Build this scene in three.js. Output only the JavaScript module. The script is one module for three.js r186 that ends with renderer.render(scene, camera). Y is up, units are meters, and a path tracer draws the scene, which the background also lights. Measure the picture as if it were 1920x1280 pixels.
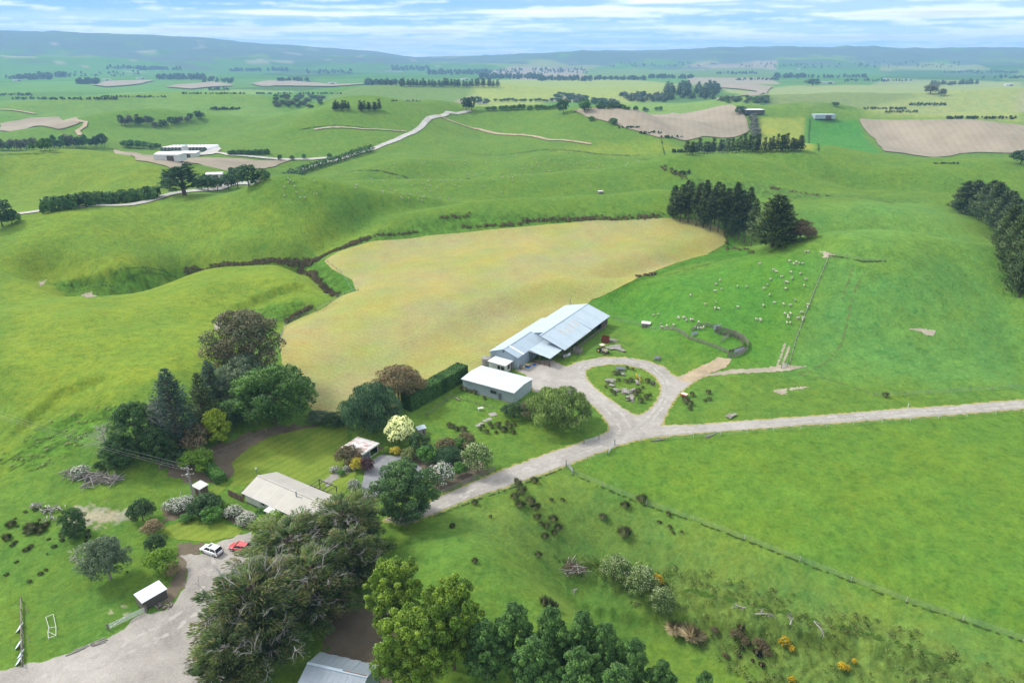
import * as THREE from 'three';
import { createNoise2D } from 'simplex-noise';
import { MarchingCubes } from 'three/addons/objects/MarchingCubes.js';

// ---------- camera, sky, sun, exposure ----------
const scene = new THREE.Scene();
const EYE = 85, PITCH = Math.atan(528 / 1280);
const camera = new THREE.PerspectiveCamera(53.13, 1024 / 682, 0.5, 60000);
camera.position.set(0, EYE, 0);
camera.rotation.set(-PITCH, 0, 0);
scene.add(camera);
const renderer = new THREE.WebGLRenderer({ antialias: true });
renderer.toneMapping = THREE.LinearToneMapping;
renderer.toneMappingExposure = 1.36;
renderer.shadowMap.enabled = true;
renderer.setSize(1024, 682);

function mulberry(seed) { return () => { seed = (seed + 0x6d2b79f5) | 0; let t = Math.imul(seed ^ (seed >>> 15), 1 | seed); t = (t + Math.imul(t ^ (t >>> 7), 61 | t)) ^ t; return ((t ^ (t >>> 14)) >>> 0) / 4294967296; }; }
const nA = createNoise2D(mulberry(11)), nB = createNoise2D(mulberry(23)), nC = createNoise2D(mulberry(37));
const sst = (a, b, x) => { const t = Math.min(1, Math.max(0, (x - a) / (b - a))); return t * t * (3 - 2 * t); };
const mix = (a, b, t) => a + (b - a) * t;
const clamp = (x, a, b) => Math.min(b, Math.max(a, x));
function fbm(n, x, y, oct) { let s = 0, a = 0.5; for (let i = 0; i < oct; i++) { s += a * n(x, y); x = x * 2.03 + 17.3; y = y * 2.03 - 9.1; a *= 0.5; } return s; }

// sun behind thin cloud, ahead and to the left
const SUN = new THREE.Vector3(-0.66, 0.72, -0.52).normalize();
const sun = new THREE.DirectionalLight(new THREE.Color(1.0, 0.95, 0.86), 3.2);
sun.name = 'sun';
sun.position.copy(SUN).multiplyScalar(900); sun.target.position.set(0, 0, -200);
sun.castShadow = true; sun.shadow.radius = 20; sun.shadow.mapSize.set(4096, 4096);
Object.assign(sun.shadow.camera, { left: -500, right: 500, top: 500, bottom: -500, near: 10, far: 3000 });
scene.add(sun, sun.target);

// computed sky: blue air with two layers of flat broken cloud, brighter overhead as under a bright overcast
{
  const W = 4096, HH = 2048, data = new Float32Array(W * HH * 4);
  for (let j = 0; j < HH; j++) {
    const el = ((j + 0.5) / HH - 0.5) * Math.PI, y = Math.sin(el), c = Math.cos(el);
    for (let i = 0; i < W; i++) {
      const o = (j * W + i) * 4;
      let r, g, b;
      if (y <= 0) { r = 0.34; g = 0.42; b = 0.40; }
      else {
        const az = ((i + 0.5) / W - 0.5) * 2 * Math.PI, dx = Math.cos(az) * c, dz = Math.sin(az) * c;
        r = mix(0.58, 0.21, sst(0, 0.085, y)); g = mix(0.82, 0.46, sst(0, 0.085, y)); b = mix(1.08, 0.92, sst(0, 0.085, y));
        // flat cloud layers seen at a slant; the curve of the earth keeps the far ones apart
        const k = 1 / (y + 0.022);
        const px = dx * k, pz = dz * k; // places on the cloud layer
        const fine = y < 0.2 ? 6 : 4;
        let d1 = fbm(nA, px * 0.15 + 3.1, pz * 0.24 + 1.7, fine) + 0.34 * nB(px * 0.06, pz * 0.09 + 5);
        let d2 = fbm(nC, px * 0.55 - 8.2, pz * 0.9 + 4.2, fine - 1);
        const cover = mix(0.09, 0.40, sst(0.12, 0.5, y));
        let a1 = sst(0.0 - cover, 0.32 - cover, d1), a2 = sst(0.05 - cover, 0.40 - cover, d2 + 0.35 * d1) * 0.55;
        const veil = mix(0.22, 0.5, sst(0.1, 0.6, y)) * sst(-0.5, 0.6, nB(px * 0.05 + 9, pz * 0.2));
        const a = 1 - (1 - a1 * 0.9) * (1 - a2) * (1 - veil);
        const thick = sst(0.1, 0.6, d1);
        const bright = mix(1.25, 0.85, thick);
        r = mix(r, bright * 0.985, a); g = mix(g, bright, a); b = mix(b, bright * 1.03, a);
      }
      data[o] = r; data[o + 1] = g; data[o + 2] = b; data[o + 3] = 1;
    }
  }
  const t = new THREE.DataTexture(data, W, HH, THREE.RGBAFormat, THREE.FloatType);
  t.mapping = THREE.EquirectangularReflectionMapping; t.magFilter = THREE.LinearFilter; t.needsUpdate = true;
  scene.background = t; scene.environment = t;
}
scene.fog = new THREE.FogExp2(new THREE.Color(0.36, 0.67, 1.0), 1.2e-4);

// ---------- the lie of the land ----------
const CP = Math.cos(PITCH), SP = Math.sin(PITCH);
// a direction from the viewpoint, given by a place in the photograph (1920 x 1280)
function ray(X, Y) { const u = (X - 960) / 1280, v = (Y - 640) / 1280; return [u, -SP - v * CP, -CP + v * SP]; }
function onPlane(X, Y, y = 0) { const d = ray(X, Y), t = (y - EYE) / Math.min(d[1], -0.002); return [d[0] * t, d[2] * t]; }

function polyDist(pts, x, z) { // distance to an open polyline of [x, z]
  let m = 1e18;
  for (let i = 0; i + 1 < pts.length; i++) {
    const ax = pts[i][0], az = pts[i][1], bx = pts[i + 1][0] - ax, bz = pts[i + 1][1] - az;
    const t = clamp(((x - ax) * bx + (z - az) * bz) / (bx * bx + bz * bz + 1e-9), 0, 1), ex = x - ax - bx * t, ez = z - az - bz * t;
    const d = ex * ex + ez * ez; if (d < m) m = d;
  }
  return Math.sqrt(m);
}
function polySdf(pts, x, z) { // negative inside a closed polygon
  let m = 1e18, inside = false;
  for (let i = 0, j = pts.length - 1; i < pts.length; j = i++) {
    const ax = pts[j][0], az = pts[j][1], bx0 = pts[i][0], bz0 = pts[i][1], bx = bx0 - ax, bz = bz0 - az;
    const t = clamp(((x - ax) * bx + (z - az) * bz) / (bx * bx + bz * bz + 1e-9), 0, 1), ex = x - ax - bx * t, ez = z - az - bz * t;
    const d = ex * ex + ez * ez; if (d < m) m = d;
    if ((bz0 > z) !== (az > z) && x < ((ax - bx0) * (z - bz0)) / (az - bz0) + bx0) inside = !inside;
  }
  return inside ? -Math.sqrt(m) : Math.sqrt(m);
}
function box2(pts, pad) { const xs = pts.map((p) => p[0]), zs = pts.map((p) => p[1]); return [Math.min(...xs) - pad, Math.max(...xs) + pad, Math.min(...zs) - pad, Math.max(...zs) + pad]; }

// ridges (height > 0) and gullies (height < 0): [height, half width, photograph points]
const RELIEF = [
  // gully behind the cut field and its two arms, and the hollow they rise from
  [-6, 9, [345, 503, 450, 498, 560, 494, 640, 466, 720, 443, 860, 427, 1030, 414, 1240, 407, 1300, 402]],
  [-5, 8, [560, 495, 600, 530, 638, 556]], [-4, 8, [600, 592, 540, 608, 490, 640]],
  [-9, 11, [95, 530, 160, 548, 250, 540, 345, 508]],
  [-5, 9, [1425, 472, 1330, 490, 1230, 515, 1160, 540]],
  [-7, 14, [1235, 308, 1290, 338, 1440, 355, 1520, 370, 1700, 382, 1800, 392]],
  [-6, 16, [1380, 318, 1500, 314, 1700, 312, 1800, 308]], [-5, 20, [1060, 225, 1160, 240, 1240, 264, 1300, 285]],
  // foreground gully
  [-11, 14, [1110, 1055, 1175, 1095, 1270, 1160, 1340, 1200, 1450, 1250, 1560, 1310]],
  [-4, 22, [1250, 1090, 1450, 1150, 1650, 1210, 1900, 1320]],
  [5, 14, [900, 1050, 1050, 1115, 1180, 1185, 1330, 1265, 1420, 1315]],
  // knolls and ridges
  [11, 48, [280, 396, 400, 394, 520, 398]], [9, 50, [-200, 425, 0, 430, 110, 440]], [-6, 20, [160, 400, 250, 440, 340, 480]],
  [5, 18, [400, 530, 470, 522, 540, 522]], [4, 20, [60, 585, 180, 600, 330, 575]],
  [10, 30, [-150, 640, 40, 640, 180, 650, 300, 672]], [-4, 16, [0, 690, 200, 720, 380, 745]],
  [4, 42, [720, 560, 950, 490, 1250, 438]], [-1.2, 18, [620, 540, 800, 530, 900, 540]],
  [12, 30, [560, 388, 760, 384, 960, 386, 1230, 380]], [-5, 22, [470, 368, 640, 355, 860, 332, 960, 324]],
  [11, 36, [680, 346, 780, 346, 1000, 338, 1240, 330]], [11, 46, [780, 292, 900, 292, 1040, 292, 1140, 292]],
  [-6, 34, [560, 316, 760, 318, 1000, 312, 1240, 314]],
  [17, 40, [1640, 500, 1740, 488, 1900, 500, 2100, 540]], [-7, 20, [1560, 478, 1660, 484, 1780, 470, 1850, 462]],
  [7, 40, [1220, 560, 1400, 515, 1520, 500]], [10, 42, [1480, 405, 1650, 398, 1760, 412]],
  [13, 75, [1400, 318, 1500, 302, 1700, 318, 2100, 320]],
  [18, 100, [680, 232, 830, 214, 1000, 218, 1150, 232]], [15, 80, [220, 222, 420, 214, 640, 228]], [-7, 60, [380, 232, 560, 262, 700, 262]],
  [13, 70, [-100, 318, 120, 312, 280, 335]], [16, 130, [100, 196, 300, 186, 480, 194]],
  [16, 110, [1420, 216, 1560, 218, 1750, 226, 2000, 232]], [-10, 90, [1680, 262, 1760, 275, 1900, 292]], [16, 160, [700, 166, 900, 160]], [14, 120, [1450, 190, 1560, 186]],
  [16, 150, [1700, 184, 1920, 180]], [-8, 90, [1600, 205, 1700, 205, 1850, 218]],
].map(([h, w, p]) => { const pts = []; for (let i = 0; i < p.length; i += 2) pts.push(onPlane(p[i], p[i + 1], h > 0 ? h : h * 0.3)); if (w >= 30) h *= w >= 70 ? 1.75 : 1.3; return { h, w, pts, box: box2(pts, w * 2.4) }; });

// banks: the land drops by h across a line, on the side nearer the viewpoint, and eases back over the distance w
const STEPS = [[1.5, 26, [1040, 1030, 1180, 1042, 1300, 1070, 1450, 1108, 1600, 1146, 1750, 1190, 1950, 1255]], [0.9, 14, [1090, 1062, 1200, 1080, 1330, 1112]], [1.6, 20, [0, 850, 60, 812, 120, 782, 200, 762, 250, 764]], [1.0, 16, [60, 850, 130, 815, 230, 790]], [2.0, 18, [420, 600, 480, 574, 560, 556, 600, 566]], [1.8, 20, [100, 522, 200, 518, 340, 506]]].map(([h, w, p]) => { const pts = []; for (let i = 0; i < p.length; i += 2) pts.push(onPlane(p[i], p[i + 1])); return { h, w, pts, box: box2(pts, w + 4) }; });
function stepDrop(f, x, z) {
  let m = 1e18, side = 0, end = 1;
  for (let i = 0; i + 1 < f.pts.length; i++) { const [ax, az] = f.pts[i], bx = f.pts[i + 1][0] - ax, bz = f.pts[i + 1][1] - az, t0 = ((x - ax) * bx + (z - az) * bz) / (bx * bx + bz * bz), t = clamp(t0, 0, 1), ex = x - ax - bx * t, ez = z - az - bz * t, d = ex * ex + ez * ez; if (d < m) { m = d; side = bx * (z - az) - bz * (x - ax); end = Math.min(i === 0 ? clamp((t * Math.hypot(bx, bz)) / 8, 0, 1) : 1, i + 2 === f.pts.length ? clamp(((1 - t) * Math.hypot(bx, bz)) / 8, 0, 1) : 1); } }
  const d = Math.sqrt(m) * (side > 0 ? 1 : -1); if (d < -1) return 0;
  return f.h * end * sst(-0.6, 1.4, d + 0.5 * nA(x / 3, z / 3)) * (1 - sst(3, f.w, d));
}
const CREST = [[-60, 441], [-36.9, 435], [-30, 404], [-24, 366], [-21, 321], [-16, 269], [-11, 206], [-7.5, 123], [-5, 136], [0, 156], [6, 218], [15, 240], [27, 237], [36.9, 183], [60, 175]];
function crest(az) { for (let i = 1; i < CREST.length; i++) if (az < CREST[i][0]) { const [a, h] = CREST[i - 1], [b, k] = CREST[i]; return mix(h, k, clamp((az - a) / (b - a), 0, 1)); } return 240; }

// ground made level for the buildings and the yard: [x, z, level within, natural beyond]
const LEVEL = [[0, -176, 24, 44], [12, -204, 22, 40], [24, -220, 20, 38], [30, -176, 20, 36], [-48, -118, 18, 32], [-36, -138, 8, 18]];
function H(x, z) {
  let y = 0;
  for (const f of RELIEF) {
    const b = f.box; if (x < b[0] || x > b[1] || z < b[2] || z > b[3]) continue;
    const d = polyDist(f.pts, x, z) / f.w; if (d < 2.4) y += f.h * (Math.exp(-d * d) - 0.00315 * (d / 2.4));
  }
  if (y !== 0) for (const [cx, cz, a, b] of LEVEL) y *= sst(a, b, Math.hypot(x - cx, z - cz));
  for (const f of STEPS) { const b = f.box; if (x < b[0] || x > b[1] || z < b[2] || z > b[3]) continue; y -= stepDrop(f, x, z); }
  const r = Math.hypot(x, z), rf = Math.hypot(x - 5, z + 165);
  // gentle swells round the farm, larger ones beyond
  y += 0.35 * sst(60, 160, rf) * nA(x / 37, z / 37);
  const far = sst(170, 520, rf);
  if (far > 0) {
    const plain = 1 - 0.75 * sst(2400, 4200, r);
    y += far * (4.6 * nB(x / 150, z / 150) * (1 - sst(900, 1600, r)) + 6.0 * plain * nC(x / 520 + 4, z / 520) * sst(300, 900, rf) + 2.5 * plain * nA(x / 270, z / 270 + 3) * sst(500, 900, rf) * (1 - 0.6 * sst(1200, 2500, r)));
  }
  if (r > 4200) {
    const az = (Math.atan2(x, -z) * 180) / Math.PI, c = z < 0 ? crest(az) : 260;
    const rise = sst(5000, 9500, r), n = fbm(nB, x / 2600, z / 2600, 5), n2 = 1 - Math.abs(fbm(nC, x / 1500 + 7, z / 1500, 4)) * 2;
    y += Math.pow(rise, 1.5) * c * (0.86 + 0.10 * n) + rise * (1 - rise) * 4 * 60 * (n + 0.25) + sst(5200, 7000, r) * 34 * (1 - 0.75 * sst(8400, 9400, r)) * n2;
    y *= 1 - sst(10600, 12800, r);
    // a low bright hill in front of the left range
    const hx = x + 3400, hz = z + 5000; y += 62 * Math.exp(-(hx * hx) / 5e5 - (hz * hz) / 3e5);
  }
  return y;
}
function at(X, Y) { // the place on the land seen at a place in the photograph
  const d = ray(X, Y); let t = 40, p = 40, step;
  for (;;) {
    const x = d[0] * t, z = d[2] * t, y = EYE + d[1] * t;
    if (y < H(x, z)) break;
    p = t; step = Math.max(0.4, t * 0.006); t += step; if (t > 11000) { p = 11000; t = 11000; break; }
  }
  for (let i = 0; i < 14; i++) { const m = (p + t) / 2; if (EYE + d[1] * m < H(d[0] * m, d[2] * m)) t = m; else p = m; }
  return new THREE.Vector3(d[0] * t, H(d[0] * t, d[2] * t), d[2] * t);
}
const at2 = (X, Y) => { const p = at(X, Y); return [p.x, p.z]; };
function px(list) { const out = []; for (let i = 0; i < list.length; i += 2) out.push(at2(list[i], list[i + 1])); return out; }
function depthOf(p) { return -(p.z * CP) + (EYE - p.y) * SP; }
function metres(p, pixels) { return (pixels * depthOf(p)) / 1280; }
function heightTo(p, Y) { // height of a thing standing at p whose top shows at row Y
  const v = (Y - 640) / 1280; let lo = 0, hi = 120;
  for (let i = 0; i < 30; i++) { const m = (lo + hi) / 2, dy = EYE - p.y - m, dep = -p.z * CP + dy * SP, down = dy * CP + p.z * SP; if (down / dep > v) lo = m; else hi = m; }
  return lo;
}
function normalAt(x, z, e = 0.5) { const hx = H(x + e, z) - H(x - e, z), hz = H(x, z + e) - H(x, z - e), l = Math.hypot(hx, 2 * e, hz); return [-hx / l, (2 * e) / l, -hz / l]; }

// ---------- materials ----------
function hash2(i, j, s) { let h = Math.imul(i, 374761393) + Math.imul(j, 668265263) + Math.imul(s, 1274126177); h = Math.imul(h ^ (h >>> 13), 1274126177); return ((h ^ (h >>> 16)) >>> 0) / 4294967296; }
function tileNoise(x, y, per, s) { // value noise that repeats every per cells
  const i = Math.floor(x), j = Math.floor(y), u = x - i, v = y - j, a = u * u * (3 - 2 * u), b = v * v * (3 - 2 * v);
  const w = (k) => ((k % per) + per) % per, i0 = w(i), i1 = w(i + 1), j0 = w(j), j1 = w(j + 1);
  return mix(mix(hash2(i0, j0, s), hash2(i1, j0, s), a), mix(hash2(i0, j1, s), hash2(i1, j1, s), a), b);
}
function dataTex(N, fn, srgb = false, M = N) {
  const d = new Uint8Array(N * M * 4), c = [0, 0, 0];
  for (let j = 0; j < M; j++) for (let i = 0; i < N; i++) { fn((i + 0.5) / N, (j + 0.5) / M, c, i, j); const o = (j * N + i) * 4; d[o] = clamp(c[0], 0, 1) * 255; d[o + 1] = clamp(c[1], 0, 1) * 255; d[o + 2] = clamp(c[2], 0, 1) * 255; d[o + 3] = 255; }
  const t = new THREE.DataTexture(d, N, M, THREE.RGBAFormat); t.wrapS = t.wrapT = THREE.RepeatWrapping; t.magFilter = THREE.LinearFilter; t.minFilter = THREE.LinearMipmapLinearFilter; t.generateMipmaps = true;
  if (srgb) t.colorSpace = THREE.SRGBColorSpace; t.needsUpdate = true; return t;
}
function oct(u, v, base, n, s, gain = 0.55) { let r = 0, a = 1, w = 0, f = base; for (let k = 0; k < n; k++) { r += a * tileNoise(u * f, v * f, f, s + k); w += a; a *= gain; f *= 2; } return r / w; }
// short pasture: mottled clumps of blade, 150 m a tile (linear factors, mean about 0.75)
const grassTex = dataTex(2048, (u, v, c) => {
  const fine = oct(u, v, 256, 3, 1, 0.9), mid = oct(u, v, 48, 3, 9), patch = oct(u, v, 10, 3, 21), yel = oct(u, v, 90, 3, 33);
  const l = 0.73 + 0.46 * (fine - 0.5) + 0.22 * (mid - 0.5) + 0.06 * (patch - 0.5), k = (yel - 0.5) * 0.22;
  const tuft = sst(0.64, 0.74, oct(u, v, 110, 2, 151)), q = 1 - 0.13 * tuft; // darker tufts the stock leave
  c[0] = (l + k) * q * (1 - 0.1 * tuft); c[1] = (l + k * 0.3) * q; c[2] = (l - k * 0.5) * q;
});
const grassBump = dataTex(1024, (u, v, c) => { c[0] = c[1] = c[2] = 0.5 * oct(u, v, 256, 2, 3, 1) + 0.5 * oct(u, v, 64, 2, 5); });
const lawnTex = dataTex(1024, (u, v, c) => { const s = Math.sin((u * 0.8 + v * 0.6) * Math.PI * 2 * 20), f = oct(u, v, 128, 3, 14, 0.9), m = oct(u, v, 12, 4, 17), l = 0.76 + 0.05 * s + 0.4 * (f - 0.5) + 0.34 * (m - 0.5); c[0] = l + 0.25 * (m - 0.5); c[1] = l; c[2] = l; });
const gravelTex = dataTex(1024, (u, v, c) => {
  const f = oct(u, v, 256, 2, 41, 1), m = oct(u, v, 24, 4, 47), p = oct(u, v, 5, 3, 53);
  const l = 0.76 + 0.30 * (f - 0.5) + 0.30 * (m - 0.5) + 0.34 * (p - 0.5); c[0] = l + 0.012; c[1] = l; c[2] = l - 0.02;
});
const cropTex = dataTex(1024, (u, v, c) => { // cut field: straw stubble drilled in rows, regrowth between
  const row = 0.5 + 0.5 * Math.sin(v * Math.PI * 2 * 36 + 1.6 * (oct(u, v, 8, 2, 61) - 0.5)), f = oct(u, v, 200, 2, 67, 1), m = oct(u, v, 20, 4, 71), p = oct(u, v, 5, 3, 73);
  const l = 0.76 + 0.42 * (f - 0.5) + 0.24 * (m - 0.5) + 0.035 * (row - 0.5), g = (p - 0.5) * 0.8 + (m - 0.5) * 0.6;
  const y = oct(u, v, 4, 3, 79) - 0.5; c[0] = l - g * 0.34 + y * 0.2; c[1] = l - g * 0.05 + y * 0.1; c[2] = l - g * 0.2 - y * 0.5;
});
const soilTex = dataTex(1024, (u, v, c) => {
  const row = 0.5 + 0.5 * Math.sin((u * 0.9 + v * 0.2) * Math.PI * 2 * 40), f = oct(u, v, 180, 2, 81, 1), m = oct(u, v, 10, 5, 83);
  const l = 0.76 + 0.16 * (f - 0.5) + 0.34 * (m - 0.5) + 0.05 * (row - 0.5); c[0] = l; c[1] = l; c[2] = l;
});
const wornTex = dataTex(512, (u, v, c) => { const m = oct(u, v, 6, 5, 91), f = oct(u, v, 128, 2, 93), l = 0.84 + 0.22 * (m - 0.5) + 0.12 * (f - 0.5); c[0] = l; c[1] = l; c[2] = l; });
const ironBump = dataTex(256, (u, v, c) => { c[0] = c[1] = c[2] = 0.5 + 0.5 * Math.cos(u * Math.PI * 2 * 16); }); // 16 corrugations a tile
const ironTex = dataTex(512, (u, v, c) => { // galvanised sheets laid side by side, each weathered a little differently
  const k = Math.floor(u * 8), e = Math.abs(u * 8 - Math.round(u * 8)) < 0.035 ? 0.10 : 0, m = oct(u, v, 5, 5, 97), s = tileNoise(u * 64, v * 3, 64, 99);
  const l = 0.88 + 0.10 * (hash2(k, 3, 5) - 0.5) + 0.14 * (m - 0.5) + 0.06 * (s - 0.5) - e; c[0] = l; c[1] = l + 0.004; c[2] = l + 0.01;
});
const rustTex = dataTex(512, (u, v, c) => { // worn red paint over pale iron
  const k = Math.floor(u * 8), s = tileNoise(u * 96, v * 4, 96, 103), m = oct(u, v, 6, 4, 107), t = sst(0.55, 0.68, 0.5 * s + 0.5 * m + 0.2 * (hash2(k, 7, 2) - 0.5));
  c[0] = mix(0.86, 0.42, t); c[1] = mix(0.84, 0.16, t); c[2] = mix(0.84, 0.12, t);
});
const woodTex = dataTex(256, (u, v, c) => { const g = tileNoise(u * 60, v * 4, 60, 111), m = oct(u, v, 4, 4, 113), l = 0.78 + 0.3 * (g - 0.5) + 0.3 * (m - 0.5); c[0] = l; c[1] = l * 0.99; c[2] = l * 0.97; });
const barkTex = dataTex(256, (u, v, c) => { const g = tileNoise(u * 40, v * 8, 40, 121), m = oct(u, v, 4, 4, 123), l = 0.75 + 0.4 * (g - 0.5) + 0.3 * (m - 0.5); c[0] = l; c[1] = l; c[2] = l; });
function rep(t, u, v = u) { const c = t.clone(); c.repeat.set(u, v); c.needsUpdate = true; return c; }
function std(r, g, b, o = {}) { const m = new THREE.MeshPhysicalMaterial({ roughness: 0.9, metalness: 0, specularIntensity: (o.roughness ?? 0.9) > 0.8 ? 0.25 : 1, side: THREE.DoubleSide, ...o }); m.color.setRGB(r, g, b); return m; }

const M = {
  ground: std(1, 1, 1, { vertexColors: true, map: rep(grassTex, 1 / 150), bumpMap: rep(grassBump, 1 / 60), bumpScale: 0.22, roughness: 0.95, specularIntensity: 0.1, sheen: 0.15, sheenRoughness: 0.8, sheenColor: new THREE.Color(0.75, 0.85, 0.18) }),
  hills: std(0.72, 0.72, 0.72, { vertexColors: true, roughness: 1, specularIntensity: 0 }),
  gravel: std(0.37, 0.35, 0.325, { map: rep(gravelTex, 1 / 46), roughness: 0.97 }),
  pad: std(0.25, 0.26, 0.28, { map: rep(gravelTex, 1 / 30), roughness: 0.95 }),
  sand: std(0.40, 0.325, 0.225, { map: rep(gravelTex, 1 / 20), roughness: 0.97 }),
  verge: std(0.36, 0.33, 0.10, { map: rep(grassTex, 1 / 60) }),
  crop: std(0.335, 0.325, 0.115, { map: rep(cropTex, 1 / 70), bumpMap: rep(grassBump, 1 / 60), bumpScale: 0.1 }),
  soil: std(0.335, 0.285, 0.21, { map: rep(soilTex, 1 / 260) }),
  bed: std(0.15, 0.125, 0.09, { map: rep(gravelTex, 1 / 25) }),
  scrape: std(0.36, 0.325, 0.25, { map: rep(gravelTex, 1 / 30) }),
  lawn: std(0.17, 0.245, 0.032, { map: rep(lawnTex, 1 / 40) }),
  roof: std(0.43, 0.52, 0.585, { map: rep(ironTex, 1 / 6.4), bumpMap: rep(ironBump, 1 / 1.6), bumpScale: 0.02, roughness: 0.6, metalness: 0 }),
  roofOld: std(0.37, 0.46, 0.53, { map: rep(ironTex, 1 / 6.4), bumpMap: rep(ironBump, 1 / 1.6), bumpScale: 0.02, roughness: 0.6, metalness: 0 }),
  wallIron: std(0.34, 0.41, 0.44, { map: rep(ironTex, 1 / 6.4), bumpMap: rep(ironBump, 1 / 1.6), bumpScale: 0.02, roughness: 0.6 }),
  wallBlue: std(0.30, 0.38, 0.44, { map: rep(ironTex, 1 / 6.4), bumpMap: rep(ironBump, 1 / 1.6), bumpScale: 0.02, roughness: 0.6 }),
  whitePaint: std(0.58, 0.58, 0.555, { map: rep(wornTex, 1 / 4), roughness: 0.6 }),
  cream: std(0.55, 0.58, 0.48, { map: rep(wornTex, 1 / 5), roughness: 0.6 }),
  houseRoof: std(0.42, 0.395, 0.35, { map: rep(ironTex, 1 / 6.4), bumpMap: rep(ironBump, 1 / 3.2), bumpScale: 0.02, roughness: 0.6 }),
  rustRoof: std(0.62, 0.62, 0.62, { map: rep(rustTex, 1 / 5), roughness: 0.7 }),
  rust: std(0.20, 0.06, 0.035, { map: rep(wornTex, 1 / 2), roughness: 0.85 }),
  dark: std(0.045, 0.047, 0.05, { roughness: 0.8 }), slate: std(0.09, 0.10, 0.115, { roughness: 0.7 }),
  wood: std(0.25, 0.225, 0.195, { map: rep(woodTex, 1 / 1.5), roughness: 0.95 }), woodDark: std(0.13, 0.11, 0.09, { map: rep(woodTex, 1 / 1.5), roughness: 0.95 }),
  woodBrown: std(0.20, 0.13, 0.09, { map: rep(woodTex, 1 / 1.5), roughness: 0.95 }),
  bark: std(0.13, 0.105, 0.08, { map: rep(barkTex, 1 / 2), roughness: 1 }), barkPale: std(0.30, 0.28, 0.25, { map: rep(barkTex, 1 / 2), roughness: 1 }), dead: std(0.34, 0.32, 0.30, { roughness: 1 }),
  steel: std(0.42, 0.45, 0.47, { metalness: 0.5, roughness: 0.5 }), wire: std(0.30, 0.31, 0.31, { metalness: 0.4, roughness: 0.6 }),
  concrete: std(0.32, 0.31, 0.29, { map: rep(gravelTex, 1 / 5) }), stone: std(0.29, 0.28, 0.26, { map: rep(gravelTex, 1 / 5) }),
  glass: std(0.03, 0.035, 0.04, { roughness: 0.12 }), rubber: std(0.02, 0.02, 0.02, { roughness: 0.85 }),
  carWhite: new THREE.MeshPhysicalMaterial({ color: new THREE.Color(0.72, 0.73, 0.74), roughness: 0.35, clearcoat: 0.8, side: THREE.DoubleSide }),
  carRed: new THREE.MeshPhysicalMaterial({ color: new THREE.Color(0.55, 0.045, 0.05), roughness: 0.35, clearcoat: 0.8, side: THREE.DoubleSide }),
  chrome: std(0.6, 0.6, 0.6, { metalness: 0.9, roughness: 0.25 }), lampRed: std(0.35, 0.02, 0.02, { roughness: 0.3 }), lampClear: std(0.6, 0.6, 0.6, { roughness: 0.2 }),
  yellow: std(0.55, 0.38, 0.03), blue: std(0.03, 0.12, 0.42), teal: std(0.10, 0.28, 0.26),
  leaf: std(1, 1, 1, { vertexColors: true, roughness: 0.95, transmission: 0.3 }),
  wool: std(1, 1, 1, { vertexColors: true, roughness: 1 }),
};

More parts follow.
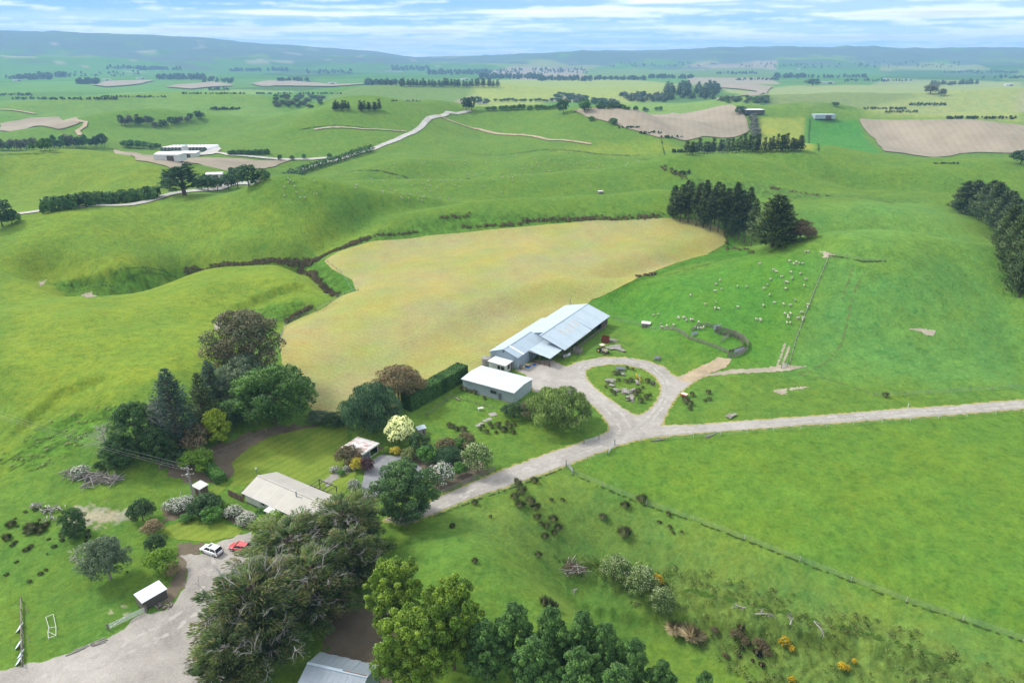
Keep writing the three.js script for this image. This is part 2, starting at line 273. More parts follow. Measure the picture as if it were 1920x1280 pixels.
// ---------- builders ----------
const used = new Map();
function numbered(name) { const n = used.get(name) ?? 0; used.set(name, n + 1); return n ? name + '_' + String(n).padStart(3, '0') : name; }
function shade(o) { o.castShadow = o.receiveShadow = true; return o; }
function thing(name, label, category, group, pos, turn = 0) {
  const o = new THREE.Group(); o.name = numbered(name); o.userData = { label, category }; if (group) o.userData.group = group;
  if (pos) o.position.copy(pos); o.rotation.y = turn; scene.add(o); return o;
}
function dup(root, label, group, pos, turn = 0, sx = 1, sy = 1, sz = sx) {
  const o = root.clone(); o.name = numbered(root.name.replace(/_\d{3}$/, '')); o.userData = { ...root.userData }; if (label) o.userData.label = label; if (group) o.userData.group = group;
  o.position.copy(pos); o.rotation.set(0, turn, 0); o.scale.set(sx, sy, sz); scene.add(o); return o;
}
class MB { // collects faces for one mesh
  constructor() { this.p = []; this.n = []; this.u = []; this.c = null; }
  tri(a, b, c, na, nb, nc, ua = [0, 0], ub = [0, 0], uc = [0, 0]) { this.p.push(...a, ...b, ...c); this.n.push(...na, ...nb, ...nc); this.u.push(...ua, ...ub, ...uc); return this; }
  quad(a, b, c, d, uv) { // flat, uv in metres along a-b and a-d
    const e = [b[0] - a[0], b[1] - a[1], b[2] - a[2]], f = [d[0] - a[0], d[1] - a[1], d[2] - a[2]];
    const n = [e[1] * f[2] - e[2] * f[1], e[2] * f[0] - e[0] * f[2], e[0] * f[1] - e[1] * f[0]], l = Math.hypot(...n) || 1; n[0] /= l; n[1] /= l; n[2] /= l;
    const w = Math.hypot(...e), h = Math.hypot(...f), U = uv ?? [[0, 0], [w, 0], [w, h], [0, h]];
    this.tri(a, b, c, n, n, n, U[0], U[1], U[2]); this.tri(a, c, d, n, n, n, U[0], U[2], U[3]); return this;
  }
  flat(a, b, c) { const e = [b[0] - a[0], b[1] - a[1], b[2] - a[2]], f = [c[0] - a[0], c[1] - a[1], c[2] - a[2]], n = [e[1] * f[2] - e[2] * f[1], e[2] * f[0] - e[0] * f[2], e[0] * f[1] - e[1] * f[0]], l = Math.hypot(...n) || 1, m = n.map((q) => q / l); return this.tri(a, b, c, m, m, m, [a[0], a[1]], [b[0], b[1]], [c[0], c[1]]); }
  box(x, y, z, w, h, d, turn = 0, tilt = 0, roll = 0) { // centre, size, turned about y, then tilted
    const q = new THREE.Quaternion().setFromEuler(new THREE.Euler(tilt, turn, roll, 'YXZ')), v = new THREE.Vector3();
    const P = (i, j, k) => { v.set(i * w / 2, j * h / 2, k * d / 2).applyQuaternion(q); return [x + v.x, y + v.y, z + v.z]; };
    this.quad(P(-1, -1, 1), P(1, -1, 1), P(1, 1, 1), P(-1, 1, 1)); this.quad(P(1, -1, -1), P(-1, -1, -1), P(-1, 1, -1), P(1, 1, -1));
    this.quad(P(1, -1, 1), P(1, -1, -1), P(1, 1, -1), P(1, 1, 1)); this.quad(P(-1, -1, -1), P(-1, -1, 1), P(-1, 1, 1), P(-1, 1, -1));
    this.quad(P(-1, 1, 1), P(1, 1, 1), P(1, 1, -1), P(-1, 1, -1)); this.quad(P(-1, -1, -1), P(1, -1, -1), P(1, -1, 1), P(-1, -1, 1)); return this;
  }
  beam(a, b, w, h = w) { // a bar from a to b
    const A = new THREE.Vector3(...a), B = new THREE.Vector3(...b), d = B.clone().sub(A), L = d.length(); d.normalize();
    const side = new THREE.Vector3(0, 1, 0).cross(d); if (side.lengthSq() < 1e-6) side.set(1, 0, 0); side.normalize(); const up = d.clone().cross(side);
    const P = (t, i, j) => { const q = (t ? B : A).clone().addScaledVector(side, i * w / 2).addScaledVector(up, j * h / 2); return [q.x, q.y, q.z]; };
    for (const [i, j, k, l] of [[-1, -1, 1, -1], [1, -1, 1, 1], [1, 1, -1, 1], [-1, 1, -1, -1]]) this.quad(P(0, i, j), P(1, i, j), P(1, k, l), P(0, k, l), [[0, 0], [0, L], [w, L], [w, 0]]);
    this.quad(P(0, -1, -1), P(0, 1, -1), P(0, 1, 1), P(0, -1, 1)); this.quad(P(1, 1, -1), P(1, -1, -1), P(1, -1, 1), P(1, 1, 1)); return this;
  }
  tube(a, b, r0, r1, seg = 6) { // a tapered limb, open ends
    const A = new THREE.Vector3(...a), B = new THREE.Vector3(...b), d = B.clone().sub(A), L = d.length(); if (L < 1e-6) return this; d.normalize();
    const s = Math.abs(d.y) < 0.95 ? new THREE.Vector3(0, 1, 0).cross(d).normalize() : new THREE.Vector3(1, 0, 0).cross(d).normalize(), t = d.clone().cross(s);
    const N = (k) => { const q = (k / seg) * Math.PI * 2, n = s.clone().multiplyScalar(Math.cos(q)).addScaledVector(t, Math.sin(q)); return n; };
    for (let k = 0; k < seg; k++) {
      const n0 = N(k), n1 = N(k + 1), a0 = A.clone().addScaledVector(n0, r0).toArray(), a1 = A.clone().addScaledVector(n1, r0).toArray(), b0 = B.clone().addScaledVector(n0, r1).toArray(), b1 = B.clone().addScaledVector(n1, r1).toArray();
      const u0 = k / seg * 1.5, u1 = (k + 1) / seg * 1.5;
      this.tri(a0, a1, b1, n0.toArray(), n1.toArray(), n1.toArray(), [u0, 0], [u1, 0], [u1, L]); this.tri(a0, b1, b0, n0.toArray(), n1.toArray(), n0.toArray(), [u0, 0], [u1, L], [u0, L]);
    }
    return this;
  }
  lathe(x, y, z, prof, seg = 16) { // prof: [radius, height]...
    for (let i = 0; i + 1 < prof.length; i++) for (let k = 0; k < seg; k++) {
      const a = (k / seg) * Math.PI * 2, b = ((k + 1) / seg) * Math.PI * 2, P = (q, t) => [x + Math.cos(q) * prof[t][0], y + prof[t][1], z + Math.sin(q) * prof[t][0]];
      this.quad(P(a, i), P(a, i + 1), P(b, i + 1), P(b, i));
    }
    return this;
  }
  geo() {
    const g = new THREE.BufferGeometry(); g.setAttribute('position', new THREE.Float32BufferAttribute(this.p, 3)); g.setAttribute('normal', new THREE.Float32BufferAttribute(this.n, 3)); g.setAttribute('uv', new THREE.Float32BufferAttribute(this.u, 2));
    if (this.c) g.setAttribute('color', new THREE.Float32BufferAttribute(this.c, 3)); return g;
  }
  part(name, mat, parent) { const m = shade(new THREE.Mesh(this.geo(), mat)); m.name = name; parent.add(m); return m; }
}
function structure(o, name) { o.name = numbered(name); o.userData.kind = 'structure'; shade(o); scene.add(o); return o; }

// ---------- ground ----------
// pasture colours (linear): each field its own, sunlit patches painted into the far ones, from the photograph's field boundaries
const GRASS = [0.086, 0.160, 0.024];
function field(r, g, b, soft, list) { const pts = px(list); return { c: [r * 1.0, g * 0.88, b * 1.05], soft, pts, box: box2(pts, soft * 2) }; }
const FIELDS_AND_SUN = [
  // far fields, out to in; the first pale ones hold sunlit patches as colour
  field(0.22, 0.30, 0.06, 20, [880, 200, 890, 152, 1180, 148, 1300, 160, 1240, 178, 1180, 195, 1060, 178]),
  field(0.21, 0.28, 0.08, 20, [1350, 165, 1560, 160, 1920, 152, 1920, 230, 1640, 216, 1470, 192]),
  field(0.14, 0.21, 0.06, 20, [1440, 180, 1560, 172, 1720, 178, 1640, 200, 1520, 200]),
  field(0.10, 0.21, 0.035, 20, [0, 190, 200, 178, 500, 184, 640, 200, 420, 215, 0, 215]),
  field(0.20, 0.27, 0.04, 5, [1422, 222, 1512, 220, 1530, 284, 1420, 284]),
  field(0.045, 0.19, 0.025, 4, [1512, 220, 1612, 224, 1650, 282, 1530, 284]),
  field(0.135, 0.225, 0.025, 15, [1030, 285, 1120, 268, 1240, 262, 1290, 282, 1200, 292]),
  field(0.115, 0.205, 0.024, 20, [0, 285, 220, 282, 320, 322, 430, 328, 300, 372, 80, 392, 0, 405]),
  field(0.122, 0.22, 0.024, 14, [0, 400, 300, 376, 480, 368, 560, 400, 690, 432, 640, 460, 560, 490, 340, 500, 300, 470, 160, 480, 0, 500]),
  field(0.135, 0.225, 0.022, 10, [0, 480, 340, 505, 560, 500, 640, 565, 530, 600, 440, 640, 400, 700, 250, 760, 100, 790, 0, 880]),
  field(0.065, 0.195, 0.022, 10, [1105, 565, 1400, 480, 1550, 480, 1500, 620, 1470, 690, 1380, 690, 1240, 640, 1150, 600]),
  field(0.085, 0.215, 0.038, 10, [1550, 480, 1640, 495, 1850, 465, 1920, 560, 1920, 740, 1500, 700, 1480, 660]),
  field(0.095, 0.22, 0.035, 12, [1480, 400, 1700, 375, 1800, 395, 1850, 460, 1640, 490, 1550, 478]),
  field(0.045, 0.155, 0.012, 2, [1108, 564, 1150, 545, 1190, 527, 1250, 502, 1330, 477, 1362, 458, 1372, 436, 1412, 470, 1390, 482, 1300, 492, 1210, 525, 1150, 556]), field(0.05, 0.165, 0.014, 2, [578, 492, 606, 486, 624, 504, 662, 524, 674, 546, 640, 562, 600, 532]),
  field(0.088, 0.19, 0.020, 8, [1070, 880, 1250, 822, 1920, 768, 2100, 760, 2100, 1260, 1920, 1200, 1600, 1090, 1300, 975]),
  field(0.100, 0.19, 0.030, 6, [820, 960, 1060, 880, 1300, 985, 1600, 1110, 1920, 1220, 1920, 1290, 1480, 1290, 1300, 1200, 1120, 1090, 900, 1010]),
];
// rank tussock grass down the gully sides, scuffed earth where the photograph shows it
const RANK = [
  [0.105, 0.160, 0.034, [1090, 1050, 1250, 1070, 1450, 1120, 1700, 1190, 1920, 1275, 1920, 1300, 1460, 1300, 1300, 1190, 1180, 1110]],
  [0.070, 0.150, 0.020, [580, 490, 610, 488, 668, 545, 640, 560, 600, 530]],
  [0.060, 0.150, 0.018, [85, 525, 200, 520, 345, 505, 330, 520, 180, 558, 120, 552]],
  [0.050, 0.150, 0.016, [1110, 562, 1200, 520, 1330, 476, 1380, 450, 1410, 475, 1300, 495, 1190, 530, 1150, 555]],
  [0.066, 0.160, 0.018, [0, 860, 110, 785, 230, 760, 250, 775, 160, 830, 60, 880]],
  [0.060, 0.150, 0.018, [420, 600, 500, 570, 560, 560, 600, 590, 530, 605, 450, 640]],
  [0.060, 0.140, 0.018, [700, 452, 860, 432, 1030, 418, 1240, 408, 1240, 398, 1000, 402, 840, 402, 700, 436]],
  [0.075, 0.150, 0.03, [1280, 335, 1440, 346, 1520, 362, 1720, 372, 1720, 380, 1500, 374, 1380, 362]],
].map(([r, g, b, l]) => { const pts = px(l); return { c: [r, g, b], pts, box: box2(pts, 8) }; });
const EARTH = [
  [0.30, 0.27, 0.20, 2, [90, 960, 150, 935, 290, 945, 240, 985, 120, 1010]], [0.34, 0.31, 0.22, 2.5, [190, 1150, 240, 1130, 260, 1150, 230, 1160]],
  [0.30, 0.26, 0.20, 1.5, [1540, 476, 1552, 470, 1562, 478, 1550, 484]],
].map(([r, g, b, w, l]) => { const pts = px(l); return { c: [r, g, b], w, pts, box: box2(pts, 6) }; });

function groundColour(x, z, c) {
  const r = Math.hypot(x, z);
  c[0] = GRASS[0]; c[1] = GRASS[1]; c[2] = GRASS[2];
  // paddocks of the plain: patchwork of irregular blocks
  if (r > 800) {
    const w = sst(800, 1500, r), s = mix(330, 700, sst(2500, 6000, r)), ax = x * 0.94 + z * 0.34 + 40 * nA(x / 900, z / 900), az = (z * 0.94 - x * 0.34) * 0.75 + 40 * nB(x / 900, z / 900), i = Math.floor(ax / s), j = Math.floor(az / s + 0.37 * hash2(i, 5, 5));
    const k = hash2(i, j, 77), k2 = hash2(i, j, 78);
    let q = k < 0.5 ? [0.075, 0.18, 0.03] : k < 0.74 ? [0.13, 0.21, 0.045] : k < 0.86 ? [0.06, 0.135, 0.035] : k < 0.94 ? [0.17, 0.20, 0.08] : [0.26, 0.22, 0.16];
    for (let n = 0; n < 3; n++) c[n] = mix(c[n], q[n] * 1.0 * (0.8 + 0.3 * k2), w);
    if (r > 4600) { // bush on the ranges, clearings lower down
      const az2 = (Math.atan2(x, -z) * 180) / Math.PI, hgt = sst(5400, 8000, r), n1 = fbm(nC, x / 900, z / 900, 4), f = sst(-0.12, 0.12, n1 + hgt * 0.9 - 0.45);
      const bush = [0.085, 0.115, 0.09]; for (let n = 0; n < 3; n++) c[n] = mix(c[n], bush[n], f);
      const cut = sst(0.42, 0.5, fbm(nA, x / 700 + 31, z / 700, 3)) * (az2 < -5 ? 1 : 0.2); const dry = [0.30, 0.27, 0.20]; for (let n = 0; n < 3; n++) c[n] = mix(c[n], dry[n], cut * 0.8);
    }
  }
  for (const f of FIELDS_AND_SUN) { const b = f.box; if (x < b[0] || x > b[1] || z < b[2] || z > b[3]) continue; const d = polySdf(f.pts, x, z), w = sst(f.soft, -f.soft, d); if (w > 0) for (let n = 0; n < 3; n++) c[n] = mix(c[n], f.c[n], w); }
  // drifts of clover, dung-darkened and drier sward
  if (r < 2500) {
    const n1 = fbm(nB, x / 31, z / 31, 4), n2 = fbm(nA, x / 11 + 9, z / 11, 3), n3 = fbm(nC, x / 4.1, z / 4.1, 3), k = 1 + 0.08 * n1 + 0.07 * n2 + 0.13 * n3;
    c[0] *= k * (1 + 0.16 * n1 + 0.08 * n3); c[1] *= k; c[2] *= k * (1 - 0.15 * n1);
  }
  for (const f of RANK) { const b = f.box; if (x < b[0] || x > b[1] || z < b[2] || z > b[3]) continue; const n = fbm(nA, x / 6, z / 6, 4), m = fbm(nB, x / 2.2, z / 2.2, 3), w = sst(1.5, -1.5, polySdf(f.pts, x, z) + 3.5 * n) * 0.75; if (w > 0) for (let q = 0; q < 3; q++) c[q] = mix(c[q], f.c[q] * 0.85 * (1 + 0.5 * n + 0.9 * m), w); }
  for (const f of EARTH) { const b = f.box; if (x < b[0] || x > b[1] || z < b[2] || z > b[3]) continue; const w = sst(0.4, -0.8, polySdf(f.pts, x, z) + 2 + f.w * 1.6 * fbm(nC, x / 3, z / 3, 4)) * 0.85; if (w > 0) for (let q = 0; q < 3; q++) c[q] = mix(c[q], f.c[q], w); }
}
{
  const A = [], R = [2, 20, 40];
  for (let a = -52; a <= 52.001; a += 0.17) A.push(a);
  for (let a = 58; a < 307; a += 6) A.push(a);
  for (let r = 55; r < 13000;) { R.push(r); r += r * (r < 700 ? 0.0055 : r < 2500 ? 0.009 : 0.02); }
  const nc = A.length, nr = R.length, pos = new Float32Array(nc * nr * 3), nor = new Float32Array(nc * nr * 3), col = new Float32Array(nc * nr * 3), uv = new Float32Array(nc * nr * 2), c = [0, 0, 0];
  for (let i = 0; i < nr; i++) for (let j = 0; j < nc; j++) {
    const a = A[j] * Math.PI / 180, x = Math.sin(a) * R[i], z = -Math.cos(a) * R[i], k = i * nc + j;
    pos[k * 3] = x; pos[k * 3 + 1] = H(x, z); pos[k * 3 + 2] = z; uv[k * 2] = x; uv[k * 2 + 1] = z;
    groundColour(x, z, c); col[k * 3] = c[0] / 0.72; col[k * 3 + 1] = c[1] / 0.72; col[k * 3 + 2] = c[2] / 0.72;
  }
  // the near land and the far ranges are two sheets that meet along one row
  const cut = R.findIndex((r) => r > 3600);
  for (const [name, i0, i1, mat] of [['ground', 0, cut, M.ground], ['hills', cut, nr - 1, M.hills]]) {
  const idx = new Uint32Array((i1 - i0) * nc * 6); let o = 0;
  for (let i = i0; i < i1; i++) for (let j = 0; j < nc; j++) { const a = (i - i0) * nc + j, b = (i - i0) * nc + (j + 1) % nc, d = a + nc, e = b + nc; idx[o++] = a; idx[o++] = b; idx[o++] = d; idx[o++] = b; idx[o++] = e; idx[o++] = d; }
  const p2 = pos.slice(i0 * nc * 3, (i1 + 1) * nc * 3), c2 = col.slice(i0 * nc * 3, (i1 + 1) * nc * 3), u2 = uv.slice(i0 * nc * 2, (i1 + 1) * nc * 2);
  const g = new THREE.BufferGeometry(); g.setAttribute('position', new THREE.BufferAttribute(p2, 3)); g.setAttribute('color', new THREE.BufferAttribute(c2, 3)); g.setAttribute('uv', new THREE.BufferAttribute(u2, 2)); g.setIndex(new THREE.BufferAttribute(idx, 1));
  g.computeVertexNormals();
  structure(new THREE.Mesh(g, mat), name); }
}
// a sheet laid on the land where sdf < 0; its edge follows the outline as finely as the cells
function sheet(name, mat, sdf, b, cell, off, uvTurn = 0) {
  const x0 = b[0], z0 = b[2], nx = Math.ceil((b[1] - x0) / cell), nz = Math.ceil((b[3] - z0) / cell), S = new Float32Array((nx + 1) * (nz + 1));
  for (let j = 0; j <= nz; j++) for (let i = 0; i <= nx; i++) S[j * (nx + 1) + i] = sdf(x0 + i * cell, z0 + j * cell);
  const pos = [], nor = [], uv = [], idx = [], ids = new Map(), cs = Math.cos(uvTurn), sn = Math.sin(uvTurn);
  const vert = (key, x, z) => { let k = ids.get(key); if (k === undefined) { k = pos.length / 3; ids.set(key, k); pos.push(x, H(x, z) + (typeof off === 'number' ? off : off(x, z)), z); nor.push(...normalAt(x, z, Math.max(0.3, cell))); uv.push(x * cs + z * sn, z * cs - x * sn); } return k; };
  for (let j = 0; j < nz; j++) for (let i = 0; i < nx; i++) {
    const C = [[i, j], [i, j + 1], [i + 1, j + 1], [i + 1, j]], v = C.map(([a, d]) => S[d * (nx + 1) + a]);
    if (v[0] >= 0 && v[1] >= 0 && v[2] >= 0 && v[3] >= 0) continue;
    const ring = [];
    for (let k = 0; k < 4; k++) {
      const [a, d] = C[k], [e, f] = C[(k + 1) % 4], s = v[k], t = v[(k + 1) % 4];
      if (s < 0) ring.push(vert('n' + a + ',' + d, x0 + a * cell, z0 + d * cell));
      if ((s < 0) !== (t < 0)) { const w = s / (s - t), lo = a + d < e + f ? a + ',' + d : e + ',' + f, key = (a === e ? 'v' : 'h') + lo; ring.push(vert(key, x0 + mix(a, e, w) * cell, z0 + mix(d, f, w) * cell)); }
    }
    for (let k = 1; k + 1 < ring.length; k++) idx.push(ring[0], ring[k], ring[k + 1]);
  }
  const g = new THREE.BufferGeometry(); g.setAttribute('position', new THREE.Float32BufferAttribute(pos, 3)); g.setAttribute('normal', new THREE.Float32BufferAttribute(nor, 3)); g.setAttribute('uv', new THREE.Float32BufferAttribute(uv, 2)); g.setIndex(idx);
  return structure(new THREE.Mesh(g, mat), name);
}
const rough = (amp, s) => (x, z) => amp * fbm(nC, x / s, z / s, 4) * 2;
function patch(name, mat, list, cell, off, amp = 0.3, s = 2.5, turn = 0) { const pts = px(list), n = rough(amp, s); return sheet(name, mat, (x, z) => polySdf(pts, x, z) + n(x, z), box2(pts, amp * 2 + cell), cell, off, turn); }
function strip(name, mat, list, width, cell, off, amp = 0.15, s = 2.5) { const pts = px(list), n = rough(amp, s); return sheet(name, mat, (x, z) => polyDist(pts, x, z) - width / 2 + n(x, z), box2(pts, width), cell, off); }
const lift = (a, k) => (x, z) => a + k * Math.hypot(x, z);

// gravel: the farm road, the turning loop round its island and the yard
const roadPts = px([800, 943, 870, 912, 930, 886, 1000, 860, 1060, 840, 1120, 820, 1160, 800, 1230, 798, 1300, 797, 1400, 789, 1500, 782, 1600, 774, 1700, 766, 1800, 760, 1920, 750, 2060, 739,
  2060, 756, 1920, 766, 1800, 776, 1700, 783, 1600, 790, 1500, 797, 1400, 805, 1300, 812, 1220, 820, 1180, 828, 1130, 845, 1060, 872, 1000, 893, 930, 918, 870, 938, 815, 962, 760, 985, 720, 975]);
const loopPts = px([1145, 814, 1140, 792, 1118, 765, 1098, 747, 1060, 737, 1002, 734, 985, 702, 968, 694, 985, 684, 1010, 676, 1035, 676, 1060, 688, 1090, 677, 1130, 670, 1170, 670, 1210, 676, 1245, 688, 1260, 702, 1270, 708, 1300, 694, 1318, 686, 1330, 700, 1300, 716, 1275, 735, 1256, 762, 1241, 795, 1230, 806]);
const islandPts = px([1097, 695, 1108, 688, 1140, 683, 1170, 683, 1205, 691, 1228, 704, 1240, 722, 1238, 742, 1225, 762, 1205, 777, 1192, 779, 1170, 767, 1140, 747, 1112, 725, 1100, 710]);
const driveSdf = (x, z) => Math.min(polySdf(roadPts, x, z), Math.max(polySdf(loopPts, x, z), -polySdf(islandPts, x, z)));
{
  const b = box2([...roadPts, ...loopPts], 2), n1 = rough(0.22, 2.2);
  sheet('road_verge', M.verge, (x, z) => driveSdf(x, z) - 0.45 + 1.9 * n1(x, z), b, 0.5, 0.02);
  sheet('gravel_road', M.gravel, (x, z) => driveSdf(x, z) + n1(x, z), b, 0.42, 0.045);
}
patch('dirt_track', M.sand, [1268, 712, 1300, 694, 1330, 680, 1346, 670, 1373, 674, 1360, 690, 1330, 700, 1295, 718], 0.4, 0.07, 0.25, 2);
patch('gateway_dirt', M.scrape, [1318, 706, 1345, 697, 1400, 692, 1440, 689, 1475, 683, 1512, 687, 1480, 695, 1420, 699, 1360, 703], 0.3, 0.06, 0.35, 2.5);
strip('wheel_track', M.scrape, [1456, 690, 1466, 665, 1472, 645], 0.6, 0.25, 0.05, 0.3, 1.2); strip('wheel_track', M.scrape, [1466, 690, 1475, 665, 1480, 650], 0.6, 0.25, 0.05, 0.3, 1.2);
patch('bare_patch', M.scrape, [1704, 616, 1730, 616, 1755, 620, 1752, 628, 1736, 628, 1728, 622], 0.35, 0.05, 0.3, 1.5);
patch('bare_patch', M.scrape, [1450, 730, 1474, 729, 1476, 739, 1458, 740], 0.35, 0.05, 0.6, 1.5); patch('bare_patch', M.scrape, [1476, 728, 1515, 724, 1516, 727, 1480, 732], 0.3, 0.05, 0.5, 1.2);
patch('bare_patch', M.scrape, [1538, 472, 1560, 472, 1564, 482, 1546, 482], 0.5, 0.06, 0.8, 2); patch('bare_patch', M.scrape, [402, 606, 414, 598, 418, 606, 408, 620, 402, 618], 0.3, 0.06, 0.5, 1.5);
patch('bare_patch', M.scrape, [152, 550, 172, 548, 182, 556, 160, 558], 0.4, 0.06, 0.6, 1.5); patch('bare_patch', M.scrape, [72, 528, 86, 523, 84, 530, 74, 536], 0.4, 0.06, 0.6, 1.5);
// house drive and the parking pad by the garage
patch('house_drive', M.gravel, [-60, 1270, 20, 1252, 90, 1238, 150, 1216, 225, 1185, 262, 1152, 318, 1142, 346, 1104, 352, 1062, 340, 1042, 376, 1040, 400, 1020, 440, 1006, 470, 998, 520, 1000, 560, 1030, 560, 1100, 470, 1130, 440, 1180, 430, 1300, -60, 1310], 0.35, 0.045, 0.3, 2.5);
patch('parking_pad', M.pad, [688, 868, 716, 852, 750, 856, 785, 872, 800, 890, 770, 910, 720, 925, 690, 938, 674, 932, 680, 900], 0.3, 0.05, 0.15, 2);
// the cut field
patch('cut_field', M.crop, [607, 490, 640, 470, 700, 452, 800, 442, 960, 427, 1100, 414, 1250, 409, 1310, 412, 1345, 425, 1362, 440, 1360, 458, 1330, 474, 1250, 500, 1190, 525, 1150, 545, 1110, 562, 1060, 590, 1000, 628, 930, 668, 905, 690, 870, 706, 800, 740, 740, 776, 650, 782, 600, 780, 560, 745, 530, 692, 524, 650, 531, 612, 560, 597, 620, 567, 672, 545, 660, 525, 622, 505], 0.9, lift(0.02, 0.0003), 0.15, 4, 0.55);
// long ungrazed grass under the wires
const rankMat = std(0.050, 0.085, 0.020, { map: rep(grassTex, 1 / 40) }), paleRank = std(0.10, 0.165, 0.040, { map: rep(grassTex, 1 / 40) });
for (const l of [[1074, 888, 1130, 912, 1300, 975, 1500, 1052, 1700, 1128, 1920, 1202, 2050, 1246], [815, 966, 900, 933, 1000, 898, 1062, 874]]) { strip('fence_grass', rankMat, l.map((v, i) => (i % 2 ? v + 2 : v)), 0.25, 0.3, 0.05, 0.25, 1.5); }
strip('fence_grass', paleRank, [1554, 484, 1530, 540, 1510, 590, 1492, 640, 1480, 684], 0.45, 0.3, 0.07, 0.3, 2); strip('fence_grass', rankMat, [524, 660, 533, 612, 562, 597, 620, 568, 670, 547], 0.8, 0.4, 0.08, 0.3, 2); strip('fence_grass', rankMat, [1555, 480, 1620, 491, 1660, 490], 0.5, 0.3, 0.1, 0.3, 2);
// ploughed fields
patch('ploughed_field', M.soil, [1072, 208, 1150, 205, 1260, 211, 1396, 214, 1406, 246, 1380, 257, 1290, 264, 1240, 261, 1200, 248, 1150, 232, 1100, 220], 6, lift(0.3, 0.0006), 0.8, 30);
patch('ploughed_field', M.soil, [1608, 222, 1750, 225, 1950, 239, 1950, 287, 1800, 289, 1660, 285, 1642, 262], 6, lift(0.3, 0.0006), 0.8, 30);
patch('ploughed_field', M.soil, [212, 280, 250, 286, 330, 300, 420, 297, 560, 297, 525, 308, 440, 316, 330, 323, 256, 302], 3, lift(0.2, 0.0006), 0.8, 20);
patch('ploughed_field', M.soil, [168, 160, 200, 153, 290, 151, 250, 160, 200, 164], 12, lift(1, 0.0008), 0.8, 60); patch('ploughed_field', M.soil, [310, 164, 400, 154, 440, 162, 360, 168], 12, lift(1, 0.0008), 0.8, 60);
patch('ploughed_field', M.soil, [470, 158, 520, 152, 700, 158, 620, 163, 520, 162], 14, lift(1, 0.0008), 0.8, 60); patch('ploughed_field', M.soil, [1340, 190, 1400, 180, 1450, 164, 1360, 158, 1340, 165, 1420, 172], 10, lift(0.8, 0.0008), 0.8, 50);
patch('ploughed_field', M.soil, [0, 232, 60, 222, 110, 220, 150, 232, 110, 244, 0, 246], 6, lift(0.4, 0.0006), 0.8, 40);
// roads in the distance
const pale = std(0.46, 0.45, 0.43, { map: rep(gravelTex, 1 / 60) });
strip('country_road', pale, [-40, 412, 60, 398, 150, 388, 300, 371, 400, 356, 480, 340, 560, 320, 640, 298, 700, 280, 745, 262, 790, 238, 815, 219, 840, 211, 880, 209], 6.5, 1.6, lift(0.15, 0.0006), 0.3, 6);
strip('farm_track', M.sand, [822, 217, 850, 229, 900, 243, 960, 253, 1030, 263, 1105, 270], 5, 1.6, lift(0.15, 0.0007), 0.5, 6);
strip('farm_track', M.sand, [140, 226, 160, 230, 158, 238, 144, 246, 150, 254], 5, 2, lift(0.3, 0.0007), 0.5, 8); strip('farm_track', M.sand, [0, 206, 64, 214], 5, 2.5, lift(0.4, 0.0007), 0.5, 8);
strip('dairy_track', pale, [400, 286, 430, 292, 500, 297, 560, 299, 620, 296], 5, 1.6, lift(0.25, 0.0007), 0.5, 6); patch('dairy_yard', pale, [300, 290, 340, 296, 400, 290, 416, 280, 400, 276, 380, 288, 340, 290], 2, lift(0.3, 0.0007), 0.8, 6);
strip('field_track', M.scrape, [590, 243, 680, 243, 760, 247], 3, 1.6, lift(0.3, 0.0007), 0.6, 6);
// garden: mown lawns and dug beds
patch('garden_bed', M.bed, [290, 868, 340, 852, 400, 838, 450, 816, 520, 798, 590, 796, 600, 806, 540, 818, 470, 846, 440, 866, 432, 890, 420, 906, 350, 904, 320, 890], 0.4, 0.03, 0.9, 3); patch('garden_bed', M.bed, [410, 952, 440, 948, 480, 968, 520, 985, 500, 1004, 470, 994, 430, 978], 0.3, 0.03, 0.5, 2); patch('garden_bed', M.bed, [690, 838, 780, 842, 860, 846, 900, 862, 915, 884, 820, 925, 805, 900, 780, 868, 740, 852], 0.4, 0.03, 0.9, 3); patch('garden_bed', M.bed, [300, 955, 350, 945, 372, 950, 350, 972, 310, 975], 0.3, 0.03, 0.7, 2); patch('garden_bed', M.bed, [420, 868, 438, 862, 440, 886, 424, 898], 0.3, 0.03, 0.4, 2);
patch('rock_border', M.stone, [604, 902, 630, 884, 664, 872, 668, 880, 640, 892, 612, 912], 0.3, 0.065, 0.5, 1.5);
patch('lawn', M.lawn, [434, 868, 462, 842, 512, 816, 590, 800, 652, 800, 650, 850, 640, 880, 625, 900, 600, 922, 560, 915, 520, 905, 470, 905, 430, 915, 440, 885], 0.4, 0.05, 0.25, 2);
patch('lawn', M.lawn, [304, 988, 350, 975, 420, 981, 458, 993, 440, 1006, 390, 1016, 330, 1011, 304, 1002], 0.3, 0.05, 0.2, 2);
patch('lawn', M.lawn, [598, 924, 640, 890, 668, 884, 662, 902, 640, 930, 612, 936], 0.3, 0.055, 0.2, 2); patch('lawn', M.lawn, [385, 920, 420, 900, 425, 915, 400, 935], 0.3, 0.05, 0.2, 2);
patch('bare_patch', M.bed, [330, 1020, 380, 1018, 372, 1040, 350, 1060, 348, 1100, 318, 1130, 300, 1120, 330, 1080], 0.35, 0.035, 0.6, 2);
patch('bare_patch', M.bed, [620, 1140, 700, 1130, 760, 1180, 740, 1300, 600, 1300], 0.5, 0.04, 1.2, 3);

for (const l of [[850, 284, 1000, 283, 1130, 291], [640, 324, 760, 332, 880, 336], [1240, 262, 1300, 290], [1030, 284, 1200, 292], [1520, 222, 1535, 284], [560, 244, 700, 243], [0, 290, 120, 286], [300, 345, 330, 330]]) strip('fence_grass', rankMat, l, 0.9, 0.6, lift(0.15, 0.0006), 0.5, 6);
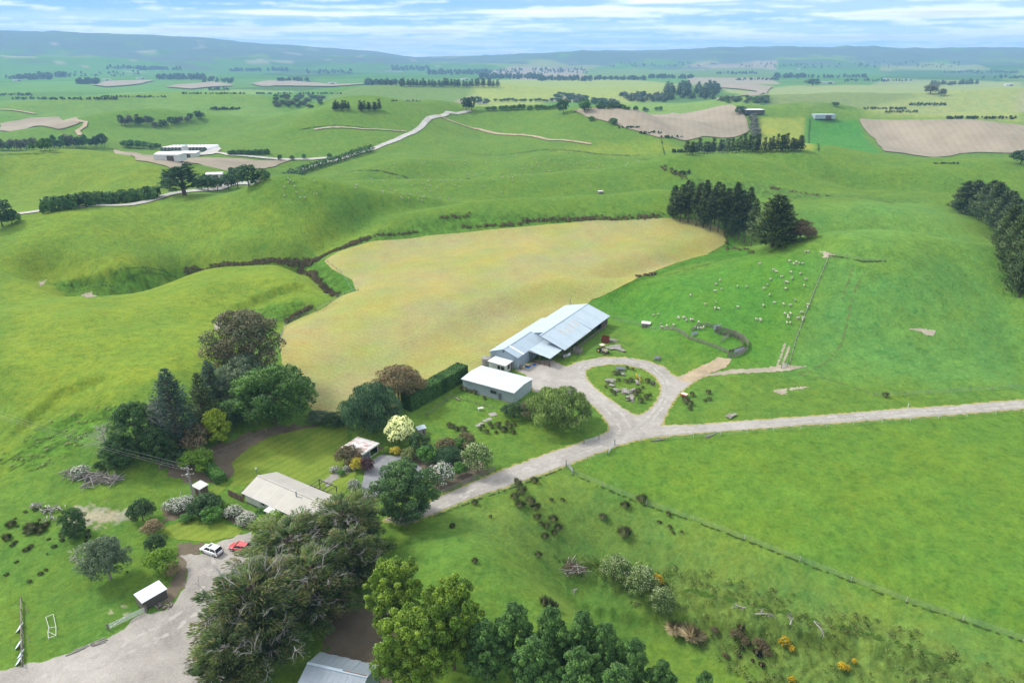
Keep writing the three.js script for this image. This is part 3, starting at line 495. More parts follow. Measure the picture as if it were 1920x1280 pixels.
// compacted wheel lines in the gravel, stock and tractor tracks worn into the sward
const rut = std(0.40, 0.385, 0.36, { map: rep(gravelTex, 1 / 18) }), trod = std(0.125, 0.185, 0.05, { map: rep(grassTex, 1 / 60) }), trodDark = std(0.062, 0.125, 0.016, { map: rep(grassTex, 1 / 60) });
for (const d of [-3, 3]) { strip('wheel_rut', rut, [820, 955 + d, 900, 915 + d, 1000, 877 + d, 1100, 843 + d, 1180, 815 + d, 1300, 805 + d, 1500, 789 + d, 1700, 775 + d, 1920, 758 + d, 2040, 749 + d], 0.55, 0.22, 0.06, 0.4, 2); }
strip('wheel_rut', rut, [1150, 830, 1165, 805, 1150, 782, 1120, 752, 1092, 722, 1080, 700, 1090, 685, 1130, 676, 1180, 676, 1225, 688, 1250, 712, 1256, 735, 1245, 760, 1222, 790, 1190, 815], 0.55, 0.22, 0.062, 0.4, 2); strip('wheel_rut', rut, [1165, 832, 1182, 800, 1165, 775, 1130, 750, 1098, 722, 1088, 700, 1098, 688, 1130, 680, 1180, 680, 1220, 692, 1243, 715, 1247, 735, 1236, 758, 1212, 785, 1180, 812], 0.5, 0.22, 0.064, 0.45, 2);
for (const o of [0, 22]) strip('wheel_rut', rut, [60 + o, 1275 + o / 2, 200 + o, 1222 + o / 2, 300 + o, 1175 + o / 2, 370 + o, 1120 + o / 2, 395 + o, 1070, 400 + o, 1048], 0.6, 0.22, 0.06, 0.5, 2);
[[1500, 700, 1530, 690, 1560, 672, 1580, 640, 1590, 600, 1600, 550, 1620, 510], [1490, 700, 1560, 712, 1640, 740], [1560, 480, 1600, 500, 1580, 560], [960, 470, 1010, 530, 1000, 560]].forEach((l) => strip('stock_track', trod, l, 0.35, 0.25, 0.06, 0.45, 2.5));
[[0, 870, 60, 836, 130, 800, 220, 780], [20, 882, 90, 842, 160, 812, 240, 792], [90, 532, 200, 530, 320, 512], [130, 545, 220, 540, 330, 518], [430, 612, 500, 584, 570, 572], [460, 620, 520, 596, 580, 582], [1240, 1100, 1400, 1130, 1600, 1180, 1800, 1240], [1150, 545, 1250, 515, 1380, 478], [1040, 1046, 1150, 1052, 1250, 1080]].forEach((l) => strip('stock_track', trodDark, l, 0.4, 0.25, 0.06, 0.5, 1.6));

// ---------- trees and shrubs ----------
class Leaves { // many small leaf-shaped faces in one crown
  constructor() { this.p = []; this.n = []; this.c = []; this.i = []; }
  add(x, y, z, fx, fy, fz, ux, uy, uz, len, wid, sx, sy, sz, col) { // centre, facing, long axis, size, shading normal
    let vx = fy * uz - fz * uy, vy = fz * ux - fx * uz, vz = fx * uy - fy * ux; const l = Math.hypot(vx, vy, vz) || 1; vx *= wid / l / 2; vy *= wid / l / 2; vz *= wid / l / 2;
    const k = this.p.length / 3, L = len / 2;
    this.p.push(x - ux * L, y - uy * L, z - uz * L, x + vx, y + vy, z + vz, x + ux * L, y + uy * L, z + uz * L, x - vx, y - vy, z - vz);
    for (let q = 0; q < 4; q++) { this.n.push(sx, sy, sz); this.c.push(col[0], col[1], col[2]); }
    const gx = uy * vz - uz * vy, gy = uz * vx - ux * vz, gz = ux * vy - uy * vx; // wind each face to agree with its shading normal
    if (gx * sx + gy * sy + gz * sz < 0) this.i.push(k, k + 1, k + 2, k, k + 2, k + 3); else this.i.push(k, k + 2, k + 1, k, k + 3, k + 2);
  }
  geo() { const g = new THREE.BufferGeometry(); g.setAttribute('position', new THREE.Float32BufferAttribute(this.p, 3)); g.setAttribute('normal', new THREE.Float32BufferAttribute(this.n, 3)); g.setAttribute('color', new THREE.Float32BufferAttribute(this.c, 3)); g.setIndex(this.i); return g; }
  part(name, parent, mat = M.leaf) { const m = shade(new THREE.Mesh(this.geo(), mat)); m.name = name; parent.add(m); return m; }
}
function rdir(R) { const y = R() * 2 - 1, a = R() * Math.PI * 2, c = Math.sqrt(1 - y * y); return [Math.cos(a) * c, y, Math.sin(a) * c]; }
const nrm = (v) => { const l = Math.hypot(v[0], v[1], v[2]) || 1; return [v[0] / l, v[1] / l, v[2] / l]; };
const tone = (R, tones, k, j) => { const t = tones[Math.min(tones.length - 1, Math.floor(k * tones.length))], q = 2.05 + 2.05 * j * (R() * 2 - 1); return [t[0] * q, t[1] * q, t[2] * q]; };
// a clump of leaves on a rough ball
function clump(L, R, c, rx, ry, n, leaf, tones, k, o = {}) {
  const out = o.out ?? 0.55;
  for (let i = 0; i < n; i++) {
    const d = rdir(R); if (d[1] < -0.2 && R() < 0.6) d[1] = -d[1];
    const q = 0.55 + 0.5 * Math.sqrt(R()), x = c[0] + d[0] * rx * q, y = c[1] + d[1] * ry * q, z = c[2] + d[2] * rx * q;
    const w = rdir(R), f = nrm([d[0] * 0.7 + w[0], d[1] * 0.7 + w[1] + 0.25, d[2] * 0.7 + w[2]]);
    let u = rdir(R); if (o.hang) u = nrm([u[0] * 0.35, -1, u[2] * 0.35]); else if (o.tips) u = nrm([d[0] + u[0] * 0.5 + (o.tips[0] || 0), d[1] * 0.5 + u[1] * 0.4 + 0.15, d[2] + u[2] * 0.5 + (o.tips[2] || 0)]);
    const s = nrm([mix(f[0], d[0], out), mix(f[1], d[1], out) + 0.12, mix(f[2], d[2], out)]), e = leaf * (0.65 + 0.7 * R());
    L.add(x, y, z, f[0], f[1], f[2], u[0], u[1], u[2], e * (o.long ?? 1.25), e * (o.wide ?? 0.8), s[0], s[1], s[2], tone(R, tones, clamp(k + (R() - 0.5) * 0.7, 0, 0.999), 0.28));
  }
}
// trunk with limbs that run into the clumps
function trunkTo(B, R, h, r, clumps, top, n) {
  B.tube([0, -0.4, 0], [0, h * 0.35, 0], r * 1.25, r, 8); const t = [(R() - 0.5) * r, h * top, (R() - 0.5) * r]; B.tube([0, h * 0.35, 0], t, r, r * 0.35, 7);
  for (let i = 0; i < Math.min(n, clumps.length); i++) { const c = clumps[Math.floor((i + 0.5) * clumps.length / n)], y = h * mix(0.22, top, R()) * 0.9, m = [c[0] * 0.5, mix(y, c[1], 0.42), c[2] * 0.5]; B.tube([0, y, 0], m, r * 0.42, r * 0.25, 5); B.tube(m, c, r * 0.25, r * 0.07, 5); }
}
const TREES = {};
function proto(key, name, category, build) { const g = new THREE.Group(); g.name = name; g.userData = { category }; build(g); TREES[key] = g; }
// a crown of leaf clumps; nominal size h x w in metres, later scaled to the tree in the photograph
function broad(key, name, o) {
  proto(key, name, o.category ?? 'tree', (g) => {
    const R = mulberry(o.seed), L = new Leaves(), B = new MB(), cl = [], h = o.h, w = o.w, base = o.base ?? 0.12, ry = h * (1 - base) / 2, cy = h * base + ry, N = o.clumps;
    for (let k = 0; k < N; k++) {
      const y = 1 - 2 * (k + 0.5) / N, a = k * 2.39996 + R() * 0.6; if (y < (o.cut ?? -0.7)) continue;
      const c = Math.sqrt(1 - y * y) * (y < 0 ? (o.skirt ?? 1) : 1) * (y > 0 ? (o.point ? 1 - 0.55 * o.point * y : 1) : 1), q = (k % 4 === 3 ? 0.45 : 0.78) + (R() - 0.5) * (o.rag ?? 0.24), big = 0.5 + 0.95 * R() * R() + 0.15 * R(), rc = w * (o.ball ?? 0.15) * big;
      const p = [Math.cos(a) * c * q * (w / 2), cy + y * (ry - rc * 0.6) * (0.82 + q * 0.22), Math.sin(a) * c * q * (w / 2)]; cl.push(p);
      if (R() < (o.gaps ?? 0)) continue;
      clump(L, R, p, rc * 1.15, rc * (o.flat ?? 0.85), Math.round(o.leaves / N * (0.35 + 1.15 * big * big)), o.leaf, o.tones, R(), o);
    }
    if (o.flowers) for (let i = 0; i < o.flowers.n; i++) { const p = cl[Math.floor(R() * cl.length)], d = rdir(R); d[1] = Math.abs(d[1]); const rc = w * (o.ball ?? 0.15) * 1.22; L.add(p[0] + d[0] * rc, p[1] + d[1] * rc, p[2] + d[2] * rc, d[0], d[1], d[2], ...nrm([d[1], -d[0] + 0.3, d[2] * 0.2 + 0.1]), o.flowers.size * (0.6 + 0.8 * R()), o.flowers.size, d[0], d[1], d[2], tone(R, o.flowers.tones, R(), 0.12)); }
    L.part(o.crown ?? 'crown', g);
    trunkTo(B, R, h, o.trunk ?? w * 0.022, cl, o.top ?? 0.75, o.limbs ?? 14); B.part(o.stem ?? 'trunk', o.bark ?? M.bark, g);
    if (o.dead) { const D = new MB(); for (let i = 0; i < o.dead; i++) { const p = cl[Math.floor(R() * cl.length)], d = nrm([p[0] / w + (R() - 0.5) * 0.4, 0.15 + R() * 0.5, p[2] / w + (R() - 0.5) * 0.4]), l = w * (0.06 + 0.09 * R()), s = [p[0] * 0.9, p[1] + w * 0.03, p[2] * 0.9]; twig(D, R, s, d, l, 0.09, 2); } const m = D.part('dead_branches', M.dead, g); m.userData.kind = 'stuff'; }
  });
}
function twig(D, R, p, d, l, r, depth) {
  const e = [p[0] + d[0] * l, p[1] + d[1] * l, p[2] + d[2] * l]; D.tube(p, e, r, r * 0.45, 4);
  if (depth > 0) for (let k = 0; k < 3; k++) { const t = 0.35 + 0.3 * k, w = rdir(R); twig(D, R, [mix(p[0], e[0], t), mix(p[1], e[1], t), mix(p[2], e[2], t)], nrm([d[0] + w[0] * 0.8, d[1] + w[1] * 0.8, d[2] + w[2] * 0.8]), l * 0.6, r * 0.5, depth - 1); }
}
// conifers: whorls of branches up a straight trunk
function conifer(key, name, o) {
  proto(key, name, 'tree', (g) => {
    const R = mulberry(o.seed), L = new Leaves(), B = new MB(), h = o.h, w = o.w;
    B.tube([0, -0.4, 0], [0, h * 0.55, 0], w * 0.035, w * 0.022, 7); B.tube([0, h * 0.55, 0], [0, h * 0.98, 0], w * 0.022, 0.03, 6);
    for (let v = 0; v < o.whorls; v++) {
      const t = (v + 0.5) / o.whorls, y = h * mix(o.base, 0.99, t), prof = o.profile ? o.profile(t) : Math.pow(1 - t, 0.75) * 0.95 + 0.05, n = Math.round(o.arms * (0.7 + 0.5 * R()));
      for (let k = 0; k < n; k++) {
        const a = k / n * Math.PI * 2 + v * 1.3 + R() * 0.7, len = w / 2 * prof * (0.62 + 0.5 * R()), rise = (o.rise ?? 0.15) * len * (0.6 + R()), ex = Math.cos(a), ez = Math.sin(a);
        if (R() < (o.gaps ?? 0.08)) { B.tube([0, y, 0], [ex * len * 0.8, y + rise * 0.5, ez * len * 0.8], 0.06, 0.02, 4); continue; }
        if (len > w * 0.18) B.tube([0, y, 0], [ex * len * 0.8, y + rise * 0.7, ez * len * 0.8], 0.08, 0.02, 4);
        const kk = R(), m = Math.max(3, Math.round(o.per * (0.35 + prof)));
        for (let i = 0; i < m; i++) {
          const s = mix(o.from ?? 0.25, 1.05, Math.sqrt(R())), spread = len * 0.26 * (1.15 - s * 0.5), w2 = rdir(R), x = ex * len * s + w2[0] * spread, z = ez * len * s + w2[2] * spread, yy = y + rise * s + w2[1] * spread * 0.7;
          const u = nrm([ex * 0.8 + w2[0] * 0.7, (o.up ?? 0.45) + w2[1] * 0.5, ez * 0.8 + w2[2] * 0.7]), f = nrm(rdir(R)), d = nrm([x, (yy - h * 0.35) * 0.5, z]), sn = nrm([mix(f[0], d[0], 0.6), mix(f[1], d[1], 0.6) + 0.15, mix(f[2], d[2], 0.6)]), e = o.leaf * (0.65 + 0.7 * R());
          L.add(x, yy, z, f[0], f[1], f[2], u[0], u[1], u[2], e * (o.long ?? 1.7), e * (o.wide ?? 0.6), sn[0], sn[1], sn[2], tone(R, o.tones, clamp(kk + (R() - 0.5) * 0.5, 0, 0.999), 0.25));
        }
      }
    }
    L.part('crown', g); B.part('trunk', o.bark ?? M.bark, g);
  });
}
// old spreading cypress: flat plates of foliage that end in pointed sprays, dead wood showing through
function cypress(key, seed, o) {
  proto(key, 'cypress_tree', 'tree', (g) => {
    const R = mulberry(seed), L = new Leaves(), B = new MB(), D = new MB(), h = o.h, w = o.w, tips = [];
    B.tube([0, -0.5, 0], [0.3, h * 0.3, 0.2], w * 0.055, w * 0.045, 9); B.tube([0.3, h * 0.3, 0.2], [0, h * 0.85, 0], w * 0.045, w * 0.012, 7);
    for (let k = 0; k < o.limbs; k++) {
      const t = (k + R()) / o.limbs, y0 = h * mix(0.14, 0.8, t), a = k * 2.39996 + R() * 0.5, reach = (w / 2) * (1.02 - 0.62 * Math.pow(t, 1.6)) * (0.68 + 0.42 * R()), rise = h * mix(0.08, 0.24, R()), ex = Math.cos(a), ez = Math.sin(a), tip = [ex * reach, y0 + rise, ez * reach];
      B.tube([0, y0, 0], [tip[0] * 0.55, y0 + rise * 0.45, tip[2] * 0.55], w * 0.014, w * 0.009, 5); B.tube([tip[0] * 0.55, y0 + rise * 0.45, tip[2] * 0.55], tip, w * 0.009, w * 0.003, 5);
      const plates = 4 + Math.floor(R() * 3);
      for (let p = 0; p < plates; p++) {
        const s = 0.38 + 0.66 * (p + R()) / plates, off = (R() - 0.5) * reach * 0.6, c = [tip[0] * s - ez * off, y0 + rise * s + (R() - 0.3) * h * 0.05, tip[2] * s + ex * off], kk = R(), n = Math.round(o.per * (0.6 + 0.8 * R())), pl = w * (0.05 + 0.05 * R());
        tips.push([c, ex, ez]);
        for (let i = 0; i < n; i++) {
          const q = Math.sqrt(R()), b = R() * Math.PI * 2, dx = Math.cos(b) * q * pl + ex * q * pl * 0.5, dz = Math.sin(b) * q * pl + ez * q * pl * 0.5, x = c[0] + dx, z = c[2] + dz, yy = c[1] + (R() - 0.5) * pl * 0.38 - q * q * pl * 0.22;
          const w2 = rdir(R), u = nrm([dx / pl + ex * 0.8 + w2[0] * 0.4, 0.35 + w2[1] * 0.45, dz / pl + ez * 0.8 + w2[2] * 0.4]), f = nrm([w2[0], 0.8 + w2[1], w2[2]]), sn = nrm([f[0] * 0.6 + dx / pl * 0.5, f[1] * 0.6 + 0.35, f[2] * 0.6 + dz / pl * 0.5]), e = o.leaf * (0.6 + 0.8 * R());
          L.add(x, yy, z, f[0], f[1], f[2], u[0], u[1], u[2], e * 2.1, e * 0.5, sn[0], sn[1], sn[2], tone(R, o.tones, clamp(kk + (R() - 0.5) * 0.35, 0, 0.999), 0.3));
        }
      }
    }
    for (let k = 0; k < o.dead; k++) { const [c, ex, ez] = tips[Math.floor(R() * tips.length)], w2 = rdir(R); twig(D, R, [c[0] * 0.92, c[1] + 0.45, c[2] * 0.92], nrm([ex + w2[0] * 0.9, 0.45 + 0.4 * R(), ez + w2[2] * 0.9]), 1.5 + 1.5 * R(), 0.10, 3); }
    L.part('crown', g); B.part('trunk', M.bark, g); const m = D.part('dead_branches', M.dead, g); m.userData.kind = 'stuff';
  });
}
function bare(key, seed, h) { proto(key, 'bare_tree', 'tree', (g) => { const R = mulberry(seed), D = new MB(); D.tube([0, -0.3, 0], [0, h * 0.5, 0], 0.22, 0.13, 6); D.tube([0, h * 0.5, 0], [0.2, h * 0.95, 0], 0.13, 0.03, 5); D.part('trunk', M.dead, g); const T = new MB(); for (let k = 0; k < 22; k++) { const y = h * (0.2 + 0.72 * k / 22), a = k * 2.4; twig(T, R, [0, y, 0], nrm([Math.cos(a), 0.8, Math.sin(a)]), h * 0.26 * (1.1 - 0.7 * k / 22), 0.06, 3); } T.part('branches', M.dead, g).userData.kind = 'stuff'; }); }

const G1 = [[0.030, 0.070, 0.018], [0.042, 0.095, 0.024], [0.055, 0.125, 0.028]], GD = [[0.020, 0.045, 0.020], [0.026, 0.060, 0.024], [0.034, 0.072, 0.026]];
broad('oak', 'broadleaf_tree', { seed: 3, h: 13, w: 19, base: 0.06, clumps: 120, leaves: 26000, leaf: 0.34, tones: [[0.030, 0.068, 0.016], [0.042, 0.090, 0.020], [0.060, 0.118, 0.026]], ball: 0.105, rag: 0.3, flat: 0.6, tips: [0, 0, 0], long: 1.6, wide: 0.75 });
broad('elm', 'broadleaf_tree', { seed: 5, h: 15, w: 13, base: 0.01, cut: -0.9, clumps: 170, leaves: 32000, leaf: 0.26, tones: [[0.028, 0.060, 0.020], [0.040, 0.080, 0.025], [0.054, 0.102, 0.030]], ball: 0.09, rag: 0.42, gaps: 0.05 });
broad('poplar', 'broadleaf_tree', { seed: 7, h: 16, w: 12, base: 0.1, clumps: 210, leaves: 36000, leaf: 0.30, tones: [[0.052, 0.098, 0.011], [0.078, 0.130, 0.014], [0.108, 0.162, 0.018]], ball: 0.085, rag: 0.6, gaps: 0.12, flat: 0.8 });
broad('alder', 'alder_tree', { seed: 9, h: 15, w: 8.5, base: 0.06, clumps: 150, leaves: 24000, leaf: 0.25, tones: [[0.036, 0.078, 0.022], [0.052, 0.108, 0.028], [0.072, 0.140, 0.034]], ball: 0.095, rag: 0.5, point: 0.5, gaps: 0.06 });
broad('willow', 'willow_tree', { seed: 13, h: 11, w: 17, base: 0.06, clumps: 90, leaves: 24000, leaf: 0.30, tones: [[0.070, 0.110, 0.030], [0.095, 0.145, 0.036], [0.120, 0.175, 0.045]], ball: 0.10, rag: 0.42, hang: true, long: 2.6, wide: 0.55, flat: 1.1, gaps: 0.06, dead: 7 });
broad('weeper', 'weeping_tree', { seed: 15, h: 13, w: 16, base: 0.04, clumps: 90, leaves: 24000, leaf: 0.30, tones: [[0.026, 0.055, 0.026], [0.036, 0.075, 0.034], [0.048, 0.092, 0.040]], ball: 0.11, rag: 0.34, hang: true, long: 2.6, wide: 0.5, flat: 1.2 });
broad('gum', 'gum_tree', { seed: 17, h: 17, w: 16, base: 0.08, clumps: 90, leaves: 22000, leaf: 0.34, tones: [[0.060, 0.062, 0.032], [0.085, 0.082, 0.042], [0.105, 0.090, 0.048], [0.050, 0.066, 0.032]], ball: 0.13, rag: 0.36, gaps: 0.04, bark: M.barkPale });
broad('bronze', 'bronze_tree', { seed: 19, h: 11, w: 13, base: 0.3, clumps: 80, leaves: 14000, leaf: 0.32, tones: [[0.100, 0.078, 0.040], [0.130, 0.098, 0.048], [0.085, 0.085, 0.040]], ball: 0.12, rag: 0.34, flat: 0.6, gaps: 0.06, bark: M.barkPale });
broad('silver', 'grey_green_tree', { seed: 21, h: 9, w: 9, base: 0.1, clumps: 80, leaves: 14000, leaf: 0.24, tones: [[0.060, 0.088, 0.050], [0.075, 0.105, 0.058], [0.090, 0.120, 0.066]], ball: 0.12, rag: 0.32, bark: M.barkPale });
broad('lime', 'lime_green_tree', { seed: 25, h: 8, w: 6, base: 0.04, clumps: 70, leaves: 10000, leaf: 0.24, tones: [[0.145, 0.195, 0.018], [0.18, 0.225, 0.020], [0.11, 0.17, 0.015]], ball: 0.13, rag: 0.26, point: 0.5 });
const shrubSet = (key, name, seed, tones, extra = {}) => broad(key, name, { seed, h: 3.4, w: 4.6, base: 0, cut: -0.35, clumps: 46, leaves: 5200, leaf: 0.19, tones, ball: 0.15, rag: 0.26, trunk: 0.09, limbs: 8, crown: 'foliage', stem: 'stems', category: 'shrub', ...extra });
shrubSet('shrubGreen', 'garden_shrub', 31, [[0.045, 0.105, 0.022], [0.060, 0.135, 0.026]]); shrubSet('shrubDark', 'garden_shrub', 33, [[0.026, 0.052, 0.020], [0.036, 0.068, 0.024]]);
shrubSet('shrubOlive', 'garden_shrub', 35, [[0.075, 0.098, 0.030], [0.100, 0.122, 0.040]]); shrubSet('shrubBronze', 'garden_shrub', 37, [[0.085, 0.070, 0.036], [0.070, 0.078, 0.032], [0.105, 0.075, 0.045]]);
shrubSet('shrubLime', 'garden_shrub', 39, [[0.085, 0.15, 0.014], [0.065, 0.125, 0.013]]); shrubSet('shrubMaroon', 'garden_shrub', 41, [[0.060, 0.030, 0.034], [0.045, 0.026, 0.030]]);
shrubSet('shrubCream', 'flowering_shrub', 43, [[0.11, 0.16, 0.04]], { flowers: { n: 2400, size: 0.26, tones: [[0.42, 0.43, 0.22], [0.36, 0.38, 0.17]] } });
shrubSet('shrubWhite', 'flowering_shrub', 45, [[0.07, 0.10, 0.04], [0.05, 0.085, 0.03]], { flowers: { n: 1100, size: 0.2, tones: [[0.34, 0.34, 0.30], [0.28, 0.28, 0.26]] } });
shrubSet('shrubYellow', 'flowering_shrub', 47, [[0.30, 0.27, 0.03], [0.16, 0.19, 0.03]], { flowers: { n: 900, size: 0.2, tones: [[0.36, 0.27, 0.03]] } });
shrubSet('shrubTan', 'dry_shrub', 49, [[0.18, 0.145, 0.08], [0.135, 0.11, 0.06]]);
shrubSet('hawthorn', 'hawthorn_bush', 51, [[0.065, 0.105, 0.030], [0.085, 0.130, 0.036]], { h: 6, w: 6.5, leaves: 9000, clumps: 70, leaf: 0.22, flowers: { n: 800, size: 0.2, tones: [[0.26, 0.28, 0.16], [0.20, 0.24, 0.12]] } });
shrubSet('gorse', 'gorse_bush', 53, [[0.06, 0.085, 0.025]], { flowers: { n: 1200, size: 0.24, tones: [[0.42, 0.30, 0.012], [0.36, 0.24, 0.01]] } });
conifer('fir', 'conifer_tree', { seed: 61, h: 16, w: 9, base: 0.04, whorls: 30, arms: 10, per: 26, leaf: 0.30, rise: 0.22, tones: [[0.026, 0.052, 0.036], [0.036, 0.066, 0.046], [0.045, 0.080, 0.052]], profile: (t) => Math.pow(1 - t, 0.55) * 0.97 + 0.03 });
conifer('cedar', 'conifer_tree', { seed: 63, h: 14, w: 8, base: 0.03, whorls: 24, arms: 9, per: 26, leaf: 0.32, rise: 0.1, tones: [[0.028, 0.050, 0.018], [0.042, 0.068, 0.020], [0.055, 0.085, 0.024]] });
const PT = [[0.024, 0.042, 0.015], [0.038, 0.062, 0.020], [0.060, 0.090, 0.028]];
conifer('pine', 'pine_tree', { seed: 65, h: 26, w: 11, base: 0.22, whorls: 24, arms: 7, per: 30, leaf: 0.62, up: 0.9, rise: 0.55, gaps: 0.18, tones: PT, profile: (t) => (t < 0.25 ? 0.55 + t * 1.6 : Math.pow((1 - t) / 0.75, 0.7) * 0.93 + 0.07) });
conifer('pineFull', 'pine_tree', { seed: 67, h: 24, w: 15, base: 0.02, whorls: 28, arms: 9, per: 32, leaf: 0.65, up: 0.8, rise: 0.5, gaps: 0.06, tones: PT, profile: (t) => Math.pow(1 - t, 0.6) * 0.95 + 0.05 });
conifer('pineFar', 'pine_tree', { seed: 69, h: 16, w: 8, base: 0.1, whorls: 11, arms: 6, per: 7, leaf: 1.35, rise: 0.3, gaps: 0.05, tones: PT, profile: (t) => Math.pow(1 - t, 0.5) * 0.9 + 0.1 });
broad('treeFar', 'broadleaf_tree', { seed: 71, h: 10, w: 10, base: 0.06, clumps: 26, leaves: 1100, leaf: 1.0, tones: G1, ball: 0.2, rag: 0.3, limbs: 4 });
broad('darkFar', 'dark_tree', { seed: 73, h: 13, w: 12, base: 0.08, clumps: 34, leaves: 2200, leaf: 0.85, tones: GD, ball: 0.17, rag: 0.45, limbs: 8, gaps: 0.08 });
broad('greyFar', 'grey_green_tree', { seed: 75, h: 10, w: 10, base: 0.06, clumps: 26, leaves: 900, leaf: 1.0, tones: [[0.065, 0.075, 0.050], [0.080, 0.092, 0.060]], ball: 0.2, rag: 0.35, limbs: 6 });
const CT = [[0.028, 0.050, 0.015], [0.048, 0.076, 0.018], [0.080, 0.105, 0.026], [0.090, 0.082, 0.038], [0.040, 0.070, 0.020]];
cypress('cypressA', 81, { h: 16, w: 22, limbs: 46, per: 120, leaf: 0.42, dead: 22, tones: CT }); cypress('cypressB', 83, { h: 15, w: 24, limbs: 46, per: 125, leaf: 0.43, dead: 85, tones: CT });
cypress('cypressFar', 85, { h: 16, w: 20, limbs: 26, per: 34, leaf: 0.75, dead: 0, tones: GD });
bare('bare', 87, 10);

// base place, row of the top and width in the photograph
const NOM = { oak: [13, 19], elm: [15, 13], poplar: [16, 12], alder: [15, 8.5], willow: [11, 17], weeper: [13, 16], gum: [17, 16], bronze: [11, 13], silver: [9, 9], lime: [8, 6], fir: [16, 9], cedar: [14, 8], pine: [26, 11], pineFull: [24, 15], pineFar: [16, 8], treeFar: [10, 10], darkFar: [13, 12], greyFar: [10, 10], cypressA: [16, 22], cypressB: [15, 24], cypressFar: [16, 20], bare: [10, 6], hawthorn: [6, 6.5] };
let turnSeed = 1;
function plantAt(key, p, height, width, label, group, turn) {
  const [h, w] = NOM[key] ?? [3.4, 4.6], o = dup(TREES[key], label, group, p, turn ?? (turnSeed = (turnSeed * 1.713 + 0.61) % 6.283), width / w, height / h, width / w); return o;
}
function plant(key, bx, by, top, wide, label, group) { const p = at(bx, by); return plantAt(key, p, Math.max(0.4, heightTo(p, top)), metres(p, wide), label, group); }

// ---------- planting ----------
const P = plant;
// belt above the garden
P('gum', 468, 712, 584, 132, 'tall brown-olive gum tree at the left corner of the cut field');
P('silver', 460, 745, 668, 84, 'grey-green tree below the tall brown gum');
P('fir', 402, 762, 674, 50, 'small blue-green conifer under the gum tree');
P('fir', 338, 842, 690, 88, 'tall blue-green conifer beside the bare grey tree');
P('cedar', 388, 812, 698, 78, 'dark green conifer between the blue-green conifer and the broad green tree');
P('oak', 516, 794, 692, 160, 'broad leafy green tree at the top of the striped lawn');
P('lime', 410, 832, 768, 50, 'lime-green young tree in front of the dark conifers');
P('shrubBronze', 373, 842, 798, 62, 'large brown-green shrub beside the lime-green tree');
P('shrubLime', 371, 880, 846, 62, 'round lime-green shrub behind the outhouse');
P('elm', 264, 856, 756, 82, 'blue-green leafy tree beside the rubbish heap');
P('bare', 312, 852, 742, 50, 'bare grey tree standing among the conifers');
P('elm', 300, 862, 800, 60, 'low leafy tree under the bare grey tree'); P('shrubDark', 330, 866, 846, 50, 'dark undergrowth below the tall conifer'); P('shrubDark', 426, 790, 762, 60, 'dark undergrowth between the conifers and the broad tree'); P('elm', 228, 876, 820, 60, 'small leafy tree at the end of the branch heap');
P('bare', 200, 845, 795, 60, 'pale leafless tree at the end of the tree belt');
P('treeFar', 222, 868, 838, 46, 'thin leafy tree above the heap of branches');
P('shrubDark', 440, 800, 770, 40, 'dark shrub beneath the broad leafy tree'); P('silver', 300, 800, 752, 40, 'dull grey-green tree behind the bare grey tree');
P('silver', 436, 762, 700, 60, 'grey tree between the gum and the conifers');
// right of the lawn
P('bronze', 748, 758, 690, 92, 'bronze-leaved tree at the end of the clipped hedge');
P('weeper', 700, 806, 728, 112, 'dark weeping tree beside the garage');
P('shrubCream', 749, 832, 788, 52, 'cream-flowered shrub beside the weeping tree');
[['shrubDark', 786, 846, 814, 44, 'dark green shrub by the little blue-roofed hutch'], ['shrubBronze', 836, 846, 824, 40, 'bronze shrub in the border above the post-and-rail fence'], ['shrubGreen', 862, 842, 822, 34, 'bright green shrub in the border among bronze ones'],
  ['shrubBronze', 872, 836, 815, 42, 'reddish shrub at the top of the garden border'], ['hawthorn', 896, 884, 836, 58, 'big pale-tipped shrub at the corner of the rail fence'], ['weeper', 842, 868, 842, 56, 'low weeping grey-green shrub in the border'],
  ['shrubWhite', 828, 908, 874, 48, 'white-flowered shrub beside the post-and-rail fence'], ['shrubYellow', 741, 851, 839, 20, 'small yellow shrub at the edge of the parking pad'], ['shrubLime', 726, 848, 838, 16, 'small lime shrub next to the yellow one'],
  ['shrubMaroon', 688, 882, 860, 30, 'maroon rounded shrub in front of the garage'], ['shrubYellow', 670, 880, 860, 26, 'yellow-green rounded shrub against the maroon one'], ['shrubBronze', 654, 868, 838, 46, 'brown-tipped shrub at the garage corner'],
  ['shrubGreen', 800, 868, 838, 40, 'leafy shrub at the edge of the parking pad'], ['shrubOlive', 768, 862, 842, 34, 'olive shrub behind the parking pad'], ['fir', 808, 866, 832, 20, 'slim green conifer in the border'],
  ['shrubGreen', 862, 892, 868, 30, 'green shrub beside the white-flowered one'], ['shrubLime', 676, 950, 938, 30, 'lime-flowered shrub by the house end'], ['shrubWhite', 628, 884, 876, 20, 'small white-flowered shrub on the rock border'],
  ['shrubWhite', 650, 882, 874, 16, 'small pale shrub at the rock border above the other'], ['shrubGreen', 640, 890, 882, 16, 'low green shrub between two pale ones'], ['shrubWhite', 664, 918, 902, 26, 'grey-leaved shrub at the edge of the pad'],
  ['shrubDark', 620, 794, 776, 44, 'dark shrub under the broad leafy tree by the lawn'], ['silver', 596, 792, 772, 40, 'grey shrub at the foot of the broad tree'], ['shrubDark', 640, 800, 782, 30, 'dark bush between lawn and cut field'],
].forEach(([k, x, y, t, w, l]) => P(k, x, y, t, w, l));
P('elm', 762, 975, 870, 120, 'tall mid-green tree at the end of the farm road');
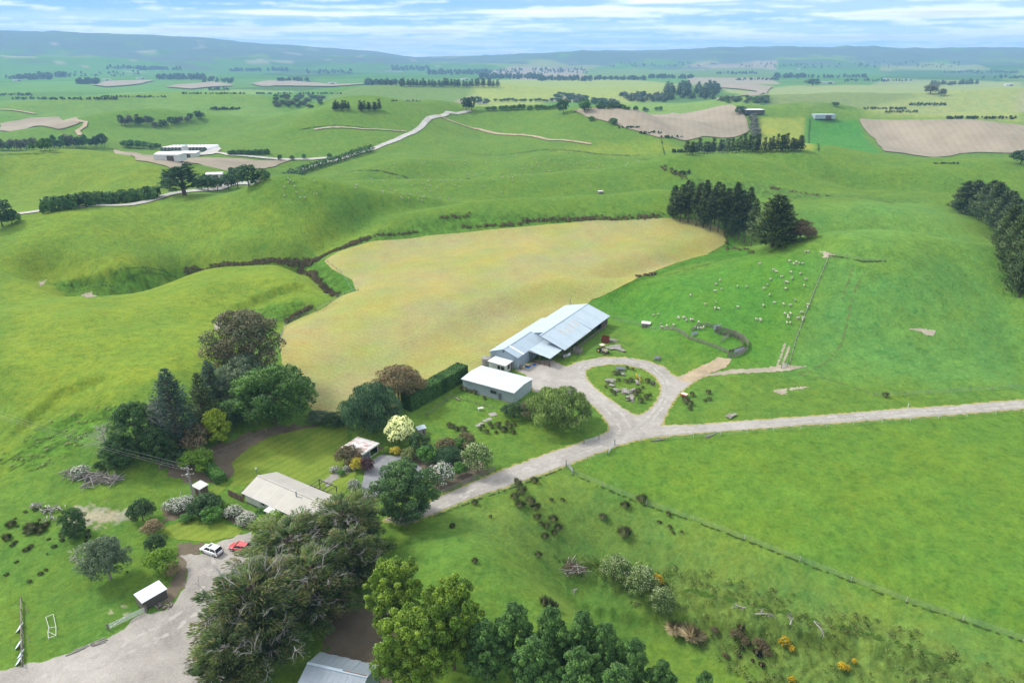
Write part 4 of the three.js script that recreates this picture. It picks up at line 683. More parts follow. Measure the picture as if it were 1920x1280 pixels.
// round the house
[['shrubDark', 392, 962, 930, 52, 'dark green shrub beside the power pole'], ['shrubDark', 372, 968, 940, 40, 'dark shrub at the edge of the front lawn'], ['shrubGreen', 398, 976, 952, 44, 'green shrub behind the front lawn'], ['shrubWhite', 438, 968, 952, 34, 'white-flowered shrub below the house wall'],
  ['shrubWhite', 462, 982, 966, 36, 'white-flowered shrub nearest the cars'], ['shrubLime', 424, 958, 944, 22, 'pale green shrub at the house corner'], ['shrubGreen', 490, 970, 954, 24, 'green shrub under the house window'], ['shrubLime', 512, 1014, 968, 66, 'bright green bush in front of the house porch'],
  ['shrubWhite', 330, 955, 940, 46, 'silver-leaved low shrub on the bank'], ['shrubWhite', 348, 950, 934, 34, 'silver-leaved shrub by the pole'], ['shrubGreen', 350, 976, 966, 26, 'flat green shrub beside the front lawn'],
  ['shrubDark', 268, 976, 940, 46, 'round dark green bush on the grass bank'], ['shrubTan', 288, 1002, 978, 38, 'tan dry shrub beside the front lawn'], ['shrubDark', 294, 1034, 1006, 40, 'dark shrub above the bright fern'], ['shrubLime', 306, 1072, 1036, 58, 'bright green ferny shrub beside the log shed'],
  ['shrubTan', 322, 1080, 1056, 30, 'brown dry shrub below the fern'], ['silver', 207, 1086, 1012, 82, 'rounded grey-green tree standing alone on the bank'], ['elm', 144, 1008, 955, 50, 'dark leafy sapling on the rough bank'],
  ['shrubWhite', 152, 890, 876, 32, 'white-flowered bush on the branch heap'], ['shrubDark', 188, 880, 866, 22, 'brown-black bush behind the branch heap'],
].forEach(([k, x, y, t, w, l]) => P(k, x, y, t, w, l));
// cypresses round the drive
P('cypressA', 652, 1048, 942, 165, 'brown-green old cypress hiding the end of the house'); P('cypressA', 552, 1090, 990, 200, 'dark old cypress leaning over the red car');
P('cypressB', 492, 1220, 1075, 230, 'huge old cypress full of grey dead wood beside the drive'); P('cypressB', 590, 1155, 1045, 185, 'old cypress with dead grey branches behind the largest one'); P('cypressA', 664, 1095, 1000, 130, 'dark cypress between the leafy trees and the house');
P('cypressA', 440, 1300, 1190, 160, 'old cypress at the foot of the drive');
// bright trees and alders by the foreground barn
P('poplar', 745, 1180, 1056, 110, 'bright yellow-green tree above the foreground barn'); P('poplar', 852, 1255, 1092, 112, 'bright leafy tree between the barn and the alders'); P('poplar', 780, 1305, 1150, 130, 'bright green spreading tree right of the iron barn roof');
[[912, 1290, 1165, 78], [962, 1275, 1135, 82], [1030, 1285, 1142, 80], [1086, 1292, 1148, 74], [1130, 1312, 1172, 70], [1178, 1332, 1200, 70], [1232, 1352, 1240, 64], [1310, 1368, 1262, 54], [1000, 1345, 1200, 90], [1080, 1365, 1220, 90], [1150, 1385, 1250, 90]].forEach(([x, y, t, w]) => P('alder', x, y, t, w, 'mid-green alder in the row beside the iron barn', 'alder row in front of the gully'));
// by the sheds
P('willow', 1052, 800, 735, 122, 'olive-green willow beside the gravel loop'); P('gum', 996, 786, 748, 40, 'olive cabbage-like tree between the shed and the willow');
// hawthorns and gorse in the gully
[[1152, 1088, 1048, 54], [1200, 1118, 1068, 56], [1240, 1150, 1106, 46]].forEach(([x, y, t, w]) => P('hawthorn', x, y, t, w, 'flowering hawthorn bush at the head of the gully', 'hawthorns in the gully'));
P('gorse', 1232, 1098, 1080, 22, 'yellowing gorse bush behind the hawthorns');
[[1470, 1212, 1196, 20], [1484, 1222, 1212, 12]].forEach(([x, y, t, w]) => P('gorse', x, y, t, w, 'yellow-flowered gorse bush on the gully side', 'gorse in the gully')); [[1578, 1256, 1244, 16], [1588, 1258, 1248, 12], [1601, 1245, 1236, 9], [1484, 1280, 1270, 14]].forEach(([x, y, t, w]) => P('gorse', x, y, t, w, 'small yellow gorse bush low in the gully', 'low gorse in the gully'));
// pines behind the cut field
[[1262, 410, 348, 30], [1275, 415, 345, 34], [1290, 418, 340, 34], [1305, 424, 344, 34], [1318, 428, 338, 36], [1332, 432, 350, 32], [1346, 436, 345, 36], [1358, 440, 352, 34], [1372, 446, 342, 36], [1384, 450, 356, 34], [1396, 455, 350, 36], [1408, 462, 372, 30], [1285, 408, 338, 34], [1310, 412, 342, 34], [1340, 420, 340, 36], [1375, 432, 342, 34], [1400, 440, 358, 30]]
  .forEach(([x, y, t, w], i) => P(i % 4 ? 'pine' : 'pineFull', x, y, t, w * 0.95, 'tall dark pine in the clump behind the cut field', 'pines behind the cut field'));
P('pineFull', 1448, 464, 366, 96, 'large dark pine with branches to the ground, beside the pine clump');
[[1482, 452, 420, 40], [1500, 450, 412, 44], [1515, 448, 428, 30]].forEach(([x, y, t, w]) => P('shrubBronze', x, y, t, w, 'brown dying tree beside the large dark pine', 'dying trees by the large pine'));
// pine belt on the right
[[1805, 398, 340, 54], [1822, 402, 338, 56], [1842, 412, 345, 58], [1858, 420, 342, 60], [1872, 432, 360, 56], [1890, 446, 372, 60], [1906, 460, 380, 60], [1900, 490, 400, 64], [1920, 510, 410, 70], [1926, 545, 440, 70], [1850, 400, 338, 50], [1884, 418, 358, 56], [1912, 436, 372, 56], [1945, 470, 380, 70], [1960, 520, 410, 70], [1896, 505, 405, 60], [1908, 528, 420, 62], [1912, 556, 445, 60], [1884, 470, 385, 56]]
  .forEach(([x, y, t, w]) => P('pineFull', x, y, t, w, 'dark pine in the belt along the right-hand paddock', 'pine belt beside the paddock'));
// mid-distance rows
function row(key, x0, y0, x1, y1, n, tall, wide, label, group, jit = 0.5) { const R = mulberry(Math.round(x0 * 7 + y0)); for (let i = 0; i < n; i++) { const t = n > 1 ? i / (n - 1) : 0, x = mix(x0, x1, t) + (R() - 0.5) * wide * jit, y = mix(y0, y1, t) + (R() - 0.5) * jit * 3, k = 0.75 + 0.45 * R(); P(Array.isArray(key) ? key[Math.floor(R() * key.length)] : key, x, y, y - tall * k, wide * (0.8 + 0.4 * R()), label, group); } }
row('pineFar', 1288, 289, 1360, 286, 12, 26, 14, 'dark pine in the belt below the ploughed fields', 'pine belt below the ploughed fields'); row('pineFar', 1366, 287, 1504, 283, 20, 30, 14, 'dark pine in the belt below the ploughed fields', 'pine belt below the ploughed fields');
row('greyFar', 1412, 222, 1418, 262, 14, 11, 14, 'tree in the grey-brown shelter row between ploughed and green field', 'shelter row by the ploughed field', 0.3);
P('darkFar', 1388, 214, 198, 20, 'dark round tree beside the far white-roofed shed');
P('cypressFar', 346, 366, 306, 76, 'large dark cypress on the road below the dairy'); P('cypressFar', 318, 352, 318, 34, 'smaller dark cypress left of the large one by the road'); [[390, 358, 326, 30], [408, 357, 332, 26], [428, 354, 326, 30], [446, 352, 312, 34], [466, 350, 308, 38], [378, 356, 334, 24]].forEach(([x, y, t, w]) => P('darkFar', x, y, t, w, 'dark ragged tree along the country road', 'ragged trees along the country road'));
P('darkFar', 4, 425, 375, 50, 'dark tree at the bend of the country road'); P('treeFar', 22, 420, 396, 30, 'green bush beside the dark tree on the country road');
row(['treeFar', 'greyFar'], 0, 282, 90, 282, 12, 20, 14, 'grey-green tree in the belt left of the dairy', 'tree belt left of the dairy'); row(['darkFar', 'greyFar', 'treeFar'], 96, 279, 196, 275, 16, 22, 13, 'grey-green tree in the belt left of the dairy', 'tree belt left of the dairy');
row('treeFar', 232, 276, 296, 280, 9, 14, 13, 'low green tree in the row behind the dairy', 'row behind the dairy');
row(['greyFar', 'darkFar', 'pineFar'], 228, 235, 285, 233, 7, 18, 14, 'tree in the hollow beyond the dairy', 'trees in the hollow'); row(['darkFar', 'greyFar', 'pineFar'], 292, 240, 378, 222, 10, 14, 13, 'tree in the hollow beyond the dairy', 'trees in the hollow');
row('pineFar', 626, 207, 654, 206, 7, 17, 9, 'dark pine in the block below the brow', 'pine block below the brow'); row('pineFar', 674, 208, 710, 207, 8, 18, 10, 'dark pine in the block below the brow', 'pine block below the brow');
row('pineFar', 752, 162, 932, 163, 32, 14, 9, 'dark pine in the long belt on the skyline', 'pine belt on the far brow', 0.4);
[[874, 208, 182, 20], [884, 208, 180, 18], [896, 196, 180, 16], [912, 196, 184, 12]].forEach(([x, y, t, w]) => P('darkFar', x, y, t, w, 'dark tree beside the far farmhouse', 'trees by the far farmhouse'));
row('treeFar', 916, 207, 1044, 204, 20, 9, 9, 'low dark tree in the hedge row beyond the track', 'hedge row beyond the track'); row('darkFar', 930, 191, 1050, 191, 16, 7, 9, 'low tree in the belt behind the hedge row', 'belt behind the hedge row');
P('darkFar', 1056, 213, 184, 26, 'tall dark tree at the corner of the ploughed field'); P('treeFar', 1096, 210, 186, 24, 'round green tree on the edge of the ploughed field'); P('treeFar', 1109, 226, 218, 12, 'green bush below the round tree at the ploughed field'); P('treeFar', 1150, 233, 221, 16, 'low green bush on the ploughed field edge');
row('darkFar', 1122, 205, 1166, 204, 8, 8, 9, 'dark bush in the hedge above the ploughed field', 'hedge above the ploughed field'); row('treeFar', 1170, 207, 1240, 209, 7, 8, 8, 'small tree along the ploughed field', 'small trees along the ploughed field', 1.4);
P('darkFar', 1914, 308, 280, 34, 'dark round tree on the brow beyond the pine belt'); P('darkFar', 1566, 199, 191, 14, 'small dark tree on the pale hill'); P('darkFar', 1524, 161, 147, 26, 'round dark tree on the far ploughed field');
P('greyFar', 1745, 176, 158, 24, 'pale grey tree clump on the far hill'); P('greyFar', 1766, 180, 166, 14, 'small pale tree beside the pale clump'); row('pineFar', 1748, 160, 1830, 158, 14, 9, 9, 'dark tree in the belt on the far hill', 'belt on the far hill');
row(['treeFar', 'darkFar'], 525, 301, 570, 298, 3, 11, 8, 'small round tree along the dairy track', 'small trees on the dairy track', 0.1); P('treeFar', 618, 298, 287, 9, 'lone small tree at the end of the dairy track');
// plantation on the far slope
{ const R = mulberry(404); for (let i = 0; i < 70; i++) { const x = 1245 + R() * 102, y = 190 - R() * 24 - Math.abs(x - 1310) * 0.04; P('pineFar', x, y, y - 11 - R() * 6, 11, 'dark conifer in the plantation on the far slope', 'plantation on the far slope'); }
  for (let i = 0; i < 46; i++) { const x = 1164 + R() * 90, y = 192 - R() * 12 + (x - 1210) * 0.02; P(R() < 0.3 ? 'greyFar' : 'pineFar', x, y, y - 7 - R() * 4, 10, 'young conifer at the edge of the far plantation', 'young trees by the plantation'); }
  for (let i = 0; i < 40; i++) { const x = 1346 + R() * 92, y = 193 - R() * 9; P(R() < 0.3 ? 'greyFar' : 'treeFar', x, y, y - 5 - R() * 3, 9, 'scrubby bush below the far ploughed field', 'scrub below the far ploughed field'); }
  for (let i = 0; i < 60; i++) { const x = 1042 + R() * 118, y = 182 + (x - 1042) * 0.15 + R() * 10 - 5; P(R() < 0.3 ? 'greyFar' : 'darkFar', x, y, y - 6 - R() * 4, 10, 'dark bush in the low wood behind the hedge', 'low wood behind the hedge'); }
  for (let i = 0; i < 50; i++) { const x = 514 + R() * 92, y = 202 - R() * 20; P(R() < 0.4 ? 'greyFar' : 'darkFar', x, y, y - 5 - R() * 3, 10, 'dark bush in the scrub block on the far hill', 'scrub block on the far hill'); } }
// hedges beside the country road: one clipped run of leaves each
function hedge(name, label, list, wide, tall, leaf, n, tones, seed, box = 0) {
  const R = mulberry(seed), L = new Leaves(), pts = list.map(([x, y]) => at(x, y)), o = thing(name, label, 'hedge', null, pts[0].clone()); let len = 0; const seg = [];
  for (let i = 0; i + 1 < pts.length; i++) { seg.push(len); len += pts[i].distanceTo(pts[i + 1]); }
  for (let i = 0; i < n; i++) {
    const s = R() * len; let k = seg.length - 1; while (k > 0 && seg[k] > s) k--; const a = pts[k], b = pts[k + 1], t = (s - seg[k]) / a.distanceTo(b), dx = (b.x - a.x), dz = (b.z - a.z), dl = Math.hypot(dx, dz), qx = -dz / dl, qz = dx / dl;
    const bump = 1 + 0.18 * nA(s / 4, seed), q = R(), ang = R() * Math.PI; let ox, oy, nx, ny;
    if (box) { const e = R() * (2 * tall + wide); if (e < tall) { ox = -wide / 2; oy = e; nx = -1; ny = 0; } else if (e < tall + wide) { ox = e - tall - wide / 2; oy = tall; nx = 0; ny = 1; } else { ox = wide / 2; oy = e - tall - wide; nx = 1; ny = 0; } ox += (R() - 0.5) * 0.5; oy += (R() - 0.6) * 0.4; }
    else { nx = Math.cos(ang); ny = Math.sin(ang); const rr = 0.7 + 0.35 * q; ox = nx * wide / 2 * rr * bump; oy = tall * (0.25 + 0.75 * ny * rr * bump) * (ny < 0.3 ? R() + 0.3 : 1); }
    const x = mix(a.x, b.x, t) + qx * ox, z = mix(a.z, b.z, t) + qz * ox, y = H(x, z) + Math.max(0.05, oy), w = rdir(R), f = nrm([qx * nx + w[0] * 0.8, ny + w[1] * 0.8, qz * nx + w[2] * 0.8]), u = rdir(R), e = leaf * (0.6 + 0.8 * R()), s2 = nrm([f[0] + qx * nx, f[1] + ny, f[2] + qz * nx]);
    L.add(x - pts[0].x, y - pts[0].y, z - pts[0].z, ...f, ...u, e * 1.3, e * 0.85, ...s2, tone(R, tones, clamp(0.5 + 0.6 * nB(s / 6, seed) + (R() - 0.5) * 0.5, 0, 0.999), 0.25));
  }
  if (box) for (const e of [0, 1]) { const a = e ? pts[pts.length - 1] : pts[0], b = e ? pts[pts.length - 2] : pts[1], dx = a.x - b.x, dz = a.z - b.z, dl = Math.hypot(dx, dz); for (let i = 0; i < n * 0.05; i++) { const ox = (R() - 0.5) * wide, oy = R() * tall, x = a.x - dz / dl * ox, z = a.z + dx / dl * ox, w = rdir(R), f = nrm([dx / dl + w[0] * 0.7, w[1] * 0.7, dz / dl + w[2] * 0.7]), el = leaf * (0.6 + 0.8 * R()); L.add(x - pts[0].x, H(x, z) + oy - pts[0].y, z - pts[0].z, ...f, ...rdir(R), el * 1.3, el * 0.85, ...f, tone(R, tones, R(), 0.25)); } }
  L.part('foliage', o); const B = new MB(); for (let i = 0; i + 1 < pts.length; i++) { const a = pts[i], b = pts[i + 1], m = Math.ceil(a.distanceTo(b) / 3); for (let k = 0; k < m; k++) { const x = mix(a.x, b.x, k / m), z = mix(a.z, b.z, k / m), y = H(x, z); B.tube([x - pts[0].x, y - pts[0].y - 0.1, z - pts[0].z], [x - pts[0].x + 0.2, y - pts[0].y + tall * 0.7, z - pts[0].z], 0.1, 0.05, 4); } } B.part('stems', M.bark, o).userData.kind = 'stuff';
  return o;
}
const HG = [[0.026, 0.058, 0.018], [0.036, 0.075, 0.022], [0.048, 0.095, 0.026]];
hedge('clipped_hedge', 'tall clipped dark green hedge between the sheds and the bronze tree', [[762, 768], [810, 742], [868, 708]], 3.6, 4.3, 0.32, 26000, [[0.022, 0.052, 0.014], [0.030, 0.070, 0.018], [0.042, 0.090, 0.022]], 91, 1);
hedge('garden_hedge', 'small clipped hedge beside the white-roofed outhouse', [[388, 878], [416, 906]], 2.0, 2.0, 0.2, 6000, [[0.045, 0.105, 0.022], [0.060, 0.13, 0.026]], 92, 1);
hedge('roadside_hedge', 'long dark hedge along the country road below the dairy', [[82, 398], [150, 389], [220, 381], [298, 371]], 7, 6, 1.1, 9000, HG, 93); hedge('roadside_hedge', 'dark hedge climbing beside the country road above the ragged trees', [[484, 346], [560, 325], [640, 302], [698, 283]], 8, 6, 1.1, 10000, HG, 94);
hedge('shelter_hedge', 'clipped hedge with small trees beside the dairy', [[428, 291], [460, 290], [504, 288]], 5, 4, 1.2, 2500, HG, 95);
// woods and shelter belts of the plain: too far to count
function woodland(name, label, list, seed) {
  const R = mulberry(seed), spots = []; for (const [x, y, w, d, n, tall] of list) for (let i = 0; i < n; i++) { const X = x + (R() - 0.5) * w, Y = y + (R() - 0.5) * d, p = at(X, Y); spots.push([p, metres(p, tall) * (0.6 + 0.6 * R())]); }
  const L = new Leaves(), Q = mulberry(5); for (let i = 0; i < 40; i++) { const d = rdir(Q), t = Q(); L.add(d[0] * 0.4 * (1 - t * 0.5), 0.1 + t * 0.85, d[2] * 0.4 * (1 - t * 0.5), ...d, ...rdir(Q), 0.4, 0.3, ...nrm([d[0], 0.4, d[2]]), [1, 1, 1]); }
  const m = new THREE.InstancedMesh(L.geo(), M.leaf, spots.length), X = new THREE.Matrix4(), q = new THREE.Quaternion(), c = new THREE.Color();
  spots.forEach(([p, h], i) => { q.setFromAxisAngle(new THREE.Vector3(0, 1, 0), R() * 6.28); X.compose(p, q, new THREE.Vector3(h * 1.1, h, h * 1.1)); m.setMatrixAt(i, X); const k = 0.8 + 0.5 * R(), w = R(); c.setRGB(mix(0.034, 0.07, w) * k, mix(0.065, 0.105, w) * k, mix(0.036, 0.05, w) * k); m.setColorAt(i, c); });
  m.name = numbered(name); m.userData = { label, category: 'woodland', kind: 'stuff' }; shade(m); scene.add(m);
}
woodland('far_woodland', 'dark woods and shelter belts scattered over the far plain', [[60, 148, 70, 4, 60, 8], [100, 144, 60, 3, 40, 8], [165, 156, 40, 4, 40, 8], [30, 147, 40, 2, 20, 5], [340, 147, 90, 5, 90, 7], [300, 130, 80, 3, 50, 5], [230, 128, 60, 3, 30, 5], [460, 133, 60, 3, 40, 5], [520, 132, 40, 3, 30, 5], [270, 130, 30, 3, 20, 6], [410, 152, 60, 8, 50, 5], [550, 152, 60, 3, 40, 6],
  [720, 158, 70, 4, 70, 8], [770, 130, 70, 6, 70, 5], [860, 138, 120, 5, 110, 6], [960, 146, 120, 5, 110, 7], [1060, 150, 100, 4, 90, 7], [1160, 149, 100, 3, 80, 6], [1260, 146, 90, 3, 60, 6], [1480, 145, 60, 3, 40, 7], [1560, 145, 130, 3, 60, 5], [1380, 138, 80, 3, 40, 4], [1640, 152, 120, 3, 40, 4], [1840, 136, 140, 4, 80, 3], [1480, 124, 200, 8, 60, 3], [1700, 122, 200, 10, 60, 3], [1240, 122, 200, 8, 50, 3], [620, 136, 100, 6, 50, 4], [180, 140, 160, 8, 40, 4], [1000, 134, 200, 8, 90, 4], [1420, 150, 80, 2, 30, 4], [1880, 146, 80, 3, 30, 4]], 501);
woodland('gully_scrub', 'dark scrub lining the streams and gullies of the middle distance', [[120, 186, 200, 2, 96, 4], [250, 182, 120, 2, 64, 3], [400, 176, 120, 1, 64, 3], [30, 178, 60, 3, 48, 3], [420, 205, 60, 3, 48, 4], [560, 176, 160, 1, 80, 3], [760, 190, 60, 1, 16, 3], [1660, 204, 80, 3, 80, 3], [1740, 196, 70, 4, 96, 3], [1840, 222, 130, 3, 96, 4], [1690, 210, 60, 3, 48, 3], [1280, 325, 30, 5, 25, 4], [1180, 240, 40, 2, 25, 4], [1220, 250, 40, 3, 25, 4], [1260, 258, 40, 1, 19, 4], [1780, 307, 60, 1, 25, 3], [1270, 285, 20, 2, 16, 5], [410, 168, 40, 5, 48, 3]], 502);

// ---------- buildings ----------
const FT = -0.5376; // all the farm buildings stand square to one another
function slab(B, a, b, c, d, t = 0.09) { // a sheet of thickness t below the face a b c d (a-b the eave)
  const e = new THREE.Vector3(...b).sub(new THREE.Vector3(...a)), f = new THREE.Vector3(...d).sub(new THREE.Vector3(...a)), n = e.cross(f).normalize(); if (n.y < 0) n.negate();
  const lo = (p) => [p[0] - n.x * t, p[1] - n.y * t, p[2] - n.z * t]; B.quad(a, b, c, d); B.quad(lo(b), lo(a), lo(d), lo(c)); B.quad(lo(a), lo(b), b, a); B.quad(lo(b), lo(c), c, b); B.quad(lo(c), lo(d), d, c); B.quad(lo(d), lo(a), a, d);
}
function slope(name, mat, parent, a, b, c, d, t) { const B = new MB(); slab(B, a, b, c, d, t); return B.part(name, mat, parent); }
function bit(name, mat, parent, ...boxes) { const B = new MB(); for (const b of boxes) B.box(...b); return B.part(name, mat, parent); }
// upright wall with a straight or gabled top, as a prism of thickness t; pts go round the face
function wall(name, mat, parent, pts, t = 0.12) {
  const B = new MB(), e = new THREE.Vector3(...pts[1]).sub(new THREE.Vector3(...pts[0])), n = new THREE.Vector3(e.z, 0, -e.x).normalize().multiplyScalar(t), q = pts.map((p) => [p[0] + n.x, p[1], p[2] + n.z]), u = pts.map((p) => [Math.hypot(p[0] - pts[0][0], p[2] - pts[0][2]), p[1]]);
  for (const [s, f] of [[pts, 1], [q, -1]]) for (let i = 1; i + 1 < s.length; i++) { const m = n.clone().normalize().multiplyScalar(-f).toArray(); B.tri(s[0], s[i], s[i + 1], m, m, m, u[0], u[i], u[i + 1]); }
  for (let i = 0; i < pts.length; i++) { const j = (i + 1) % pts.length; B.quad(pts[i], pts[j], q[j], q[i]); }
  return B.part(name, mat, parent);
}
function windowAt(parent, x, y, z, w, h, turn, frame = M.whitePaint, panes = 1) { // frame proud of the wall, panes set in it
  const g = new THREE.Group(); g.name = 'window'; g.position.set(x, y, z); g.rotation.y = turn; parent.add(g);
  bit('window_frame', frame, g, [0, h / 2 + 0.03, 0, w + 0.12, 0.06, 0.1], [0, -h / 2 - 0.03, 0, w + 0.12, 0.06, 0.14], [-w / 2 - 0.03, 0, 0, 0.06, h, 0.1], [w / 2 + 0.03, 0, 0, 0.06, h, 0.1]);
  for (let k = 0; k < panes; k++) bit('window_pane', M.glass, g, [-w / 2 + (k + 0.5) * w / panes, 0, 0, w / panes - 0.05, h, 0.05]);
  return g;
}
const onFarm = (x, z) => new THREE.Vector3(x, 0, z);
// long woolshed: an old gabled shed running into a wide barn open along one side
{
  const o = thing('woolshed', 'long woolshed with pale blue-grey iron roofs and an open dark side', 'barn', null, onFarm(-6.5, -189.1), FT);
  // old shed: x 0..9.5, z 0..-16.6
  wall('wall', M.wallBlue, o, [[0, 0, 0], [9.5, 0, 0], [9.5, 3.9, 0], [4.7, 5.5, 0], [0, 3.9, 0]]); wall('wall', M.wallBlue, o, [[9.5, 0, -0.12], [9.5, 0, -16.6], [9.5, 3.9, -16.6], [9.5, 3.9, -0.12]]); wall('wall', M.wallBlue, o, [[0, 0, -33], [0, 0, -0.12], [0, 3.9, -0.12], [0, 3.9, -33]]);
  slope('roof', M.roof, o, [-0.35, 3.88, 0.35], [-0.35, 3.88, -16.6], [4.7, 5.62, -16.6], [4.7, 5.62, 0.35]); slope('roof', M.roofOld, o, [9.85, 3.88, -3.3], [9.85, 3.88, -16.6], [4.7, 5.62, -16.6], [4.7, 5.62, -3.3]); slope('roof', M.roofOld, o, [9.85, 3.9, 0.35], [9.85, 3.9, -2.7], [4.7, 5.64, -2.7], [4.7, 5.64, 0.35]);
  slope('roof_strip', std(0.72, 0.75, 0.78, { roughness: 0.5 }), o, [9.87, 3.93, -2.7], [9.87, 3.93, -3.3], [4.7, 5.67, -3.3], [4.7, 5.67, -2.7], 0.12); bit('ridge_cap', M.roof, o, [4.7, 5.66, -8.1, 0.5, 0.06, 17]);
  // wide barn: left eave at 0 (then 1.4), ridge at 9.7, right eave at 18
  wall('wall', M.wallBlue, o, [[0.1, 3.7, -16.6], [17.6, 3.3, -16.6], [9.7, 6.2, -16.6]]); wall('wall', M.wallIron, o, [[1.4, 0, -47.4], [1.4, 0, -33.2], [1.4, 4.1, -33.2], [1.4, 4.1, -47.4]]); wall('wall', M.wallIron, o, [[17.8, 0, -47.4], [1.5, 0, -47.4], [1.5, 4.1, -47.4], [9.7, 6.2, -47.4], [17.8, 3.5, -47.4]]);
  slope('roof', M.roof, o, [-0.3, 3.9, -16.4], [-0.3, 3.9, -33], [9.7, 6.35, -33], [9.7, 6.35, -16.4]); slope('roof', M.roof, o, [1.1, 4.23, -33], [1.1, 4.23, -47.8], [9.7, 6.35, -47.8], [9.7, 6.35, -33]);
  slope('roof', M.roof, o, [18.3, 3.35, -13.2], [18.3, 3.35, -33], [9.7, 6.35, -33], [9.7, 6.35, -13.2]); slope('roof', M.roof, o, [18.5, 3.5, -33], [18.5, 3.5, -47.8], [9.7, 6.37, -47.8], [9.7, 6.37, -33]); bit('ridge_cap', M.roof, o, [9.7, 6.4, -30.5, 0.5, 0.06, 34.5]);
  for (const [x, z] of [[13.2, -22], [13.6, -25.2], [13.4, -28.4], [13.2, -31.4]]) { const y = 6.35 - (x - 9.7) * 0.349 + 0.05; slope('skylight', std(0.44, 0.40, 0.33, { roughness: 0.6 }), o, [x + 1.4, y - 0.49, z + 0.35], [x + 1.4, y - 0.49, z - 0.35], [x - 1.4, y + 0.49, z - 0.35], [x - 1.4, y + 0.49, z + 0.35], 0.05); }
  for (let k = 0; k < 8; k++) bit('post', M.woodDark, o, [17.7, 1.7, -13.6 - k * 4.75, 0.24, 3.4, 0.24]);
  for (let k = 0; k < 3; k++) bit('rail', M.wood, o, [17.95, 0.25 + k * 0.3, -30.4, 0.05, 0.14, 33]);
  wall('inner_wall', M.woodDark, o, [[10.4, 0, -16.8], [10.4, 0, -47.2], [10.4, 5.6, -47.2], [10.4, 5.6, -16.8]]); wall('end_boards', M.woodDark, o, [[17.75, 0, -42.5], [17.75, 0, -47.2], [17.75, 3.0, -47.2], [17.75, 3.0, -42.5]], 0.08);
  bit('gutter', M.steel, o, [18.38, 3.27, -23, 0.14, 0.12, 19.6]); bit('fascia', M.woodDark, o, [18.25, 3.12, -23, 0.06, 0.24, 19.5]);
  // lean-to canopy over the ramp
  slope('canopy_roof', M.roof, o, [17.4, 3.15, -5.6], [17.4, 3.15, -14.6], [9.75, 3.95, -16.2], [9.75, 3.95, -6.6]); for (const [x, z] of [[17.1, -6.1], [13.4, -6.5], [17.1, -14], [10.4, -7]]) bit('post', M.woodDark, o, [x, 1.6, z, 0.18, 3.2, 0.18]);
  bit('canopy_edge', M.whitePaint, o, [13.6, 3.47, -5.98, 7.75, 0.14, 0.07, -0.0, 0, -0.104]); for (let k = 0; k < 3; k++) bit('rail', M.woodBrown, o, [13.6, 0.35 + k * 0.35, -6.6, 6.6, 0.14, 0.05]); for (const x of [10.6, 12, 13.5, 15, 16.5]) bit('post', M.woodBrown, o, [x, 0.65, -6.68, 0.14, 1.3, 0.12]);
  windowAt(o, 4.6, 4.75, 0.06, 0.5, 0.5, 0, M.wallBlue); windowAt(o, 9.56, 3.0, -6.8, 0.7, 0.8, Math.PI / 2); windowAt(o, 1.6, 2.6, 0.06, 0.8, 0.6, 0);
  bit('door', M.slate, o, [9.56, 1.1, -12.2, 0.08, 2.2, 1.2]); bit('aerial', M.steel, o, [0.6, 5.4, -2, 0.06, 3.2, 0.06]);
  // small white annex built against the gable
  const n = thing('annex', 'small white annex with flat iron roof and windows against the woolshed gable', 'shed', null, onFarm(-6.5, -189.1), FT);
  wall('wall', M.whitePaint, n, [[2.2, 0, 4.4], [7.9, 0, 4.4], [7.9, 2.6, 4.4], [2.2, 2.75, 4.4]]); wall('wall', M.whitePaint, n, [[7.9, 0, 4.28], [7.9, 0, 0.3], [7.9, 2.6, 0.3], [7.9, 2.6, 4.28]]); wall('wall', M.whitePaint, n, [[2.2, 0, 0.3], [2.2, 0, 4.28], [2.2, 2.75, 4.28], [2.2, 2.75, 0.3]]);
  slope('roof', std(0.60, 0.63, 0.65, { map: rep(ironTex, 1 / 6.4), roughness: 0.55 }), n, [1.9, 2.85, 4.8], [8.2, 2.68, 4.8], [8.2, 2.68, 0.25], [1.9, 2.85, 0.25]); windowAt(n, 5.7, 1.5, 4.46, 0.8, 1.0, 0, M.woodBrown); windowAt(n, 7.0, 1.5, 4.46, 0.9, 1.0, 0, M.woodBrown, 2); windowAt(n, 7.96, 1.5, 2.6, 1.0, 1.1, Math.PI / 2, M.woodBrown); bit('door', M.woodBrown, n, [7.95, 1.05, 1.0, 0.07, 2.1, 0.9]);
  const w = thing('water_tank', 'round grey concrete water tank behind the white annex', 'tank', null, onFarm(-6.5 + 0.859 * -0.2 - 0.512 * 2, -189.1 + 0.512 * -0.2 + 0.859 * 2), FT); new MB().lathe(0, 0, 0, [[1.5, 0], [1.5, 2.3], [1.42, 2.34]], 20).part('tank_wall', M.concrete, w); new MB().lathe(0, 2.3, 0, [[1.56, 0], [1.56, 0.1], [0.3, 0.35], [0.01, 0.36]], 20).part('lid', M.stone, w);
}
